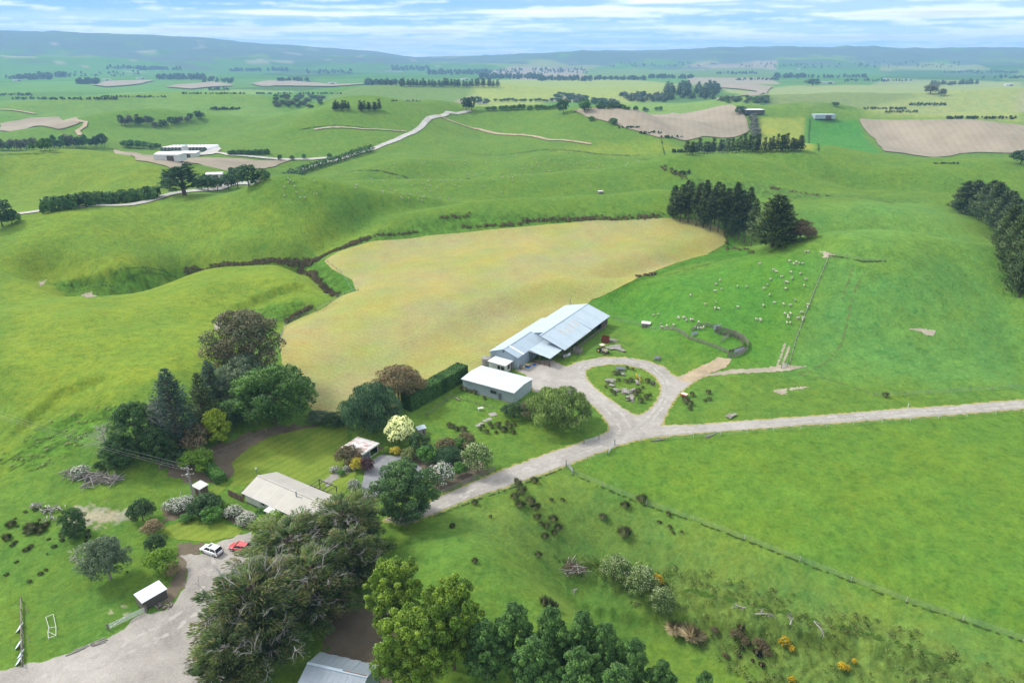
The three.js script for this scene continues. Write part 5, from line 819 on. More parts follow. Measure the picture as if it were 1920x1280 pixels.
{ // front shed
  const o = thing('implement_shed', 'pale grey iron implement shed with a flat white roof beside the yard', 'shed', null, onFarm(-13.7, -170.9), FT), L = 16.6, D = 9.7;
  wall('wall', M.wallIron, o, [[0, 0, 0], [L, 0, 0], [L, 3.3, 0], [0, 3.3, 0]]); wall('wall', M.wallIron, o, [[L, 0, -0.12], [L, 0, -D], [L, 3.3, -D], [L, 3.75, -D / 2], [L, 3.3, -0.12]]); wall('wall', M.wallIron, o, [[0, 0, -D], [0, 0, -0.12], [0, 3.3, -0.12], [0, 3.75, -D / 2], [0, 3.3, -D]]); wall('wall', M.wallIron, o, [[L, 0, -D], [0, 0, -D], [0, 3.3, -D], [L, 3.3, -D]]);
  const rm = std(0.60, 0.65, 0.69, { map: rep(ironTex, 1 / 6.4), bumpMap: rep(ironBump, 1 / 1.6), bumpScale: 0.02, roughness: 0.5, metalness: 0.15 });
  slope('roof', rm, o, [-0.3, 3.42, 0.35], [L + 0.3, 3.42, 0.35], [L + 0.3, 3.88, -D / 2], [-0.3, 3.88, -D / 2]); slope('roof', rm, o, [L + 0.3, 3.42, -D - 0.3], [-0.3, 3.42, -D - 0.3], [-0.3, 3.88, -D / 2], [L + 0.3, 3.88, -D / 2]); bit('gutter', M.steel, o, [L / 2, 3.3, 0.42, L + 0.6, 0.14, 0.14]); bit('downpipe', M.steel, o, [L - 0.1, 1.6, 0.2, 0.1, 3.2, 0.1]);
  windowAt(o, 10.2, 1.9, 0.16, 2.0, 1.0, 0, M.steel, 3); bit('door', M.slate, o, [12.3, 1.05, 0.17, 1.0, 2.1, 0.06]); bit('door_frame', M.steel, o, [12.3, 2.13, 0.18, 1.14, 0.08, 0.1], [11.76, 1.05, 0.18, 0.06, 2.1, 0.1], [12.84, 1.05, 0.18, 0.06, 2.1, 0.1]); bit('footing', M.concrete, o, [L / 2, 0.08, 0.16, L, 0.16, 0.1]);
}
{ // house
  const o = thing('farmhouse', 'low cream farmhouse with a broad pale iron roof and a small porch', 'house', null, onFarm(-55.2, -118.2), -0.545), L = 19, D = 8.2;
  bit('base_wall', M.slate, o, [L / 2, 0.25, -D / 2, L - 0.1, 0.5, D - 0.1]); wall('wall', M.cream, o, [[0, 0.4, 0], [L, 0.4, 0], [L, 2.6, 0], [0, 2.6, 0]]); wall('wall', M.cream, o, [[0, 0.4, -D], [0, 0.4, -0.12], [0, 2.6, -0.12], [0, 4.1, -D / 2], [0, 2.6, -D]]); wall('wall', M.cream, o, [[L, 0.4, -D], [0, 0.4, -D], [0, 2.6, -D], [L, 2.6, -D]]); wall('wall', M.cream, o, [[L, 0.4, 0], [L, 0.4, -D], [L, 2.6, -D], [L, 4.1, -D / 2], [L, 2.6, 0]]);
  slope('roof', M.houseRoof, o, [-0.5, 2.58, 0.3], [L + 0.5, 2.58, 0.3], [L + 0.5, 4.25, -D / 2], [-0.5, 4.25, -D / 2]); slope('roof', M.houseRoof, o, [L + 0.5, 2.5, -D - 0.6], [-0.5, 2.5, -D - 0.6], [-0.5, 4.25, -D / 2], [L + 0.5, 4.25, -D / 2]); bit('ridge_cap', M.houseRoof, o, [L / 2, 4.27, -D / 2, L + 1, 0.06, 0.4]);
  bit('gutter', M.whitePaint, o, [L / 2, 2.5, 0.36, L + 1, 0.12, 0.13]); new MB().lathe(11.9, 3.9, -3.3, [[0.14, 0], [0.14, 1.3], [0.2, 1.32], [0.2, 1.42], [0.01, 1.45]], 12).part('flue', M.steel, o);
  windowAt(o, 5.6, 1.85, 0.1, 1.1, 0.7, 0, M.whitePaint, 1); windowAt(o, 15.4, 1.6, 0.1, 1.6, 1.1, 0, M.whitePaint, 2); windowAt(o, 18, 1.6, 0.1, 1.0, 1.0, 0); bit('meter_box', M.whitePaint, o, [4.4, 1.5, 0.14, 0.4, 0.6, 0.12]);
  // porch
  bit('porch_wall', M.cream, o, [9.6, 1.15, 1.5, 2.9, 2.3, 0.1], [8.2, 1.15, 0.8, 0.1, 2.3, 1.4], [11, 1.15, 0.8, 0.1, 2.3, 1.4]); slope('porch_roof', M.whitePaint, o, [7.9, 2.32, 1.9], [11.3, 2.32, 1.9], [11.3, 2.46, 0.1], [7.9, 2.46, 0.1]); bit('porch_door', M.slate, o, [10.4, 1.05, 1.58, 0.85, 2.0, 0.05]); bit('downpipe', M.dark, o, [11.15, 1.15, 1.62, 0.09, 2.3, 0.09]); bit('path', M.concrete, o, [4, 0.06, 2.2, 8.5, 0.1, 1.0]);
  const gt = (x, z) => { const c = Math.cos(-0.545), s = Math.sin(-0.545); return new THREE.Vector3(-55.2 + x * c + z * s, 0, -118.2 - x * s + z * c); };
  const fn = thing('garden_fence', 'brown board fence at the end of the farmhouse', 'fence', null, gt(-2.2, -1), -0.545 + 0.25); for (let k = 0; k < 15; k++) bit('board', k % 3 ? M.woodBrown : M.wood, fn, [0, 0.8 + 0.05 * (k % 2), -k * 0.42, 0.05, 1.6, 0.38]); bit('rail', M.woodDark, fn, [0.06, 1.2, -3, 0.05, 0.1, 6.2], [0.06, 0.4, -3, 0.05, 0.1, 6.2]);
  const f2 = thing('garden_fence', 'brown board fence joining the front corner of the farmhouse', 'fence', null, gt(-5.2, 0.2), -0.545); for (let k = 0; k < 12; k++) bit('board', k % 4 ? M.woodBrown : M.wood, f2, [k * 0.42, 0.8, 0, 0.38, 1.6, 0.05]); bit('rail', M.woodDark, f2, [2.3, 1.2, 0.06, 5, 0.1, 0.05], [2.3, 0.4, 0.06, 5, 0.1, 0.05]);
  const pg = thing('pergola', 'dark timber pergola behind the farmhouse', 'pergola', null, gt(9.6, -D - 0.8), -0.545); for (const [x, z] of [[0, 0], [5, 0], [0, -2.4], [5, -2.4]]) bit('post', M.dark, pg, [x, 1.2, z, 0.13, 2.4, 0.13]); for (const z of [0, -2.4]) bit('beam', M.dark, pg, [2.5, 2.46, z, 5.4, 0.14, 0.1]); for (let k = 0; k < 5; k++) bit('rafter', M.dark, pg, [0.2 + k * 1.15, 2.58, -1.2, 0.08, 0.1, 3]);
  const ln = thing('garden_lamp', 'small white globe on a post standing on the striped lawn', 'lamp', null, at(481, 887)); bit('post', M.slate, ln, [0, 0.5, 0, 0.08, 1, 0.08]); const sp = new THREE.SphereGeometry(0.26, 14, 10); const sm = shade(new THREE.Mesh(sp, M.whitePaint)); sm.name = 'globe'; sm.position.y = 1.2; ln.add(sm);
}
{ // garage
  const o = thing('garage', 'garage with a rust-streaked iron roof and an open bay backed by rust-red boards', 'garage', null, onFarm(-39.2, -136.6), FT);
  o.userData.label = 'small garage with a rust-streaked white roof beside the parking pad';
  wall('wall', M.cream, o, [[0, 0, 0], [6, 0, 0], [6, 2.2, 0], [0, 2.0, 0]]); wall('wall', M.cream, o, [[0, 0, -5.2], [0, 0, -0.12], [0, 2, -0.12], [0, 2.0, -5.2]]); wall('wall', M.cream, o, [[6, 0, -5.2], [0, 0, -5.2], [0, 2.0, -5.2], [6, 2.2, -5.2]]); slope('roof', M.rustRoof, o, [6.3, 2.45, 0.3], [6.3, 2.45, -5.5], [-0.4, 2.15, -5.5], [-0.4, 2.15, 0.3]);
  bit('fascia', M.cream, o, [6.34, 2.3, -2.6, 0.08, 0.36, 5.8]); bit('door', M.slate, o, [5.98, 1.05, -1.3, 0.06, 2.1, 2.2]); bit('post', M.whitePaint, o, [5.98, 1.05, -2.45, 0.12, 2.1, 0.1], [5.98, 1.05, -5.1, 0.12, 2.1, 0.12]); bit('sill', M.whitePaint, o, [6.0, 0.06, -3.8, 0.14, 0.12, 2.6]); bit('back_boards', M.rust, o, [3.2, 1.0, -3.8, 0.08, 2, 2.5]);
}
{ // log shed and its woodpile
  const p = at(252, 1135), o = thing('log_shed', 'open-sided log shed with a pale iron roof beside the drive', 'shed', null, new THREE.Vector3(-63.3, p.y, -89.7), -0.66);
  slope('roof', std(0.62, 0.67, 0.72, { map: rep(ironTex, 1 / 6.4), roughness: 0.5 }), o, [2.65, 1.95, 0.2], [2.65, 1.95, -4.1], [-0.15, 2.3, -4.1], [-0.15, 2.3, 0.2], 0.06);
  for (const [x, z] of [[0.05, 0], [2.4, 0], [0.05, -3.9], [2.4, -3.9]]) bit('post', M.wood, o, [x, 0.98, z, 0.12, 1.96, 0.12]);
  for (let k = 0; k < 7; k++) bit('board', k % 2 ? M.wood : M.woodDark, o, [1.2, 0.2 + k * 0.24, 0.08, 2.4, 0.19, 0.04]);
  for (let k = 0; k < 7; k++) bit('board', std(0.10 + 0.02 * (k % 3), 0.11, 0.105, { map: rep(woodTex, 1) }), o, [2.48, 0.2 + k * 0.24, -1.95, 0.04, 0.2, 3.9]);
  const wp = thing('firewood_heap', 'loose firewood heap at the foot of the log shed', 'firewood', null, at(308, 1136)); const R = mulberry(71); for (let k = 0; k < 26; k++) bit('log', k % 2 ? M.wood : M.woodDark, wp, [(R() - 0.5) * 2.6, 0.1 + 0.12 * R(), (R() - 0.5) * 1.4, 0.16, 0.14, 0.7 + 0.6 * R(), R() * 3, (R() - 0.5) * 0.3]);
}
{ // outhouse
  const o = thing('outhouse', 'small grey outhouse with a white iron roof beside the power pole', 'shed', null, onFarm(-67.3, -121.3), -0.5); wall('wall', M.concrete, o, [[0, 0, 0], [2.1, 0, 0], [2.1, 1.9, 0], [0, 2.1, 0]]); wall('wall', M.woodDark, o, [[2.1, 0, -0.12], [2.1, 0, -1.9], [2.1, 1.9, -1.9], [2.1, 1.9, -0.12]]); wall('wall', M.concrete, o, [[0, 0, -1.9], [0, 0, -0.12], [0, 2.1, -0.12], [0, 2.1, -1.9]]); wall('wall', M.concrete, o, [[2.1, 0, -1.9], [0.1, 0, -1.9], [0.1, 2.1, -1.9], [2.1, 1.9, -1.9]]); slope('roof', M.whitePaint, o, [-0.2, 2.25, 0.25], [2.35, 2.0, 0.25], [2.35, 2.0, -2.1], [-0.2, 2.25, -2.1], 0.06); bit('door', M.woodBrown, o, [1.0, 0.85, 0.14, 0.7, 1.7, 0.05]);
}
{ // barn whose roof shows at the foot of the picture
  const A = onPlane(600, 1225, 3.3), B = onPlane(708, 1249, 3.3), C = onPlane(576, 1244, 4.5), dx = B[0] - A[0], dz = B[1] - A[1], L = Math.hypot(dx, dz), turn = Math.atan2(-dz, dx), n = [-(dz) / L, dx / L], D = Math.abs((C[0] - A[0]) * n[0] + (C[1] - A[1]) * n[1]);
  const p = new THREE.Vector3(A[0], 0, A[1]), o = thing('iron_barn', 'old barn with a worn bluish iron roof under the bright trees', 'barn', null, p, turn), W = D * 2 + 3;
  const rm = std(0.36, 0.42, 0.48, { map: rep(ironTex, 1 / 6.4), bumpMap: rep(ironBump, 1 / 1.2), bumpScale: 0.035, roughness: 0.5, metalness: 0.3 });
  for (let k = 0; k < 10; k++) { const x0 = L * k / 10 - (k ? 0 : 0.2), x1 = L * (k + 1) / 10; slope('roof_sheet', rm, o, [x1, 3.28 - 0.04 * (k % 2), -0.25 - 0.1 * hash2(k, 1, 1)], [x0, 3.28 - 0.04 * (k % 2), -0.25 - 0.1 * hash2(k, 1, 1)], [x0, 4.6, D], [x1, 4.6, D], 0.03); slope('roof_sheet', rm, o, [x0, 2.9, W + 0.4], [x1, 2.9, W + 0.4], [x1, 4.6, D], [x0, 4.6, D], 0.03); }
  bit('ridge_cap', M.roofOld, o, [L / 2 - 0.1, 4.62, D, L + 0.2, 0.05, 0.45]); bit('ridge_board', M.woodBrown, o, [L * 0.78, 4.66, D - 0.1, L * 0.4, 0.06, 0.14]);
  wall('wall', M.wallIron, o, [[L, 0, W], [L, 0, 0], [L, 3.2, 0], [L, 4.5, D], [L, 2.9, W]]); wall('wall', M.wallIron, o, [[0.1, 0, 0], [0.1, 0, W], [0.1, 2.9, W], [0.1, 4.5, D], [0.1, 3.2, 0]]); wall('wall', M.wallIron, o, [[L, 0, 0.1], [0.2, 0, 0.1], [0.2, 3.2, 0.1], [L, 3.2, 0.1]]); wall('wall', M.wallIron, o, [[0.2, 0, W], [L - 0.2, 0, W], [L - 0.2, 2.9, W], [0.2, 2.9, W]]);
}
// hutches and shelters
function hutch(name, label, p, w, h, d, turn, roofMat, wallMat, category = 'shelter') { const o = thing(name, label, category, null, p, turn); bit('wall', wallMat, o, [0, h / 2, d / 2 - 0.04, w, h, 0.07], [0, h / 2, -d / 2 + 0.04, w, h, 0.07], [-w / 2 + 0.04, h / 2, 0, 0.07, h, d - 0.16], [w / 2 - 0.04, h / 2, 0, 0.07, h, d - 0.16]); slope('roof', roofMat, o, [-w / 2 - 0.15, h + 0.06, d / 2 + 0.15], [w / 2 + 0.15, h + 0.06, d / 2 + 0.15], [w / 2 + 0.15, h + 0.3, -d / 2 - 0.15], [-w / 2 - 0.15, h + 0.3, -d / 2 - 0.15], 0.05); bit('door', M.woodDark, o, [w * 0.15, h * 0.42, d / 2 + 0.02, w * 0.28, h * 0.8, 0.04]); return o; }
hutch('field_shelter', 'small white-roofed shelter on the fence beyond the woolshed', at(1211, 612), 2.8, 1.3, 1.7, -0.25, M.whitePaint, M.wood); hutch('kennel', 'little kennel with a blue-white roof behind the cream-flowered shrub', at(790, 812), 2.0, 1.5, 1.4, 0.5, M.roof, M.concrete, 'kennel');
hutch('far_shed', 'long grey shed between the green strips and ploughed field', at(1544, 222), 26, 5, 12, 0, M.roofOld, M.wallIron, 'shed'); hutch('far_shed', 'white-roofed open shed at the top of the shelter row', at(1412, 213), 24, 5, 14, 0.1, std(0.75, 0.75, 0.76), M.dark, 'shed'); hutch('trough_box', 'small white box standing in the sheep pasture', at(1126, 362), 3, 1.2, 1.6, 0.1, M.whitePaint, M.concrete, 'trough');
// dairy beyond the country road
function tunnel(p, w, len, h, turn, label) { const o = thing('calf_tunnel', label, 'shelter', 'white tunnels at the dairy', p, turn), B = new MB(), n = 10; for (let k = 0; k < n; k++) { const a = k / n * Math.PI, b = (k + 1) / n * Math.PI; B.quad([-Math.cos(a) * w / 2, Math.sin(a) * h, len / 2], [-Math.cos(b) * w / 2, Math.sin(b) * h, len / 2], [-Math.cos(b) * w / 2, Math.sin(b) * h, -len / 2], [-Math.cos(a) * w / 2, Math.sin(a) * h, -len / 2]); B.flat([0, 0, -len / 2], [-Math.cos(a) * w / 2, Math.sin(a) * h, -len / 2], [-Math.cos(b) * w / 2, Math.sin(b) * h, -len / 2]); } B.part('cover', std(0.72, 0.72, 0.74, { roughness: 0.6 }), o); bit('frame', M.steel, o, [-w / 2, 0.5, 0, 0.2, 1, len], [w / 2, 0.5, 0, 0.2, 1, len]); bit('end_curtain', M.slate, o, [0, h * 0.35, len / 2 - 0.3, w * 0.8, h * 0.7, 0.1]); return o; }
for (let k = 0; k < 13; k++) tunnel(at(316 + k * 6.6, 280), 6, 22, 3.6, -0.15, 'white arched tunnel in the long row at the dairy');
hutch('dairy_shed', 'large white dairy shed with a pale flat roof', at(346, 296), 24, 5, 14, 0.15, std(0.72, 0.72, 0.72), M.whitePaint, 'shed'); hutch('dairy_shed', 'low white shed in front of the large dairy shed', at(320, 301), 17, 4.5, 10, -0.05, std(0.70, 0.71, 0.72), M.whitePaint, 'shed'); hutch('dairy_shed', 'small white shed at the end of the dairy buildings', at(308, 294), 12, 4, 9, 0.1, std(0.74, 0.74, 0.74), M.whitePaint, 'shed');
{ const o = thing('silo', 'round white silo beside the dairy sheds', 'silo', null, at(348, 289)); new MB().lathe(0, 0, 0, [[3, 0], [3, 7.5]], 20).part('drum', M.whitePaint, o); new MB().lathe(0, 7.5, 0, [[3.1, 0], [1.2, 1.2], [0.01, 1.4]], 20).part('cap', M.roof, o); }
hutch('far_house', 'white-walled house among the far trees', at(905, 194), 20, 4.5, 9, 0.1, M.roofOld, M.whitePaint, 'house'); hutch('far_house', 'long pale shed beyond the low wood', at(1104, 151), 30, 5, 10, 0, std(0.6, 0.6, 0.6), M.whitePaint, 'house'); hutch('far_house', 'pale farm shed near the round dark tree', at(1552, 157), 50, 7, 14, 0, M.roofOld, M.whitePaint, 'shed'); hutch('far_house', 'low white house by the country road trees', at(402, 334), 10, 3, 7, 0.2, std(0.7, 0.7, 0.7), M.whitePaint, 'house'); hutch('far_house', 'tiny white house on the far right hill', at(1892, 161), 26, 6, 14, 0, std(0.7, 0.7, 0.7), M.whitePaint, 'house');
hutch('far_house', 'white building on the far left plain', at(200, 151), 40, 6, 14, 0, std(0.7, 0.7, 0.7), M.whitePaint, 'house');

[[1662, 150, 'pale farm shed beyond the belt on the far plain'], [1704, 151, 'low pale barn beside the far pale shed'], [872, 150, 'tiny white barn in front of the far woods'], [32, 152, 'tiny pale shed on the left plain'], [622, 158, 'small pale shed behind the skyline pines'], [1806, 133, 'white speck of a farmhouse under the right range'], [1500, 130, 'white speck of a shed in the valley below the range'], [264, 148, 'small white shed between the far left woods'], [1004, 140, 'small pale shed in the far central woods']].forEach(([x, y, l], i) => hutch('far_barn', l, at(x, y), 30 + 6 * (i % 3), 7, 16, 0.3 * (i % 4), i % 2 ? M.roofOld : std(0.6, 0.6, 0.6), M.whitePaint, 'barn'));

// ---------- vehicles ----------
function car(name, label, paint, p, turn, suv) {
  const o = thing(name, label, 'car', null, p, turn), Lh = 2.25, W = 0.92, hB = suv ? 0.98 : 0.86, hT = suv ? 1.62 : 1.34;
  // body: cross-sections along the length (x forward), each [x, half width, bottom, belt]
  const S = [[-Lh, 0.70, 0.42, hB - 0.06], [-Lh + 0.12, 0.86, 0.30, hB], [-1.2, W, 0.26, hB + 0.02], [0, W, 0.26, hB], [1.1, W, 0.26, hB - 0.04], [1.7, 0.90, 0.28, hB - 0.12], [Lh - 0.14, 0.84, 0.32, hB - 0.24], [Lh, 0.66, 0.42, hB - 0.32]];
  const B = new MB(), ring = ([x, w, b, t]) => [[x, b, -w * 0.94], [x, (b + t) / 2, -w], [x, t - 0.05, -w * 0.97], [x, t, -w * 0.86], [x, t, w * 0.86], [x, t - 0.05, w * 0.97], [x, (b + t) / 2, w], [x, b, w * 0.94]];
  for (let i = 0; i + 1 < S.length; i++) { const a = ring(S[i]), c = ring(S[i + 1]); for (let k = 0; k < 8; k++) { const n = (k + 1) % 8; B.quad(a[k], c[k], c[n], a[n]); } } for (const e of [0, S.length - 1]) { const a = ring(S[e]); for (let k = 1; k < 7; k++) B.flat(a[0], a[k], a[k + 1]); }
  B.part('body', paint, o);
  // cabin
  const rb = suv ? -1.75 : -1.35, rf = 0.45, b0 = suv ? -2.08 : -1.95, f0 = 1.2, C = new MB(), t = 0.66, yb = hB - 0.02;
  C.quad([rb, hT, -t], [rf, hT, -t], [rf, hT, t], [rb, hT, t]); C.quad([rb + 0.02, hT - 0.03, -t - 0.03], [rb, hT, -t], [rf, hT, -t], [rf, hT - 0.05, -t - 0.03]); C.quad([rb, hT, t], [rb + 0.02, hT - 0.03, t + 0.03], [rf, hT - 0.05, t + 0.03], [rf, hT, t]);
  for (const s of [-1, 1]) for (const [xa, xb, xc, xd] of [[b0, b0 + 0.22, rb + 0.16, rb], [-0.55, -0.45, -0.45, -0.55], [f0 - 0.12, f0, rf, rf - 0.1]]) C.quad([xa, yb, s * 0.83], [xb, yb, s * 0.83], [xc, hT - 0.02, s * (t + 0.015)], [xd, hT - 0.02, s * (t + 0.015)]);
  C.part('roof', paint, o);
  for (const s of [-1, 1]) { const G = new MB(); G.quad([b0 + 0.1, yb, s * 0.80], [f0 - 0.05, yb, s * 0.80], [rf, hT - 0.04, s * (t - 0.01)], [rb + 0.06, hT - 0.04, s * (t - 0.01)]); G.part('side_window', M.glass, o); }
  new MB().quad([f0, yb, -0.80], [f0, yb, 0.80], [rf, hT - 0.03, t], [rf, hT - 0.03, -t]).part('windscreen', M.glass, o); new MB().quad([b0, yb, 0.80], [b0, yb, -0.80], [rb, hT - 0.05, -t], [rb, hT - 0.05, t]).part('rear_window', M.glass, o);
  if (suv) { bit('sunroof', M.glass, o, [0.05, hT + 0.008, 0, 0.5, 0.014, 0.85]); for (const s of [-1, 1]) bit('roof_rail', M.chrome, o, [-0.6, hT + 0.05, s * 0.6, 1.9, 0.04, 0.04]); }
  for (const x of [-1.38, 1.4]) for (const s of [-1, 1]) { const w = new THREE.Group(); w.name = 'wheel'; w.position.set(x, 0.34, s * 0.82); w.rotation.x = Math.PI / 2; o.add(w); new MB().lathe(0, -0.11, 0, [[0.22, 0], [0.33, 0.02], [0.345, 0.11], [0.33, 0.2], [0.22, 0.22]], 18).part('tyre', M.rubber, w); new MB().lathe(0, -0.1, 0, [[0.01, 0], [0.22, 0.01], [0.22, 0.19], [0.01, 0.2]], 14).part('rim', M.chrome, w); }
  for (const s of [-1, 1]) { bit('headlight', M.lampClear, o, [Lh - 0.13, hB - 0.34, s * 0.62, 0.22, 0.13, 0.34]); bit('tail_light', M.lampRed, o, [-Lh + 0.06, hB - 0.12, s * 0.66, 0.14, 0.18, 0.3]); bit('mirror', paint, o, [0.95, hB + 0.1, s * 1.0, 0.14, 0.13, 0.2]); }
  bit('rear_bumper', M.slate, o, [-Lh + 0.02, 0.42, 0, 0.16, 0.2, 1.56]); bit('number_plate', M.whitePaint, o, [-Lh - 0.02, hB - 0.22, 0, 0.03, 0.11, 0.5]);
  return o;
}
car('parked_car', 'white four-wheel-drive car parked on the gravel by the front lawn', M.carWhite, at(397, 1036).add(new THREE.Vector3(0, 0.05, 0)), 2.72, true);
car('parked_car', 'red car half hidden under the cypress branches', M.carRed, at(452, 1030).add(new THREE.Vector3(0, 0.05, 0)), 2.95, false);
{ // old grey tractor on the grass by the woolshed
  const o = thing('old_tractor', 'old pale-bonneted tractor parked among scrap beside the loop', 'tractor', null, at(1129, 661), -0.9); bit('bonnet', std(0.42, 0.36, 0.28), o, [1.1, 1.25, 0, 1.9, 0.7, 0.75]); bit('chassis', M.dark, o, [0.6, 0.8, 0, 3.0, 0.4, 0.6]); bit('cab_frame', M.rust, o, [-0.6, 1.9, 0.6, 0.08, 1.4, 0.08], [-0.6, 1.9, -0.6, 0.08, 1.4, 0.08], [0.3, 1.9, 0.6, 0.08, 1.4, 0.08], [0.3, 1.9, -0.6, 0.08, 1.4, 0.08]); bit('cab_roof', std(0.55, 0.47, 0.36), o, [-0.15, 2.65, 0, 1.4, 0.12, 1.5]); bit('seat', M.dark, o, [-0.5, 1.35, 0, 0.5, 0.5, 0.5]); bit('exhaust', M.rust, o, [1.4, 1.95, 0.2, 0.07, 0.8, 0.07]);
  for (const [x, r, w] of [[-0.7, 0.8, 0.42], [1.75, 0.45, 0.26]]) for (const s of [-1, 1]) { const q = new THREE.Group(); q.name = 'wheel'; q.position.set(x, r, s * 0.85); q.rotation.x = Math.PI / 2; o.add(q); new MB().lathe(0, -w / 2, 0, [[r * 0.6, 0], [r * 0.97, 0.02], [r, w / 2], [r * 0.97, w - 0.02], [r * 0.6, w]], 18).part('tyre', M.rubber, q); new MB().lathe(0, -w / 2 + 0.03, 0, [[0.01, 0], [r * 0.6, 0.02], [r * 0.6, w - 0.08], [0.01, w - 0.06]], 14).part('rim', std(0.4, 0.3, 0.12), q); }
}
{ const o = thing('rusty_bin', 'rust-red iron bin standing beyond the old tractor', 'bin', null, at(1135, 641), -0.3); bit('side', M.rust, o, [0, 0.95, 1.0, 2.4, 1.9, 0.08], [0, 0.95, -1.0, 2.4, 1.9, 0.08], [-1.16, 0.95, 0, 0.08, 1.9, 1.92], [1.16, 0.95, 0, 0.08, 1.9, 1.92]); bit('floor', M.dark, o, [0, 0.5, 0, 2.2, 0.08, 1.9]); for (const x of [-0.6, 0, 0.6]) bit('rib', M.rust, o, [x, 0.95, 1.07, 0.08, 1.8, 0.06]); }
{ const o = thing('timber_bin', 'weathered grey timber pen beside the open side of the woolshed', 'bin', null, at(1083, 661), FT); for (let k = 0; k < 8; k++) bit('board', k % 2 ? M.wood : M.concrete, o, [-1.05 + k * 0.3, 0.8 + 0.06 * (k % 3), 0.9, 0.26, 1.6, 0.07]); for (let k = 0; k < 6; k++) bit('board', k % 2 ? M.wood : M.stone, o, [1.2, 0.8, 0.7 - k * 0.3, 0.07, 1.6, 0.26]); bit('side', M.wood, o, [-1.2, 0.8, 0, 0.07, 1.6, 1.7], [0, 0.8, -0.9, 2.4, 1.6, 0.07]); }
{ const o = thing('grey_trough', 'long grey upturned trough beside the canopy', 'trough', null, at(1061, 668), FT - 0.25); const B = new MB(), n = 8; for (let k = 0; k < n; k++) { const a = k / n * Math.PI, b = (k + 1) / n * Math.PI; B.quad([-Math.cos(a) * 0.6, Math.sin(a) * 0.8, 1.7], [-Math.cos(b) * 0.6, Math.sin(b) * 0.8, 1.7], [-Math.cos(b) * 0.6, Math.sin(b) * 0.8, -1.7], [-Math.cos(a) * 0.6, Math.sin(a) * 0.8, -1.7]); } B.part('shell', M.steel, o); bit('skid', M.wood, o, [-0.55, 0.08, 0, 0.1, 0.16, 3.5], [0.55, 0.08, 0, 0.1, 0.16, 3.5]); }
{ // drums, pallets and a ladder along the old shed wall
  const put = (n, l, c, x, y, t, f) => { const o = thing(n, l, c, null, at(x, y), t); f(o); };
  put('blue_crate', 'blue crate with a yellow load by the woolshed wall', 'crate', 989, 688, FT, (o) => { bit('crate_wall', M.blue, o, [0, 0.4, 0.5, 1.5, 0.8, 0.06], [0, 0.4, -0.5, 1.5, 0.8, 0.06], [-0.72, 0.4, 0, 0.06, 0.8, 0.94], [0.72, 0.4, 0, 0.06, 0.8, 0.94]); bit('load', std(0.42, 0.33, 0.14), o, [0, 0.82, 0, 1.5, 0.16, 1.1]); });
  put('blue_drum', 'blue drum lying by the canopy rails', 'drum', 1002, 685, 1, (o) => { const d = new THREE.Group(); d.name = 'drum_body'; d.position.y = 0.32; d.rotation.z = 1.2; o.add(d); new MB().lathe(0, -0.45, 0, [[0.01, 0], [0.3, 0], [0.32, 0.3], [0.32, 0.6], [0.3, 0.9], [0.01, 0.9]], 14).part('shell', M.blue, d); });
  put('steps', 'timber steps at the corner of the woolshed', 'steps', 975, 692, FT, (o) => { for (let k = 0; k < 4; k++) bit('tread', M.wood, o, [0, 0.25 + k * 0.25, -k * 0.3, 1.1, 0.06, 0.3]); for (const x of [-0.5, 0.5]) bit('stringer', M.woodDark, o, [x, 0.55, -0.45, 0.06, 0.14, 1.5, 0, 0.72]); });
  put('timber_stack', 'stack of pale planks beside the steps', 'timber', 980, 690, FT, (o) => { for (let k = 0; k < 4; k++) bit('plank', std(0.45, 0.42, 0.25), o, [0.1 * (k % 2), 0.1 + k * 0.12, -0.6, 0.6, 0.1, 2]); });
}
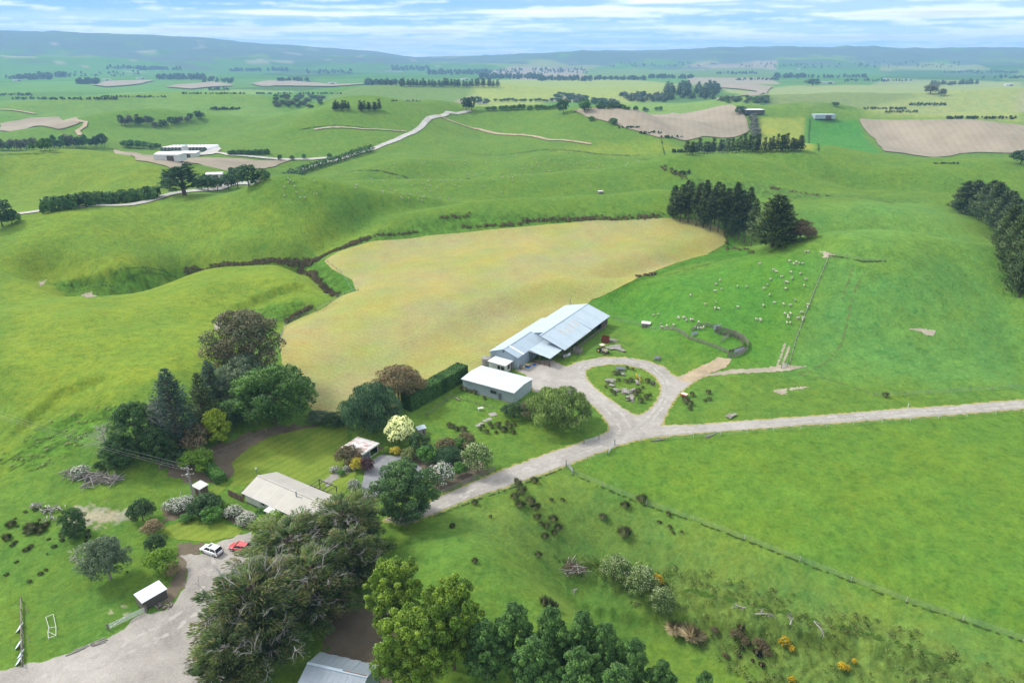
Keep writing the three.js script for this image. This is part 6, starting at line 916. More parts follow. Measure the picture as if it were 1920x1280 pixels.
// scrap on the island and on the grass beyond
function scrap(list, R) { for (const [kind, x, y, s, label] of list) { const p = at(x, y), o = thing(kind, label, kind.replace(/^.*_/, ''), null, p, R() * 3);
  if (kind === 'timber_pile' || kind === 'slab_pile') { const m = kind === 'slab_pile' ? M.concrete : M.wood; for (let k = 0; k < 5; k++) bit(kind === 'slab_pile' ? 'slab' : 'plank', k % 2 ? m : M.stone, o, [(R() - 0.5) * s * 0.4, 0.1 + k * 0.09, (R() - 0.5) * s * 0.5, s * (0.7 + 0.4 * R()), 0.09, s * 0.3, R() * 0.6 - 0.3]); }
  else if (kind === 'metal_cradle') { for (const q of [-1, 1]) { bit('rail', M.steel, o, [0, 0.7, q * s * 0.3, s, 0.1, 0.1], [0, 0.1, q * s * 0.3, s, 0.1, 0.1]); for (const e of [-0.45, 0, 0.45]) bit('upright', M.steel, o, [e * s, 0.4, q * s * 0.3, 0.08, 0.7, 0.08]); } bit('deck', M.slate, o, [0, 0.76, 0, s, 0.05, s * 0.62]); }
  else if (kind === 'hay_rake') { for (let k = 0; k < 4; k++) { const w = new THREE.Group(); w.name = 'rake_wheel'; w.position.set((k - 1.5) * s * 0.28, 0.75, (k % 2 - 0.5) * 0.5); w.rotation.set(Math.PI / 2, 0, 0.5); o.add(w); const T = new THREE.TorusGeometry(0.6, 0.05, 6, 20), tm = shade(new THREE.Mesh(T, M.yellow)); tm.name = 'rim'; tm.rotation.x = Math.PI / 2; w.add(tm); for (let j = 0; j < 6; j++) bit('tine', M.yellow, w, [0, 0, 0, 1.5, 0.05, 0.05, j * Math.PI / 6]); } bit('frame', M.yellow, o, [0, 0.8, 0, s * 1.1, 0.14, 0.14], [s * 0.5, 0.8, 0.6, 0.14, 0.14, 1.6]); bit('engine', M.teal, o, [0.6, 0.6, 0.4, 0.9, 0.8, 0.7]); }
  else if (kind === 'cable_reel') { const w = new THREE.Group(); w.name = 'reel'; w.position.y = 0.6; w.rotation.x = 1.2; o.add(w); new MB().lathe(0, -0.35, 0, [[0.01, 0], [0.7, 0], [0.7, 0.06], [0.3, 0.08], [0.3, 0.6], [0.7, 0.62], [0.7, 0.68], [0.01, 0.68]], 16).part('spool', M.wood, w); }
  else if (kind === 'red_trailer') { bit('tray', std(0.45, 0.10, 0.05), o, [0, 0.7, 0, 1.7, 0.5, 1.1]); bit('tray_edge', std(0.6, 0.5, 0.45), o, [0, 0.98, 0, 1.8, 0.06, 1.2]); bit('drawbar', M.steel, o, [1.4, 0.5, 0, 1.2, 0.08, 0.08]); for (const q of [-1, 1]) { const w = new THREE.Group(); w.name = 'wheel'; w.position.set(-0.1, 0.35, q * 0.68); w.rotation.x = Math.PI / 2; o.add(w); new MB().lathe(0, -0.09, 0, [[0.15, 0], [0.34, 0.02], [0.35, 0.09], [0.34, 0.16], [0.15, 0.18]], 14).part('tyre', M.rubber, w); } } } }
scrap([['metal_cradle', 1163, 694, 2.6, 'grey metal crate at the top of the grass island'], ['hay_rake', 1197, 712, 4.2, 'yellow wheel rake with a green gearbox on the grass island'], ['slab_pile', 1145, 715, 2.6, 'pale slabs at the left of the grass island'], ['slab_pile', 1148, 724, 2.0, 'broken white slabs among rushes on the island'], ['slab_pile', 1156, 732, 1.8, 'small grey slabs near the middle of the island'], ['timber_pile', 1172, 735, 3.2, 'grey planks heaped in the middle of the island'], ['timber_pile', 1182, 747, 3.0, 'dark planks at the lower end of the island'], ['timber_pile', 1196, 718, 2.4, 'single row of planks below the yellow rake'], ['cable_reel', 1224, 722, 1.4, 'old wooden reel at the right side of the island'], ['slab_pile', 1168, 703, 1.4, 'stone lying below the metal crate'], ['timber_pile', 1186, 733, 2.2, 'planks and iron beside the big rush clump'],
  ['red_trailer', 1283, 744, 2, 'small red trailer beside the loop'], ['metal_cradle', 1232, 674, 2.2, 'grey frame lying on the grass above the loop'], ['slab_pile', 1152, 652, 4.2, 'pale sheets of iron spread on the grass by the tractor'], ['timber_pile', 1148, 640, 3.0, 'grey heap of scrap beside the rust-red bin'], ['timber_pile', 1165, 656, 3.4, 'weathered boards laid out beyond the tractor'], ['timber_pile', 1370, 780, 2.6, 'grey pallet on the grass by the farm road'], ['timber_pile', 436, 1, 0.01, ''],
].filter((q) => q[4]), mulberry(606));
{ // garden bits on the shed lawn
  const o = thing('stepping_slabs', 'line of pale concrete slabs on the grass below the shed', 'paving', null, at(905, 792)); for (const [x, y, s] of [[924, 777, 2.0], [917, 786, 1.4], [909, 789, 1.1], [902, 795, 1.3], [896, 798, 1.1]]) { const p = at(x, y).sub(o.position); bit('slab', M.concrete, o, [p.x, p.y + 0.05, p.z, s, 0.1, s * 0.9, 0.5]); }
  const b = thing('picnic_bench', 'grey bench on the shed lawn', 'bench', null, at(858, 750), -0.9); bit('seat', M.wood, b, [0, 0.45, 0, 1.8, 0.06, 0.4]); for (const x of [-0.7, 0.7]) bit('leg', M.wood, b, [x, 0.21, 0, 0.08, 0.42, 0.36]);
  const t = thing('garden_table', 'white garden table on the shed lawn', 'table', null, at(901, 769), 0.3); bit('table_top', M.whitePaint, t, [0, 0.7, 0, 1.5, 0.06, 0.8]); for (const [x, z] of [[-0.6, -0.3], [0.6, -0.3], [-0.6, 0.3], [0.6, 0.3]]) bit('leg', M.whitePaint, t, [x, 0.34, z, 0.06, 0.68, 0.06]);
}
{ // iron sheets on a broken rail, and a cage frame, by the drive
  const p = at(42, 1195), o = thing('fallen_fence', 'broken rail fence with loose pale iron sheets beside the drive', 'fence', null, p), q = (x, y) => at(x, y).sub(p), B = (n, m, a, b, w) => new MB().beam(a, b, w).part(n, m, o);
  const a = q(40, 1128), c = q(42, 1250); B('rail', M.wood, [a.x, a.y + 0.8, a.z], [c.x, c.y + 0.8, c.z], 0.13); B('rail', M.wood, [a.x, a.y + 0.4, a.z], [c.x + 0.2, c.y + 0.5, c.z], 0.11); for (let k = 0; k < 6; k++) { const t = k / 5; B('post', M.wood, [mix(a.x, c.x, t), mix(a.y, c.y, t) - 0.1, mix(a.z, c.z, t)], [mix(a.x, c.x, t) + 0.05, mix(a.y, c.y, t) + 1, mix(a.z, c.z, t)], 0.14); }
  for (const [x, y, s] of [[37, 1180, 1.6], [35, 1212, 1.4], [36, 1242, 1.5], [39, 1230, 1.3]]) { const r = q(x, y); new MB().box(r.x, r.y + 0.45, r.z, 0.9, 0.03, s, 0.15, 0.1, 0.75).part('iron_sheet', std(0.55, 0.62, 0.68, { roughness: 0.5 }), o); } for (const [x, y] of [[47, 1150], [50, 1205]]) { const r = q(x, y); B('brace', M.wood, [r.x - 0.4, r.y + 0.8, r.z - 0.8], [r.x + 0.4, r.y, r.z], 0.09); }
  const g = thing('cage_frame', 'white metal cage frame lying on the grass by the drive', 'frame', null, at(96, 1178)), h = (x, y) => at(x, y).sub(g.position), pts = [[86, 1160], [100, 1154], [105, 1178], [105, 1194], [91, 1199], [90, 1187], [92, 1180]].map(([x, y]) => h(x, y)); for (let k = 0; k < pts.length; k++) { const s = pts[k], e = pts[(k + 1) % pts.length]; new MB().beam([s.x, s.y + 0.35, s.z], [e.x, e.y + 0.35, e.z], 0.06).part('bar', M.whitePaint, g); new MB().beam([s.x, s.y - 0.05, s.z], [s.x, s.y + 0.35, s.z], 0.05).part('leg', M.whitePaint, g); }
  for (const [i, j] of [[6, 2], [5, 3]]) new MB().beam([pts[i].x, pts[i].y + 0.36, pts[i].z], [pts[j].x, pts[j].y + 0.36, pts[j].z], 0.05).part('bar', M.whitePaint, g);
  scrapLogs('drive_timber', 'pale planks piled at the edge of the drive', [180, 1206], 7, 1.8); scrapLogs('drive_log', 'dark log trough at the edge of the drive', [142, 1222], 3, 1.8);
}
function scrapLogs(name, label, [x, y], n, len) { const p = at(x, y), o = thing(name, label, 'timber', null, p, 0.45), R = mulberry(x); for (let k = 0; k < n; k++) bit('log', k % 2 ? M.wood : M.stone, o, [(R() - 0.5) * 1.6, 0.08 + 0.1 * R(), (R() - 0.5) * 0.9, len * (0.6 + 0.6 * R()), 0.12, 0.14, (R() - 0.5) * 0.5]); return o; }
// heaps of cut branches
function heap(name, label, list, n, len, r, mats, seed) {
  const p = at(...list[0]), o = thing(name, label, 'heap', null, p), R = mulberry(seed), big = [], q = list.map(([x, y]) => at(x, y).sub(p));
  for (let k = 0; k < n; k++) { const a = q[Math.floor(R() * q.length)], d = nrm([R() - 0.5, (R() - 0.45) * 0.35, R() - 0.5]), l = len * (0.4 + 0.9 * R()), rr = r * (0.4 + 0.9 * R()), c = [a.x + (R() - 0.5) * 2.6, a.y + 0.15 + R() * 0.9, a.z + (R() - 0.5) * 2.2]; const B = new MB().tube([c[0] - d[0] * l / 2, Math.max(a.y, c[1] - d[1] * l / 2), c[2] - d[2] * l / 2], [c[0] + d[0] * l / 2, c[1] + d[1] * l / 2, c[2] + d[2] * l / 2], rr, rr * 0.4, 5); B.part('branch', mats[Math.floor(R() * mats.length)], o); }
  return o;
}
heap('branch_heap', 'long heap of grey cut branches below the pale leafless tree', [[165, 900], [150, 895], [130, 890], [175, 892], [185, 898], [200, 904], [170, 910], [215, 900]], 190, 3.0, 0.10, [M.dead, M.wood, M.barkPale], 801); heap('branch_heap', 'brown heap of cut branches beside the hawthorns', [[1075, 1068], [1070, 1062], [1085, 1072], [1066, 1070]], 110, 3.2, 0.07, [M.bark, M.woodBrown, M.dead], 802); fallen('grey fallen bough with a bare trunk on the gully side', 1532, 1172, 3.4, 803); fallen('thin grey fallen branches on the rank grass slope', 1430, 1152, 2.8, 804); fallen('small grey fallen branch between the two larger ones', 1484, 1164, 2.4, 805); fallen('pale fallen bough lying along the gully bank', 1390, 1140, 2.2, 807); fallen('small bare branch on the grass above the alders', 1078, 1108, 1.2, 808); heap('branch_heap', 'small stone and branch heap on the rough bank', [[85, 960], [110, 955], [95, 975], [70, 950]], 60, 1.2, 0.14, [M.stone, M.dead], 805); heap('stick_heap', 'small heap of sticks beside the lone rounded tree', [[145, 1050], [140, 1045]], 30, 1.4, 0.06, [M.dead], 806);

function fallen(label, X, Y, len, seed) { const p = at(X, Y), o = thing('fallen_branch', label, 'branch', null, p, seed % 6), R = mulberry(seed), A = new MB(), B = new MB(); A.tube([-len * 0.5, 0.12, 0], [len * 0.2, 0.3, 0.1], 0.11, 0.07, 6); A.tube([len * 0.2, 0.3, 0.1], [len * 0.6, 0.5, 0.4], 0.07, 0.03, 5); A.part('bough', M.dead, o); for (let k = 0; k < 5; k++) twig(B, R, [len * (-0.3 + 0.2 * k), 0.2, 0], nrm([0.5 + R() * 0.5, 0.1 + 0.35 * R(), (R() - 0.5) * 1.8]), len * 0.4, 0.045, 2); B.part('twigs', M.dead, o).userData.kind = 'stuff'; }
// ---------- fences, gates and poles ----------
function walk(list, step) { const pts = list.map(([x, y]) => at(x, y)), out = []; for (let i = 0; i + 1 < pts.length; i++) { const n = Math.max(1, Math.round(pts[i].distanceTo(pts[i + 1]) / step)); for (let k = 0; k < n; k++) { const x = mix(pts[i].x, pts[i + 1].x, k / n), z = mix(pts[i].z, pts[i + 1].z, k / n); out.push(new THREE.Vector3(x, H(x, z), z)); } } out.push(pts[pts.length - 1]); return out; }
const postGeo = new MB().box(0, 0.55, 0, 0.13, 1.3, 0.13).geo(), postThin = new MB().box(0, 0.5, 0, 0.09, 1.2, 0.09).geo();
function fence(name, label, list, step, rails, rh, rw, mat, postMat, thin) {
  const p = walk(list, step), o = thing(name, label, 'fence', null, p[0].clone());
  for (const q of p) { const m = shade(new THREE.Mesh(thin ? postThin : postGeo, postMat)); m.name = 'post'; m.position.copy(q).sub(p[0]); o.add(m); }
  for (let r = 0; r < rails; r++) { const y = 0.25 + r * (0.85 / Math.max(1, rails - 1)); if (thin) { const B = new MB(); for (let i = 0; i + 1 < p.length; i++) { const a = p[i].clone().sub(p[0]), b = p[i + 1].clone().sub(p[0]); B.beam([a.x, a.y + y, a.z], [b.x, b.y + y, b.z], rw, rh); } B.part('wire', mat, o); } else for (let i = 0; i + 1 < p.length; i++) { const a = p[i].clone().sub(p[0]), b = p[i + 1].clone().sub(p[0]); new MB().beam([a.x, a.y + y, a.z], [b.x, b.y + y, b.z], rw, rh).part('rail', mat, o); } }
  return o;
}
fence('wire_fence', 'wire fence running diagonally from the road gate across the paddock', [[1062, 872], [1074, 888], [1130, 912], [1300, 975], [1500, 1052], [1700, 1128], [1920, 1202], [2050, 1246]], 8.5, 4, 0.02, 0.02, M.wire, std(0.42, 0.41, 0.37), true);
fence('wire_fence', 'wire fence along the lower side of the farm road', [[1200, 828], [1300, 820], [1450, 808], [1600, 797], [1760, 785], [1920, 772], [2040, 762]], 7, 4, 0.02, 0.02, M.wire, std(0.50, 0.48, 0.44), true); fence('wire_fence', 'wire fence below the road between the two gates', [[815, 968], [900, 935], [1000, 900], [1062, 876], [1140, 850]], 5, 4, 0.02, 0.02, M.wire, M.wood, true);
fence('wire_fence', 'straight wire fence beside the grazing flock', [[1554, 484], [1530, 540], [1510, 590], [1492, 640], [1480, 684]], 5, 4, 0.02, 0.02, M.wire, M.wood, true); fence('wire_fence', 'wire fence above the farm road verge', [[1640, 742], [1700, 741], [1780, 736], [1860, 731], [1960, 724]], 6, 4, 0.02, 0.02, M.wire, M.wood, true); fence('wire_fence', 'wire fence climbing from the flock gate to the pine belt', [[1555, 478], [1620, 490], [1660, 490]], 6, 3, 0.03, 0.03, M.wire, M.wood, true); fence('wire_fence', 'wire fence between the woolshed and the field shelter', [[1150, 600], [1180, 606], [1206, 612], [1240, 618]], 4, 4, 0.03, 0.03, M.wire, M.wood, true);
fence('wire_fence', 'wire fence along the left edge of the cut field', [[524, 660], [533, 610], [562, 595], [620, 566], [672, 545], [640, 512], [607, 488]], 6, 3, 0.03, 0.03, M.wire, M.woodDark, true);
fence('rail_fence', 'grey post-and-rail fence between the garden border and farm road', [[812, 935], [850, 918], [890, 900], [928, 882]], 2.4, 3, 0.13, 0.05, M.wood, M.wood); fence('rail_fence', 'low pale rail around the shed lawn', [[800, 780], [846, 744], [876, 752], [926, 766]], 2.6, 1, 0.1, 0.06, M.wood, M.wood); fence('rail_fence', 'rough rails behind the garden belt', [[300, 880], [350, 876], [415, 850], [440, 842], [500, 812]], 3.5, 2, 0.09, 0.06, M.wood, M.wood);
fence('yard_fence', 'weathered timber fence on the near side of the sheep yard', [[1243, 619], [1290, 635], [1335, 650], [1366, 663]], 1.5, 4, 0.14, 0.05, M.wood, M.wood); fence('yard_fence', 'curved outer timber fence of the sheep race', [[1340, 617], [1360, 621], [1380, 627], [1396, 636], [1403, 646], [1402, 655], [1394, 663], [1378, 670], [1364, 669]], 1.1, 5, 0.16, 0.05, M.wood, M.wood); fence('yard_fence', 'curved inner timber fence of the sheep race', [[1340, 624], [1356, 629], [1374, 632], [1388, 638], [1395, 647], [1392, 655], [1378, 660], [1366, 662]], 1.1, 5, 0.16, 0.05, M.woodDark, M.wood); fence('yard_fence', 'back timber fence of the sheep yard', [[1296, 622], [1306, 614], [1325, 611], [1340, 615]], 1.5, 4, 0.13, 0.05, M.wood, M.wood); fence('yard_fence', 'grey rail dividing the sheep yard', [[1352, 642], [1366, 632]], 1.6, 3, 0.12, 0.05, M.concrete, M.wood);
bitThing('drafting_gate', 'pale panelled drafting gate on the sheep race', [1386, 660], 4, 1.3); bitThing('drafting_gate', 'pale panelled gate at the back of the sheep race', [1344, 617], 2.6, 1.6); bitThing('drafting_gate', 'grey panel gate inside the sheep yard', [1302, 628], 2.4, 1.2);
function bitThing(name, label, [x, y], w, h) { const o = thing(name, label, 'gate', null, at(x, y), 0.5); for (let k = 0; k < 5; k++) bit('panel_board', std(0.36, 0.40, 0.44), o, [0, 0.2 + k * (h - 0.2) / 5, 0, w, (h / 5) * 0.8, 0.05]); for (const q of [-1, 0, 1]) bit('upright', M.steel, o, [q * w / 2, h / 2, 0.05, 0.1, h + 0.1, 0.08]); return o; }
function gate(label, [x0, y0], [x1, y1]) { const a = at(x0, y0), b = at(x1, y1), o = thing('field_gate', label, 'gate', null, a); const d = b.clone().sub(a), T = (n, m, p, q, w) => new MB().beam(p, q, w).part(n, m, o); for (let k = 0; k < 5; k++) { const y = 0.25 + k * 0.2; T('bar', M.steel, [0, y, 0], [d.x, d.y + y, d.z], 0.05); } for (const t of [0, 0.5, 1]) T('upright', M.steel, [d.x * t, d.y * t + 0.2, d.z * t], [d.x * t, d.y * t + 1.1, d.z * t], 0.05); T('brace', M.steel, [0, 0.25, 0], [d.x * 0.5, d.y * 0.5 + 1.05, d.z * 0.5], 0.05); for (const t of [-0.04, 1.04]) T('gate_post', M.wood, [d.x * t, d.y * t - 0.2, d.z * t], [d.x * t, d.y * t + 1.35, d.z * t], 0.18); return o; }
gate('galvanised field gate on the upper side of the farm road', [1096, 832], [1122, 824]); gate('galvanised field gate on the lower side of the farm road', [1140, 852], [1152, 834]); gate('field gate at the foot of the flock fence', [1466, 690], [1476, 686]); gate('mesh gate beside the log shed', [205, 1180], [272, 1148]); gate('timber gate leading off the fence corner below the road', [1062, 872], [1074, 886]);
scrapLogs('fallen_rail', 'fallen rails along the lower road fence', [1232, 826], 4, 4); scrapLogs('fallen_rail', 'grey rails lying by the road fence beyond the first', [1330, 818], 4, 4);
{ // power pole and its lines
  const p = at(363, 936), h = heightTo(p, 876), o = thing('power_pole', 'grey concrete power pole with cross-arms beside the outhouse', 'pole', null, p, -0.4); bit('pole', M.concrete, o, [0, h / 2, 0, 0.3, h + 0.2, 0.24]); for (const [y, w, t] of [[h - 0.3, 2.6, 0.25], [h - 1.7, 2.4, 0.7]]) { bit('cross_arm', M.wood, o, [0, y, 0.18, w, 0.14, 0.12, t]); for (const q of [-1, -0.4, 0.4, 1]) bit('insulator', M.whitePaint, o, [q * w * 0.45 * Math.cos(t), y + 0.16, 0.18 - q * w * 0.45 * Math.sin(t), 0.1, 0.2, 0.1]); } bit('transformer', M.steel, o, [-0.35, h - 2, 0, 0.45, 0.7, 0.45]);
  const e = thing('power_line', 'thin power lines crossing the green slope to the pole', 'wire', null, p.clone()); for (const s of [-0.9, 0.2, 0.9]) { const a = new THREE.Vector3(0, h - 0.1, s), q = at(-260, 742).sub(p); q.y += h + 3; q.z += s; const B = new MB(), N = 14; for (let k = 0; k < N; k++) { const f = (t) => [mix(a.x, q.x, t), mix(a.y, q.y, t) - 2.2 * 4 * t * (1 - t), mix(a.z, q.z, t)]; B.beam(f(k / N), f((k + 1) / N), 0.02); } B.part('wire', M.wire, e); }
  for (const [x, y, x2, y2, l] of [[334, 944, 343, 922, 'pale stay pole leaning beside the silver shrubs'], [383, 937, 378, 928, 'short pale stay post beside the outhouse']]) { const q = at(x, y), r = heightTo(q, y2), t = thing('stay_post', l, 'post', null, q); new MB().beam([0, -0.1, 0], [metres(q, x2 - x), r, 0], 0.1).part('post', M.whitePaint, t); bit('stay_foot', M.concrete, t, [0, 0.05, 0, 0.3, 0.2, 0.3]); }
  const w = thing('radio_mast', 'thin dark pole behind the far end of the woolshed', 'pole', null, at(1068, 573)); new MB().tube([0, -0.2, 0], [0.6, 4.2, 0], 0.09, 0.05, 6).part('pole', M.woodDark, w); bit('stay', M.woodDark, w, [0.3, 1.2, 0, 0.7, 0.08, 0.06]);
  const m = thing('road_marker', 'white marker post on the verge of the farm road', 'post', null, at(1702, 768)); bit('post', M.whitePaint, m, [0, 0.9, 0, 0.14, 1.8, 0.14]); bit('cap', M.steel, m, [0, 1.83, 0, 0.18, 0.08, 0.18]);
}
// ---------- sheep ----------
function cap(p, a, b, r0, r1) { const dx = b[0] - a[0], dy = b[1] - a[1], dz = b[2] - a[2], t = clamp(((p[0] - a[0]) * dx + (p[1] - a[1]) * dy + (p[2] - a[2]) * dz) / (dx * dx + dy * dy + dz * dz), 0, 1); return Math.hypot(p[0] - a[0] - dx * t, p[1] - a[1] - dy * t, p[2] - a[2] - dz * t) - mix(r0, r1, t); }
const smin = (a, b, k) => { const h = clamp(0.5 + 0.5 * (b - a) / k, 0, 1); return mix(b, a, h) - k * h * (1 - h); };
function sheepProto(graze) {
  const N = 34, mc = new MarchingCubes(N, M.wool, false, false, 9000), S = 0.78, head = graze ? [[0.5, 0.62, 0], [0.72, 0.30, 0], [0.84, 0.16, 0]] : [[0.5, 0.72, 0], [0.70, 0.93, 0], [0.86, 0.86, 0]];
  mc.isolation = 0; for (let k = 0; k < N; k++) for (let j = 0; j < N; j++) for (let i = 0; i < N; i++) {
    const p = [((i - N / 2) / (N / 2)) * S, ((j - N / 2) / (N / 2)) * S + 0.55, ((k - N / 2) / (N / 2)) * S]; let d = cap(p, [-0.38, 0.66, 0], [0.36, 0.66, 0], 0.27, 0.25);
    d = smin(d, cap(p, head[0], head[1], 0.15, 0.10), 0.08); d = smin(d, cap(p, head[1], head[2], 0.095, 0.055), 0.04); for (const s of [-1, 1]) { d = smin(d, cap(p, [-0.36, 0.5, s * 0.14], [-0.40, 0.28, s * 0.14], 0.11, 0.06), 0.05); d = smin(d, cap(p, [-0.40, 0.28, s * 0.14], [-0.36, 0.0, s * 0.14], 0.055, 0.045), 0.03); d = smin(d, cap(p, [0.34, 0.5, s * 0.13], [0.34, 0.0, s * 0.13], 0.08, 0.045), 0.05); d = smin(d, cap(p, [head[1][0], head[1][1] + 0.04, 0], [head[1][0] - 0.04, head[1][1] + 0.05, s * 0.17], 0.04, 0.02), 0.02); }
    d = smin(d, cap(p, [-0.62, 0.72, 0], [-0.68, 0.5, 0], 0.06, 0.04), 0.04); mc.field[i + j * N + k * N * N] = -d;
  }
  mc.update(); const n = mc.count, pos = new Float32Array(n * 3), nor = new Float32Array(n * 3), col = new Float32Array(n * 3);
  for (let i = 0; i < n; i++) { const x = mc.positionArray[i * 3] * S, y = mc.positionArray[i * 3 + 1] * S + 0.55, z = mc.positionArray[i * 3 + 2] * S; pos[i * 3] = x; pos[i * 3 + 1] = Math.max(y, 0) - 0.0; pos[i * 3 + 2] = z; nor.set(mc.normalArray.subarray(i * 3, i * 3 + 3), i * 3); const skin = y < 0.36 && x < 0.6 || x > 0.68; const c = skin ? [0.38, 0.35, 0.29] : [0.46, 0.43, 0.34]; col.set(c, i * 3); }
  const g = new THREE.BufferGeometry(); g.setAttribute('position', new THREE.BufferAttribute(pos, 3)); g.setAttribute('normal', new THREE.BufferAttribute(nor, 3)); g.setAttribute('color', new THREE.BufferAttribute(col, 3)); const m = shade(new THREE.Mesh(g, M.wool)); m.name = 'sheep'; m.userData = { category: 'sheep' }; return m;
}
const sheepA = sheepProto(true), sheepB = sheepProto(false); sheepB.name = 'sheep';
{
  const R = mulberry(909), put = (X, Y, label, group, s = 1) => dup(R() < 0.65 ? sheepA : sheepB, label, group, at(X, Y), R() * 6.28, s * (0.9 + 0.25 * R()));
  const near = [433, 287, 600, 272, 625, 288, 640, 278, 655, 285, 675, 286, 690, 218, 706, 218, 512, 323, 527, 332, 557, 360, 495, 375, 475, 406, 458, 426, 577, 390, 588, 392, 615, 370, 580, 427, 683, 410, 692, 375, 610, 335, 662, 343, 210, 380, 188, 402, 308, 414, 360, 417, 182, 440, 219, 430, 45, 465, 128, 514, 185, 505, 182, 537, 203, 540, 310, 531, 489, 462, 515, 507, 453, 522, 568, 515, 631, 493, 605, 521, 705, 518, 703, 532, 670, 561, 648, 593, 677, 592, 675, 603, 575, 568, 607, 568, 592, 580, 595, 592, 587, 620, 605, 620, 415, 600, 437, 600, 437, 609, 10, 592, 20, 606, 45, 602, 90, 617];
  for (let i = 0; i < near.length; i += 2) put(1280 + near[i] / 3, 401 + near[i + 1] / 3, 'white sheep grazing in the paddock beside the straight wire fence', 'flock in the paddock', 0.72);
  const yard = [55, 22, 135, 10, 495, 55, 505, 78, 595, 65, 640, 118, 755, 103, 862, 150, 175, 190, 200, 235, 290, 215, 410, 200]; for (let i = 0; i < yard.length; i += 2) put(1220 + yard[i] / 9.6, 591 + yard[i + 1] / 9.6, 'white sheep standing near the back of the sheep yard', 'sheep by the yard', 0.72);
  for (const [x, y] of [[850, 262], [910, 258], [955, 242], [800, 240]]) put(1220 + x / 9.6, 591 + y / 9.6, 'white sheep inside the sheep yard', 'sheep in the yard', 0.72);
  for (const [cx, cy, wx, wy, n] of [[790, 377, 60, 8, 12], [760, 362, 50, 10, 14], [840, 345, 80, 12, 22], [900, 330, 90, 10, 22], [960, 318, 80, 12, 20], [1010, 305, 80, 10, 20], [1110, 310, 70, 8, 22], [1150, 300, 80, 8, 14], [700, 345, 80, 20, 14], [560, 360, 60, 14, 12], [540, 345, 60, 10, 10], [880, 300, 120, 14, 20], [1000, 345, 120, 20, 12], [820, 320, 120, 20, 16]]) for (let k = 0; k < n * 0.65; k++) { const a = R() * 6.28, q = Math.sqrt(R()); put(cx + Math.cos(a) * q * wx, cy + Math.sin(a) * q * wy, 'white sheep scattered on the far rolling pasture', 'far flock on the rolling pasture', 0.68); }
}
// ---------- rushes ----------
proto('rush', 'rush_clump', 'plant', (g) => { const L = new Leaves(), R = mulberry(31); for (let k = 0; k < 420; k++) { const a = R() * 6.28, q = Math.sqrt(R()) * 0.5, l = 0.55 + 0.6 * R(), lean = q * 1.3, x = Math.cos(a) * q * 0.6, z = Math.sin(a) * q * 0.6, u = nrm([Math.cos(a) * lean, 1, Math.sin(a) * lean]), s = nrm([Math.cos(a) * 0.7, 0.5, Math.sin(a) * 0.7]); L.add(x + u[0] * l / 2, u[1] * l / 2, z + u[2] * l / 2, Math.cos(a), 0.2, Math.sin(a), ...u, l, 0.07, ...s, tone(R, [[0.075, 0.095, 0.034], [0.11, 0.105, 0.048], [0.055, 0.088, 0.026]], R(), 0.35)); } L.part('stems', g); const B = new MB(); for (let k = 0; k < 14; k++) { const a = k * 0.45, q = 0.25; B.tube([Math.cos(a) * q * 0.5, -0.1, Math.sin(a) * q * 0.5], [Math.cos(a) * q, 0.2, Math.sin(a) * q], 0.03, 0.01, 4); } B.part('base_litter', std(0.12, 0.11, 0.05), g); });
proto('tussock', 'tussock_clump', 'plant', (g) => { const L = new Leaves(), R = mulberry(33); for (let k = 0; k < 520; k++) { const a = R() * 6.28, q = Math.sqrt(R()), l = 0.9 + 0.7 * R(), u = nrm([Math.cos(a) * q * 1.4, 1 - q * 0.3, Math.sin(a) * q * 1.4]), s = nrm([Math.cos(a) * 0.6, 0.7, Math.sin(a) * 0.6]); L.add(u[0] * l / 2, u[1] * l / 2, u[2] * l / 2, Math.cos(a), 0.3, Math.sin(a), ...u, l, 0.08, ...s, tone(R, [[0.24, 0.20, 0.12], [0.18, 0.145, 0.09], [0.13, 0.12, 0.05]], R(), 0.25)); } L.part('blades', g); const B = new MB(); for (let k = 0; k < 10; k++) B.tube([0, -0.1, 0], [Math.cos(k) * 0.3, 0.4, Math.sin(k) * 0.3], 0.06, 0.02, 4); B.part('base_litter', M.woodBrown, g); });
function rushAt(X, Y, w, label, group, key = 'rush', tall = 1) { const p = at(X, Y), s = metres(p, w) / 1.3; dup(TREES[key], label, group, p, (X * 1.7) % 6, s * (0.75 + 0.5 * hash2(X, Y, 9)), s * tall * (0.6 + 0.5 * hash2(X, Y, 11)), s * (0.75 + 0.5 * hash2(X, Y, 13))); }
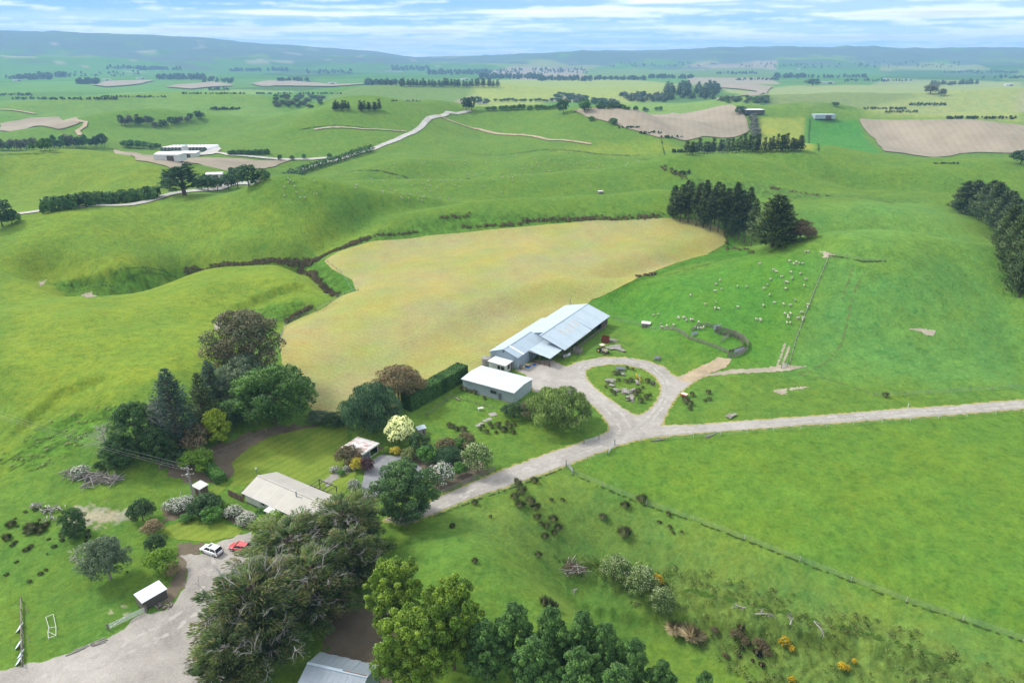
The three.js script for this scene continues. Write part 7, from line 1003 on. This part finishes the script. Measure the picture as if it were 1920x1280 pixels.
{
  const near = [[968, 905, 12], [972, 912, 16], [978, 925, 18], [966, 936, 16], [975, 950, 18], [995, 945, 20], [1004, 955, 14], [1010, 950, 10], [1034, 938, 8], [1055, 938, 9], [1008, 972, 14], [1015, 984, 10], [1026, 990, 14], [1038, 976, 18], [1047, 992, 14], [1022, 1008, 18], [1040, 1002, 12], [1130, 974, 16], [1172, 950, 16], [1203, 940, 20], [1236, 980, 9], [1253, 966, 10], [1256, 990, 8], [1278, 998, 6], [1262, 1000, 8], [890, 1054, 14], [1010, 1043, 16], [848, 988, 12], [890, 945, 12], [1002, 903, 14], [920, 970, 8]];
  near.forEach(([x, y, w]) => rushAt(x, y, w, 'dark rush clump on the paddock below the farm road', 'rushes below the road')); rushAt(1170, 1005, 26, 'largest round dark rush clump in the paddock below the road', null, 'rush', 0.9);
  [[1020, 1132, 20], [1030, 1138, 22], [1040, 1140, 16]].forEach(([x, y, w]) => rushAt(x, y, w, 'brown rush clump on the slope above the alders', 'rushes above the alders')); [[1266, 1180, 26], [1280, 1186, 20], [1297, 1196, 28], [1310, 1192, 16]].forEach(([x, y, w]) => rushAt(x, y, w, 'tan tussock clump at the bottom of the gully', 'tussocks in the gully', 'tussock', 0.9));
  [[1382, 1196, 24], [1396, 1206, 20], [1424, 1214, 26], [1436, 1228, 22], [1360, 1232, 12], [1340, 1186, 16]].forEach(([x, y, w]) => P('shrubBronze', x, y, y - w * 0.55, w, 'dark scrubby bush on the gully floor', 'dark scrub on the gully floor'));
  [[848, 802, 12], [856, 806, 10], [868, 808, 14], [874, 816, 12], [842, 800, 12], [900, 806, 9], [912, 812, 12], [922, 802, 9], [934, 800, 14], [944, 808, 16], [956, 802, 14], [962, 812, 10], [950, 796, 10], [918, 796, 8], [930, 812, 8], [905, 800, 8], [964, 798, 8]].forEach(([x, y, w]) => rushAt(x, y, w, 'small dark rush clump on the shed lawn', 'rushes on the shed lawn'));
  [[1153, 702, 10], [1160, 702, 8], [1176, 691, 7], [1186, 694, 7], [1140, 720, 8], [1160, 714, 8], [1174, 717, 10], [1183, 715, 10], [1146, 734, 9], [1152, 740, 9], [1192, 741, 12], [1197, 735, 11], [1201, 754, 12], [1212, 748, 13], [1218, 742, 9], [1214, 716, 11], [1136, 727, 8], [1178, 750, 8], [1205, 728, 7]].forEach(([x, y, w]) => rushAt(x, y, w, 'dark rush clump among the scrap on the grass island', 'rushes on the island'));
  [[1298, 742, 12], [1286, 756, 14], [1294, 760, 12], [1328, 738, 11], [1330, 750, 10], [1294, 768, 9], [1322, 752, 8], [1660, 744, 12]].forEach(([x, y, w]) => rushAt(x, y, w, 'dark rush clump on the grass right of the loop', 'rushes right of the loop'));
  [[882, 735, 10], [890, 738, 10], [872, 732, 12], [866, 730, 10], [908, 748, 8], [980, 716, 8]].forEach(([x, y, w]) => rushAt(x, y, w, 'rush clump along the shed wall', 'rushes along the shed wall'));
  const R = mulberry(77); for (let k = 0; k < 46; k++) { const x = 8 + R() * 260, y = 955 + R() * 150; if (x > 120 && y > 1020 && x < 230) continue; rushAt(x, y, 5 + R() * 7, 'small dark weed clump on the rough bank', 'weed clumps on the bank', 'rush', 0.6); } [[20, 985, 18], [12, 1010, 20], [60, 990, 26], [75, 995, 20], [55, 1000, 20], [85, 985, 16]].forEach(([x, y, w]) => rushAt(x, y, w, 'blue-green thistle patch on the rough bank', 'thistles on the bank', 'rush', 0.5));
  P('shrubDark', 962, 782, 758, 44, 'dark spiky flax bush at the corner of the implement shed');
  // beds of brown rush along the gully floors: beyond counting
  const L = new Leaves(), Q = mulberry(3); for (let k = 0; k < 60; k++) { const a = Q() * 6.28, q = Math.sqrt(Q()), u = nrm([Math.cos(a) * q, 1, Math.sin(a) * q]); L.add(u[0] * 0.4, u[1] * 0.4, u[2] * 0.4, Math.cos(a), 0.3, Math.sin(a), ...u, 0.9, 0.22, ...nrm([Math.cos(a), 0.7, Math.sin(a)]), [1, 1, 1]); }
  const spots = [], runs = [[[345, 503], [450, 497], [540, 493], [580, 492], 420, 1.3], [[570, 494], [640, 466], [690, 446], 300, 1.6], [[560, 494], [590, 520], [628, 556], 420, 1.6], [[535, 603], [585, 575], 72, 0.7], [[700, 442], [780, 436], 36, 1.2], [[830, 408], [880, 404], 30, 1.5], [[860, 428], [980, 420], 54, 1.2], [[980, 414], [1100, 410], [1240, 405], 252, 1.8], [[1240, 312], [1290, 336], 54, 1.8], [[1440, 352], [1560, 368], 36, 1.2], [[1190, 520], [1230, 514], 24, 0.9], [[1380, 1195], [1440, 1235], 12, 1.5], [[1360, 440], [1410, 475], 36, 0.9]];
  for (const r of runs) { const w = r[r.length - 1], n = r[r.length - 2], pts = r.slice(0, -2).map(([x, y]) => at(x, y)); for (let k = 0; k < n; k++) { const s = R() * (pts.length - 1), i = Math.min(pts.length - 2, Math.floor(s)), t = s - i, x = mix(pts[i].x, pts[i + 1].x, t) + (R() + R() - 1) * w * 1.4, z = mix(pts[i].z, pts[i + 1].z, t) + (R() + R() - 1) * w * 1.4; spots.push([x, z]); } }
  const m = new THREE.InstancedMesh(L.geo(), M.leaf, spots.length), X = new THREE.Matrix4(), q = new THREE.Quaternion(), c = new THREE.Color(); spots.forEach(([x, z], i) => { const s = 0.6 + 0.9 * R(); q.setFromAxisAngle(new THREE.Vector3(0, 1, 0), R() * 6); X.compose(new THREE.Vector3(x, H(x, z) - 0.05, z), q, new THREE.Vector3(s * 1.2, s, s * 1.2)); m.setMatrixAt(i, X); const t = R(); c.setRGB(mix(0.24, 0.14, t), mix(0.175, 0.15, t), mix(0.11, 0.06, t)); m.setColorAt(i, c); }); m.name = 'rush_bed'; m.userData = { label: 'brown beds of rush along the gully floors', category: 'rushes', kind: 'stuff' }; shade(m); scene.add(m);
}

// rough grass: rank clumps down the gully and on the banks, scattered tufts over the grazed paddocks
{
  const blades = (n, w, h) => { const L = new Leaves(), Q = mulberry(17); for (let k = 0; k < n; k++) { const a = Q() * 6.28, q = Math.sqrt(Q()), u = nrm([Math.cos(a) * q * 1.1, 0.8, Math.sin(a) * q * 1.1]), l = h * (0.6 + 0.7 * Q()); L.add(Math.cos(a) * q * w + u[0] * l / 2, u[1] * l / 2, Math.sin(a) * q * w + u[2] * l / 2, Math.cos(a), 0.3, Math.sin(a), ...u, l, 0.10, ...nrm([Math.cos(a) * 0.5, 1, Math.sin(a) * 0.5]), [1, 1, 1]); } return L.geo(); };
  const inst = (name, label, spots, geo, size, lo, hi, R) => { const m = new THREE.InstancedMesh(geo, M.leaf, spots.length), X = new THREE.Matrix4(), q = new THREE.Quaternion(), c = new THREE.Color(), up = new THREE.Vector3(0, 1, 0); spots.forEach(([x, z], i) => { const s = size * (0.5 + R()); q.setFromAxisAngle(up, R() * 6.28); X.compose(new THREE.Vector3(x, H(x, z) - 0.02, z), q, new THREE.Vector3(s * (0.8 + 0.6 * R()), s, s)); m.setMatrixAt(i, X); const t = R(); c.setRGB(mix(lo[0], hi[0], t), mix(lo[1], hi[1], t), mix(lo[2], hi[2], t)); m.setColorAt(i, c); }); m.name = numbered(name); m.userData = { label, category: 'grass', kind: 'stuff' }; shade(m); scene.add(m); };
  const R = mulberry(2024), inside = (f, n, out) => { const b = f.box; for (let k = 0, t = 0; k < n && t < n * 20; t++) { const x = mix(b[0], b[1], R()), z = mix(b[2], b[3], R()); if (polySdf(f.pts, x, z) > 1.5 || nB(x / 7, z / 7) + 0.7 * nA(x / 2.5, z / 2.5) < -0.25) continue; out.push([x, z]); k++; } };
  const rank = []; inside(RANK[0], 650, rank); inside(RANK[4], 90, rank);
  inst('rank_grass', 'rank tussocky grass down the gully sides and banks', rank, blades(46, 0.55, 0.34), 0.8, [0.15, 0.25, 0.05], [0.28, 0.31, 0.12], R);
}

renderer.render(scene, camera);
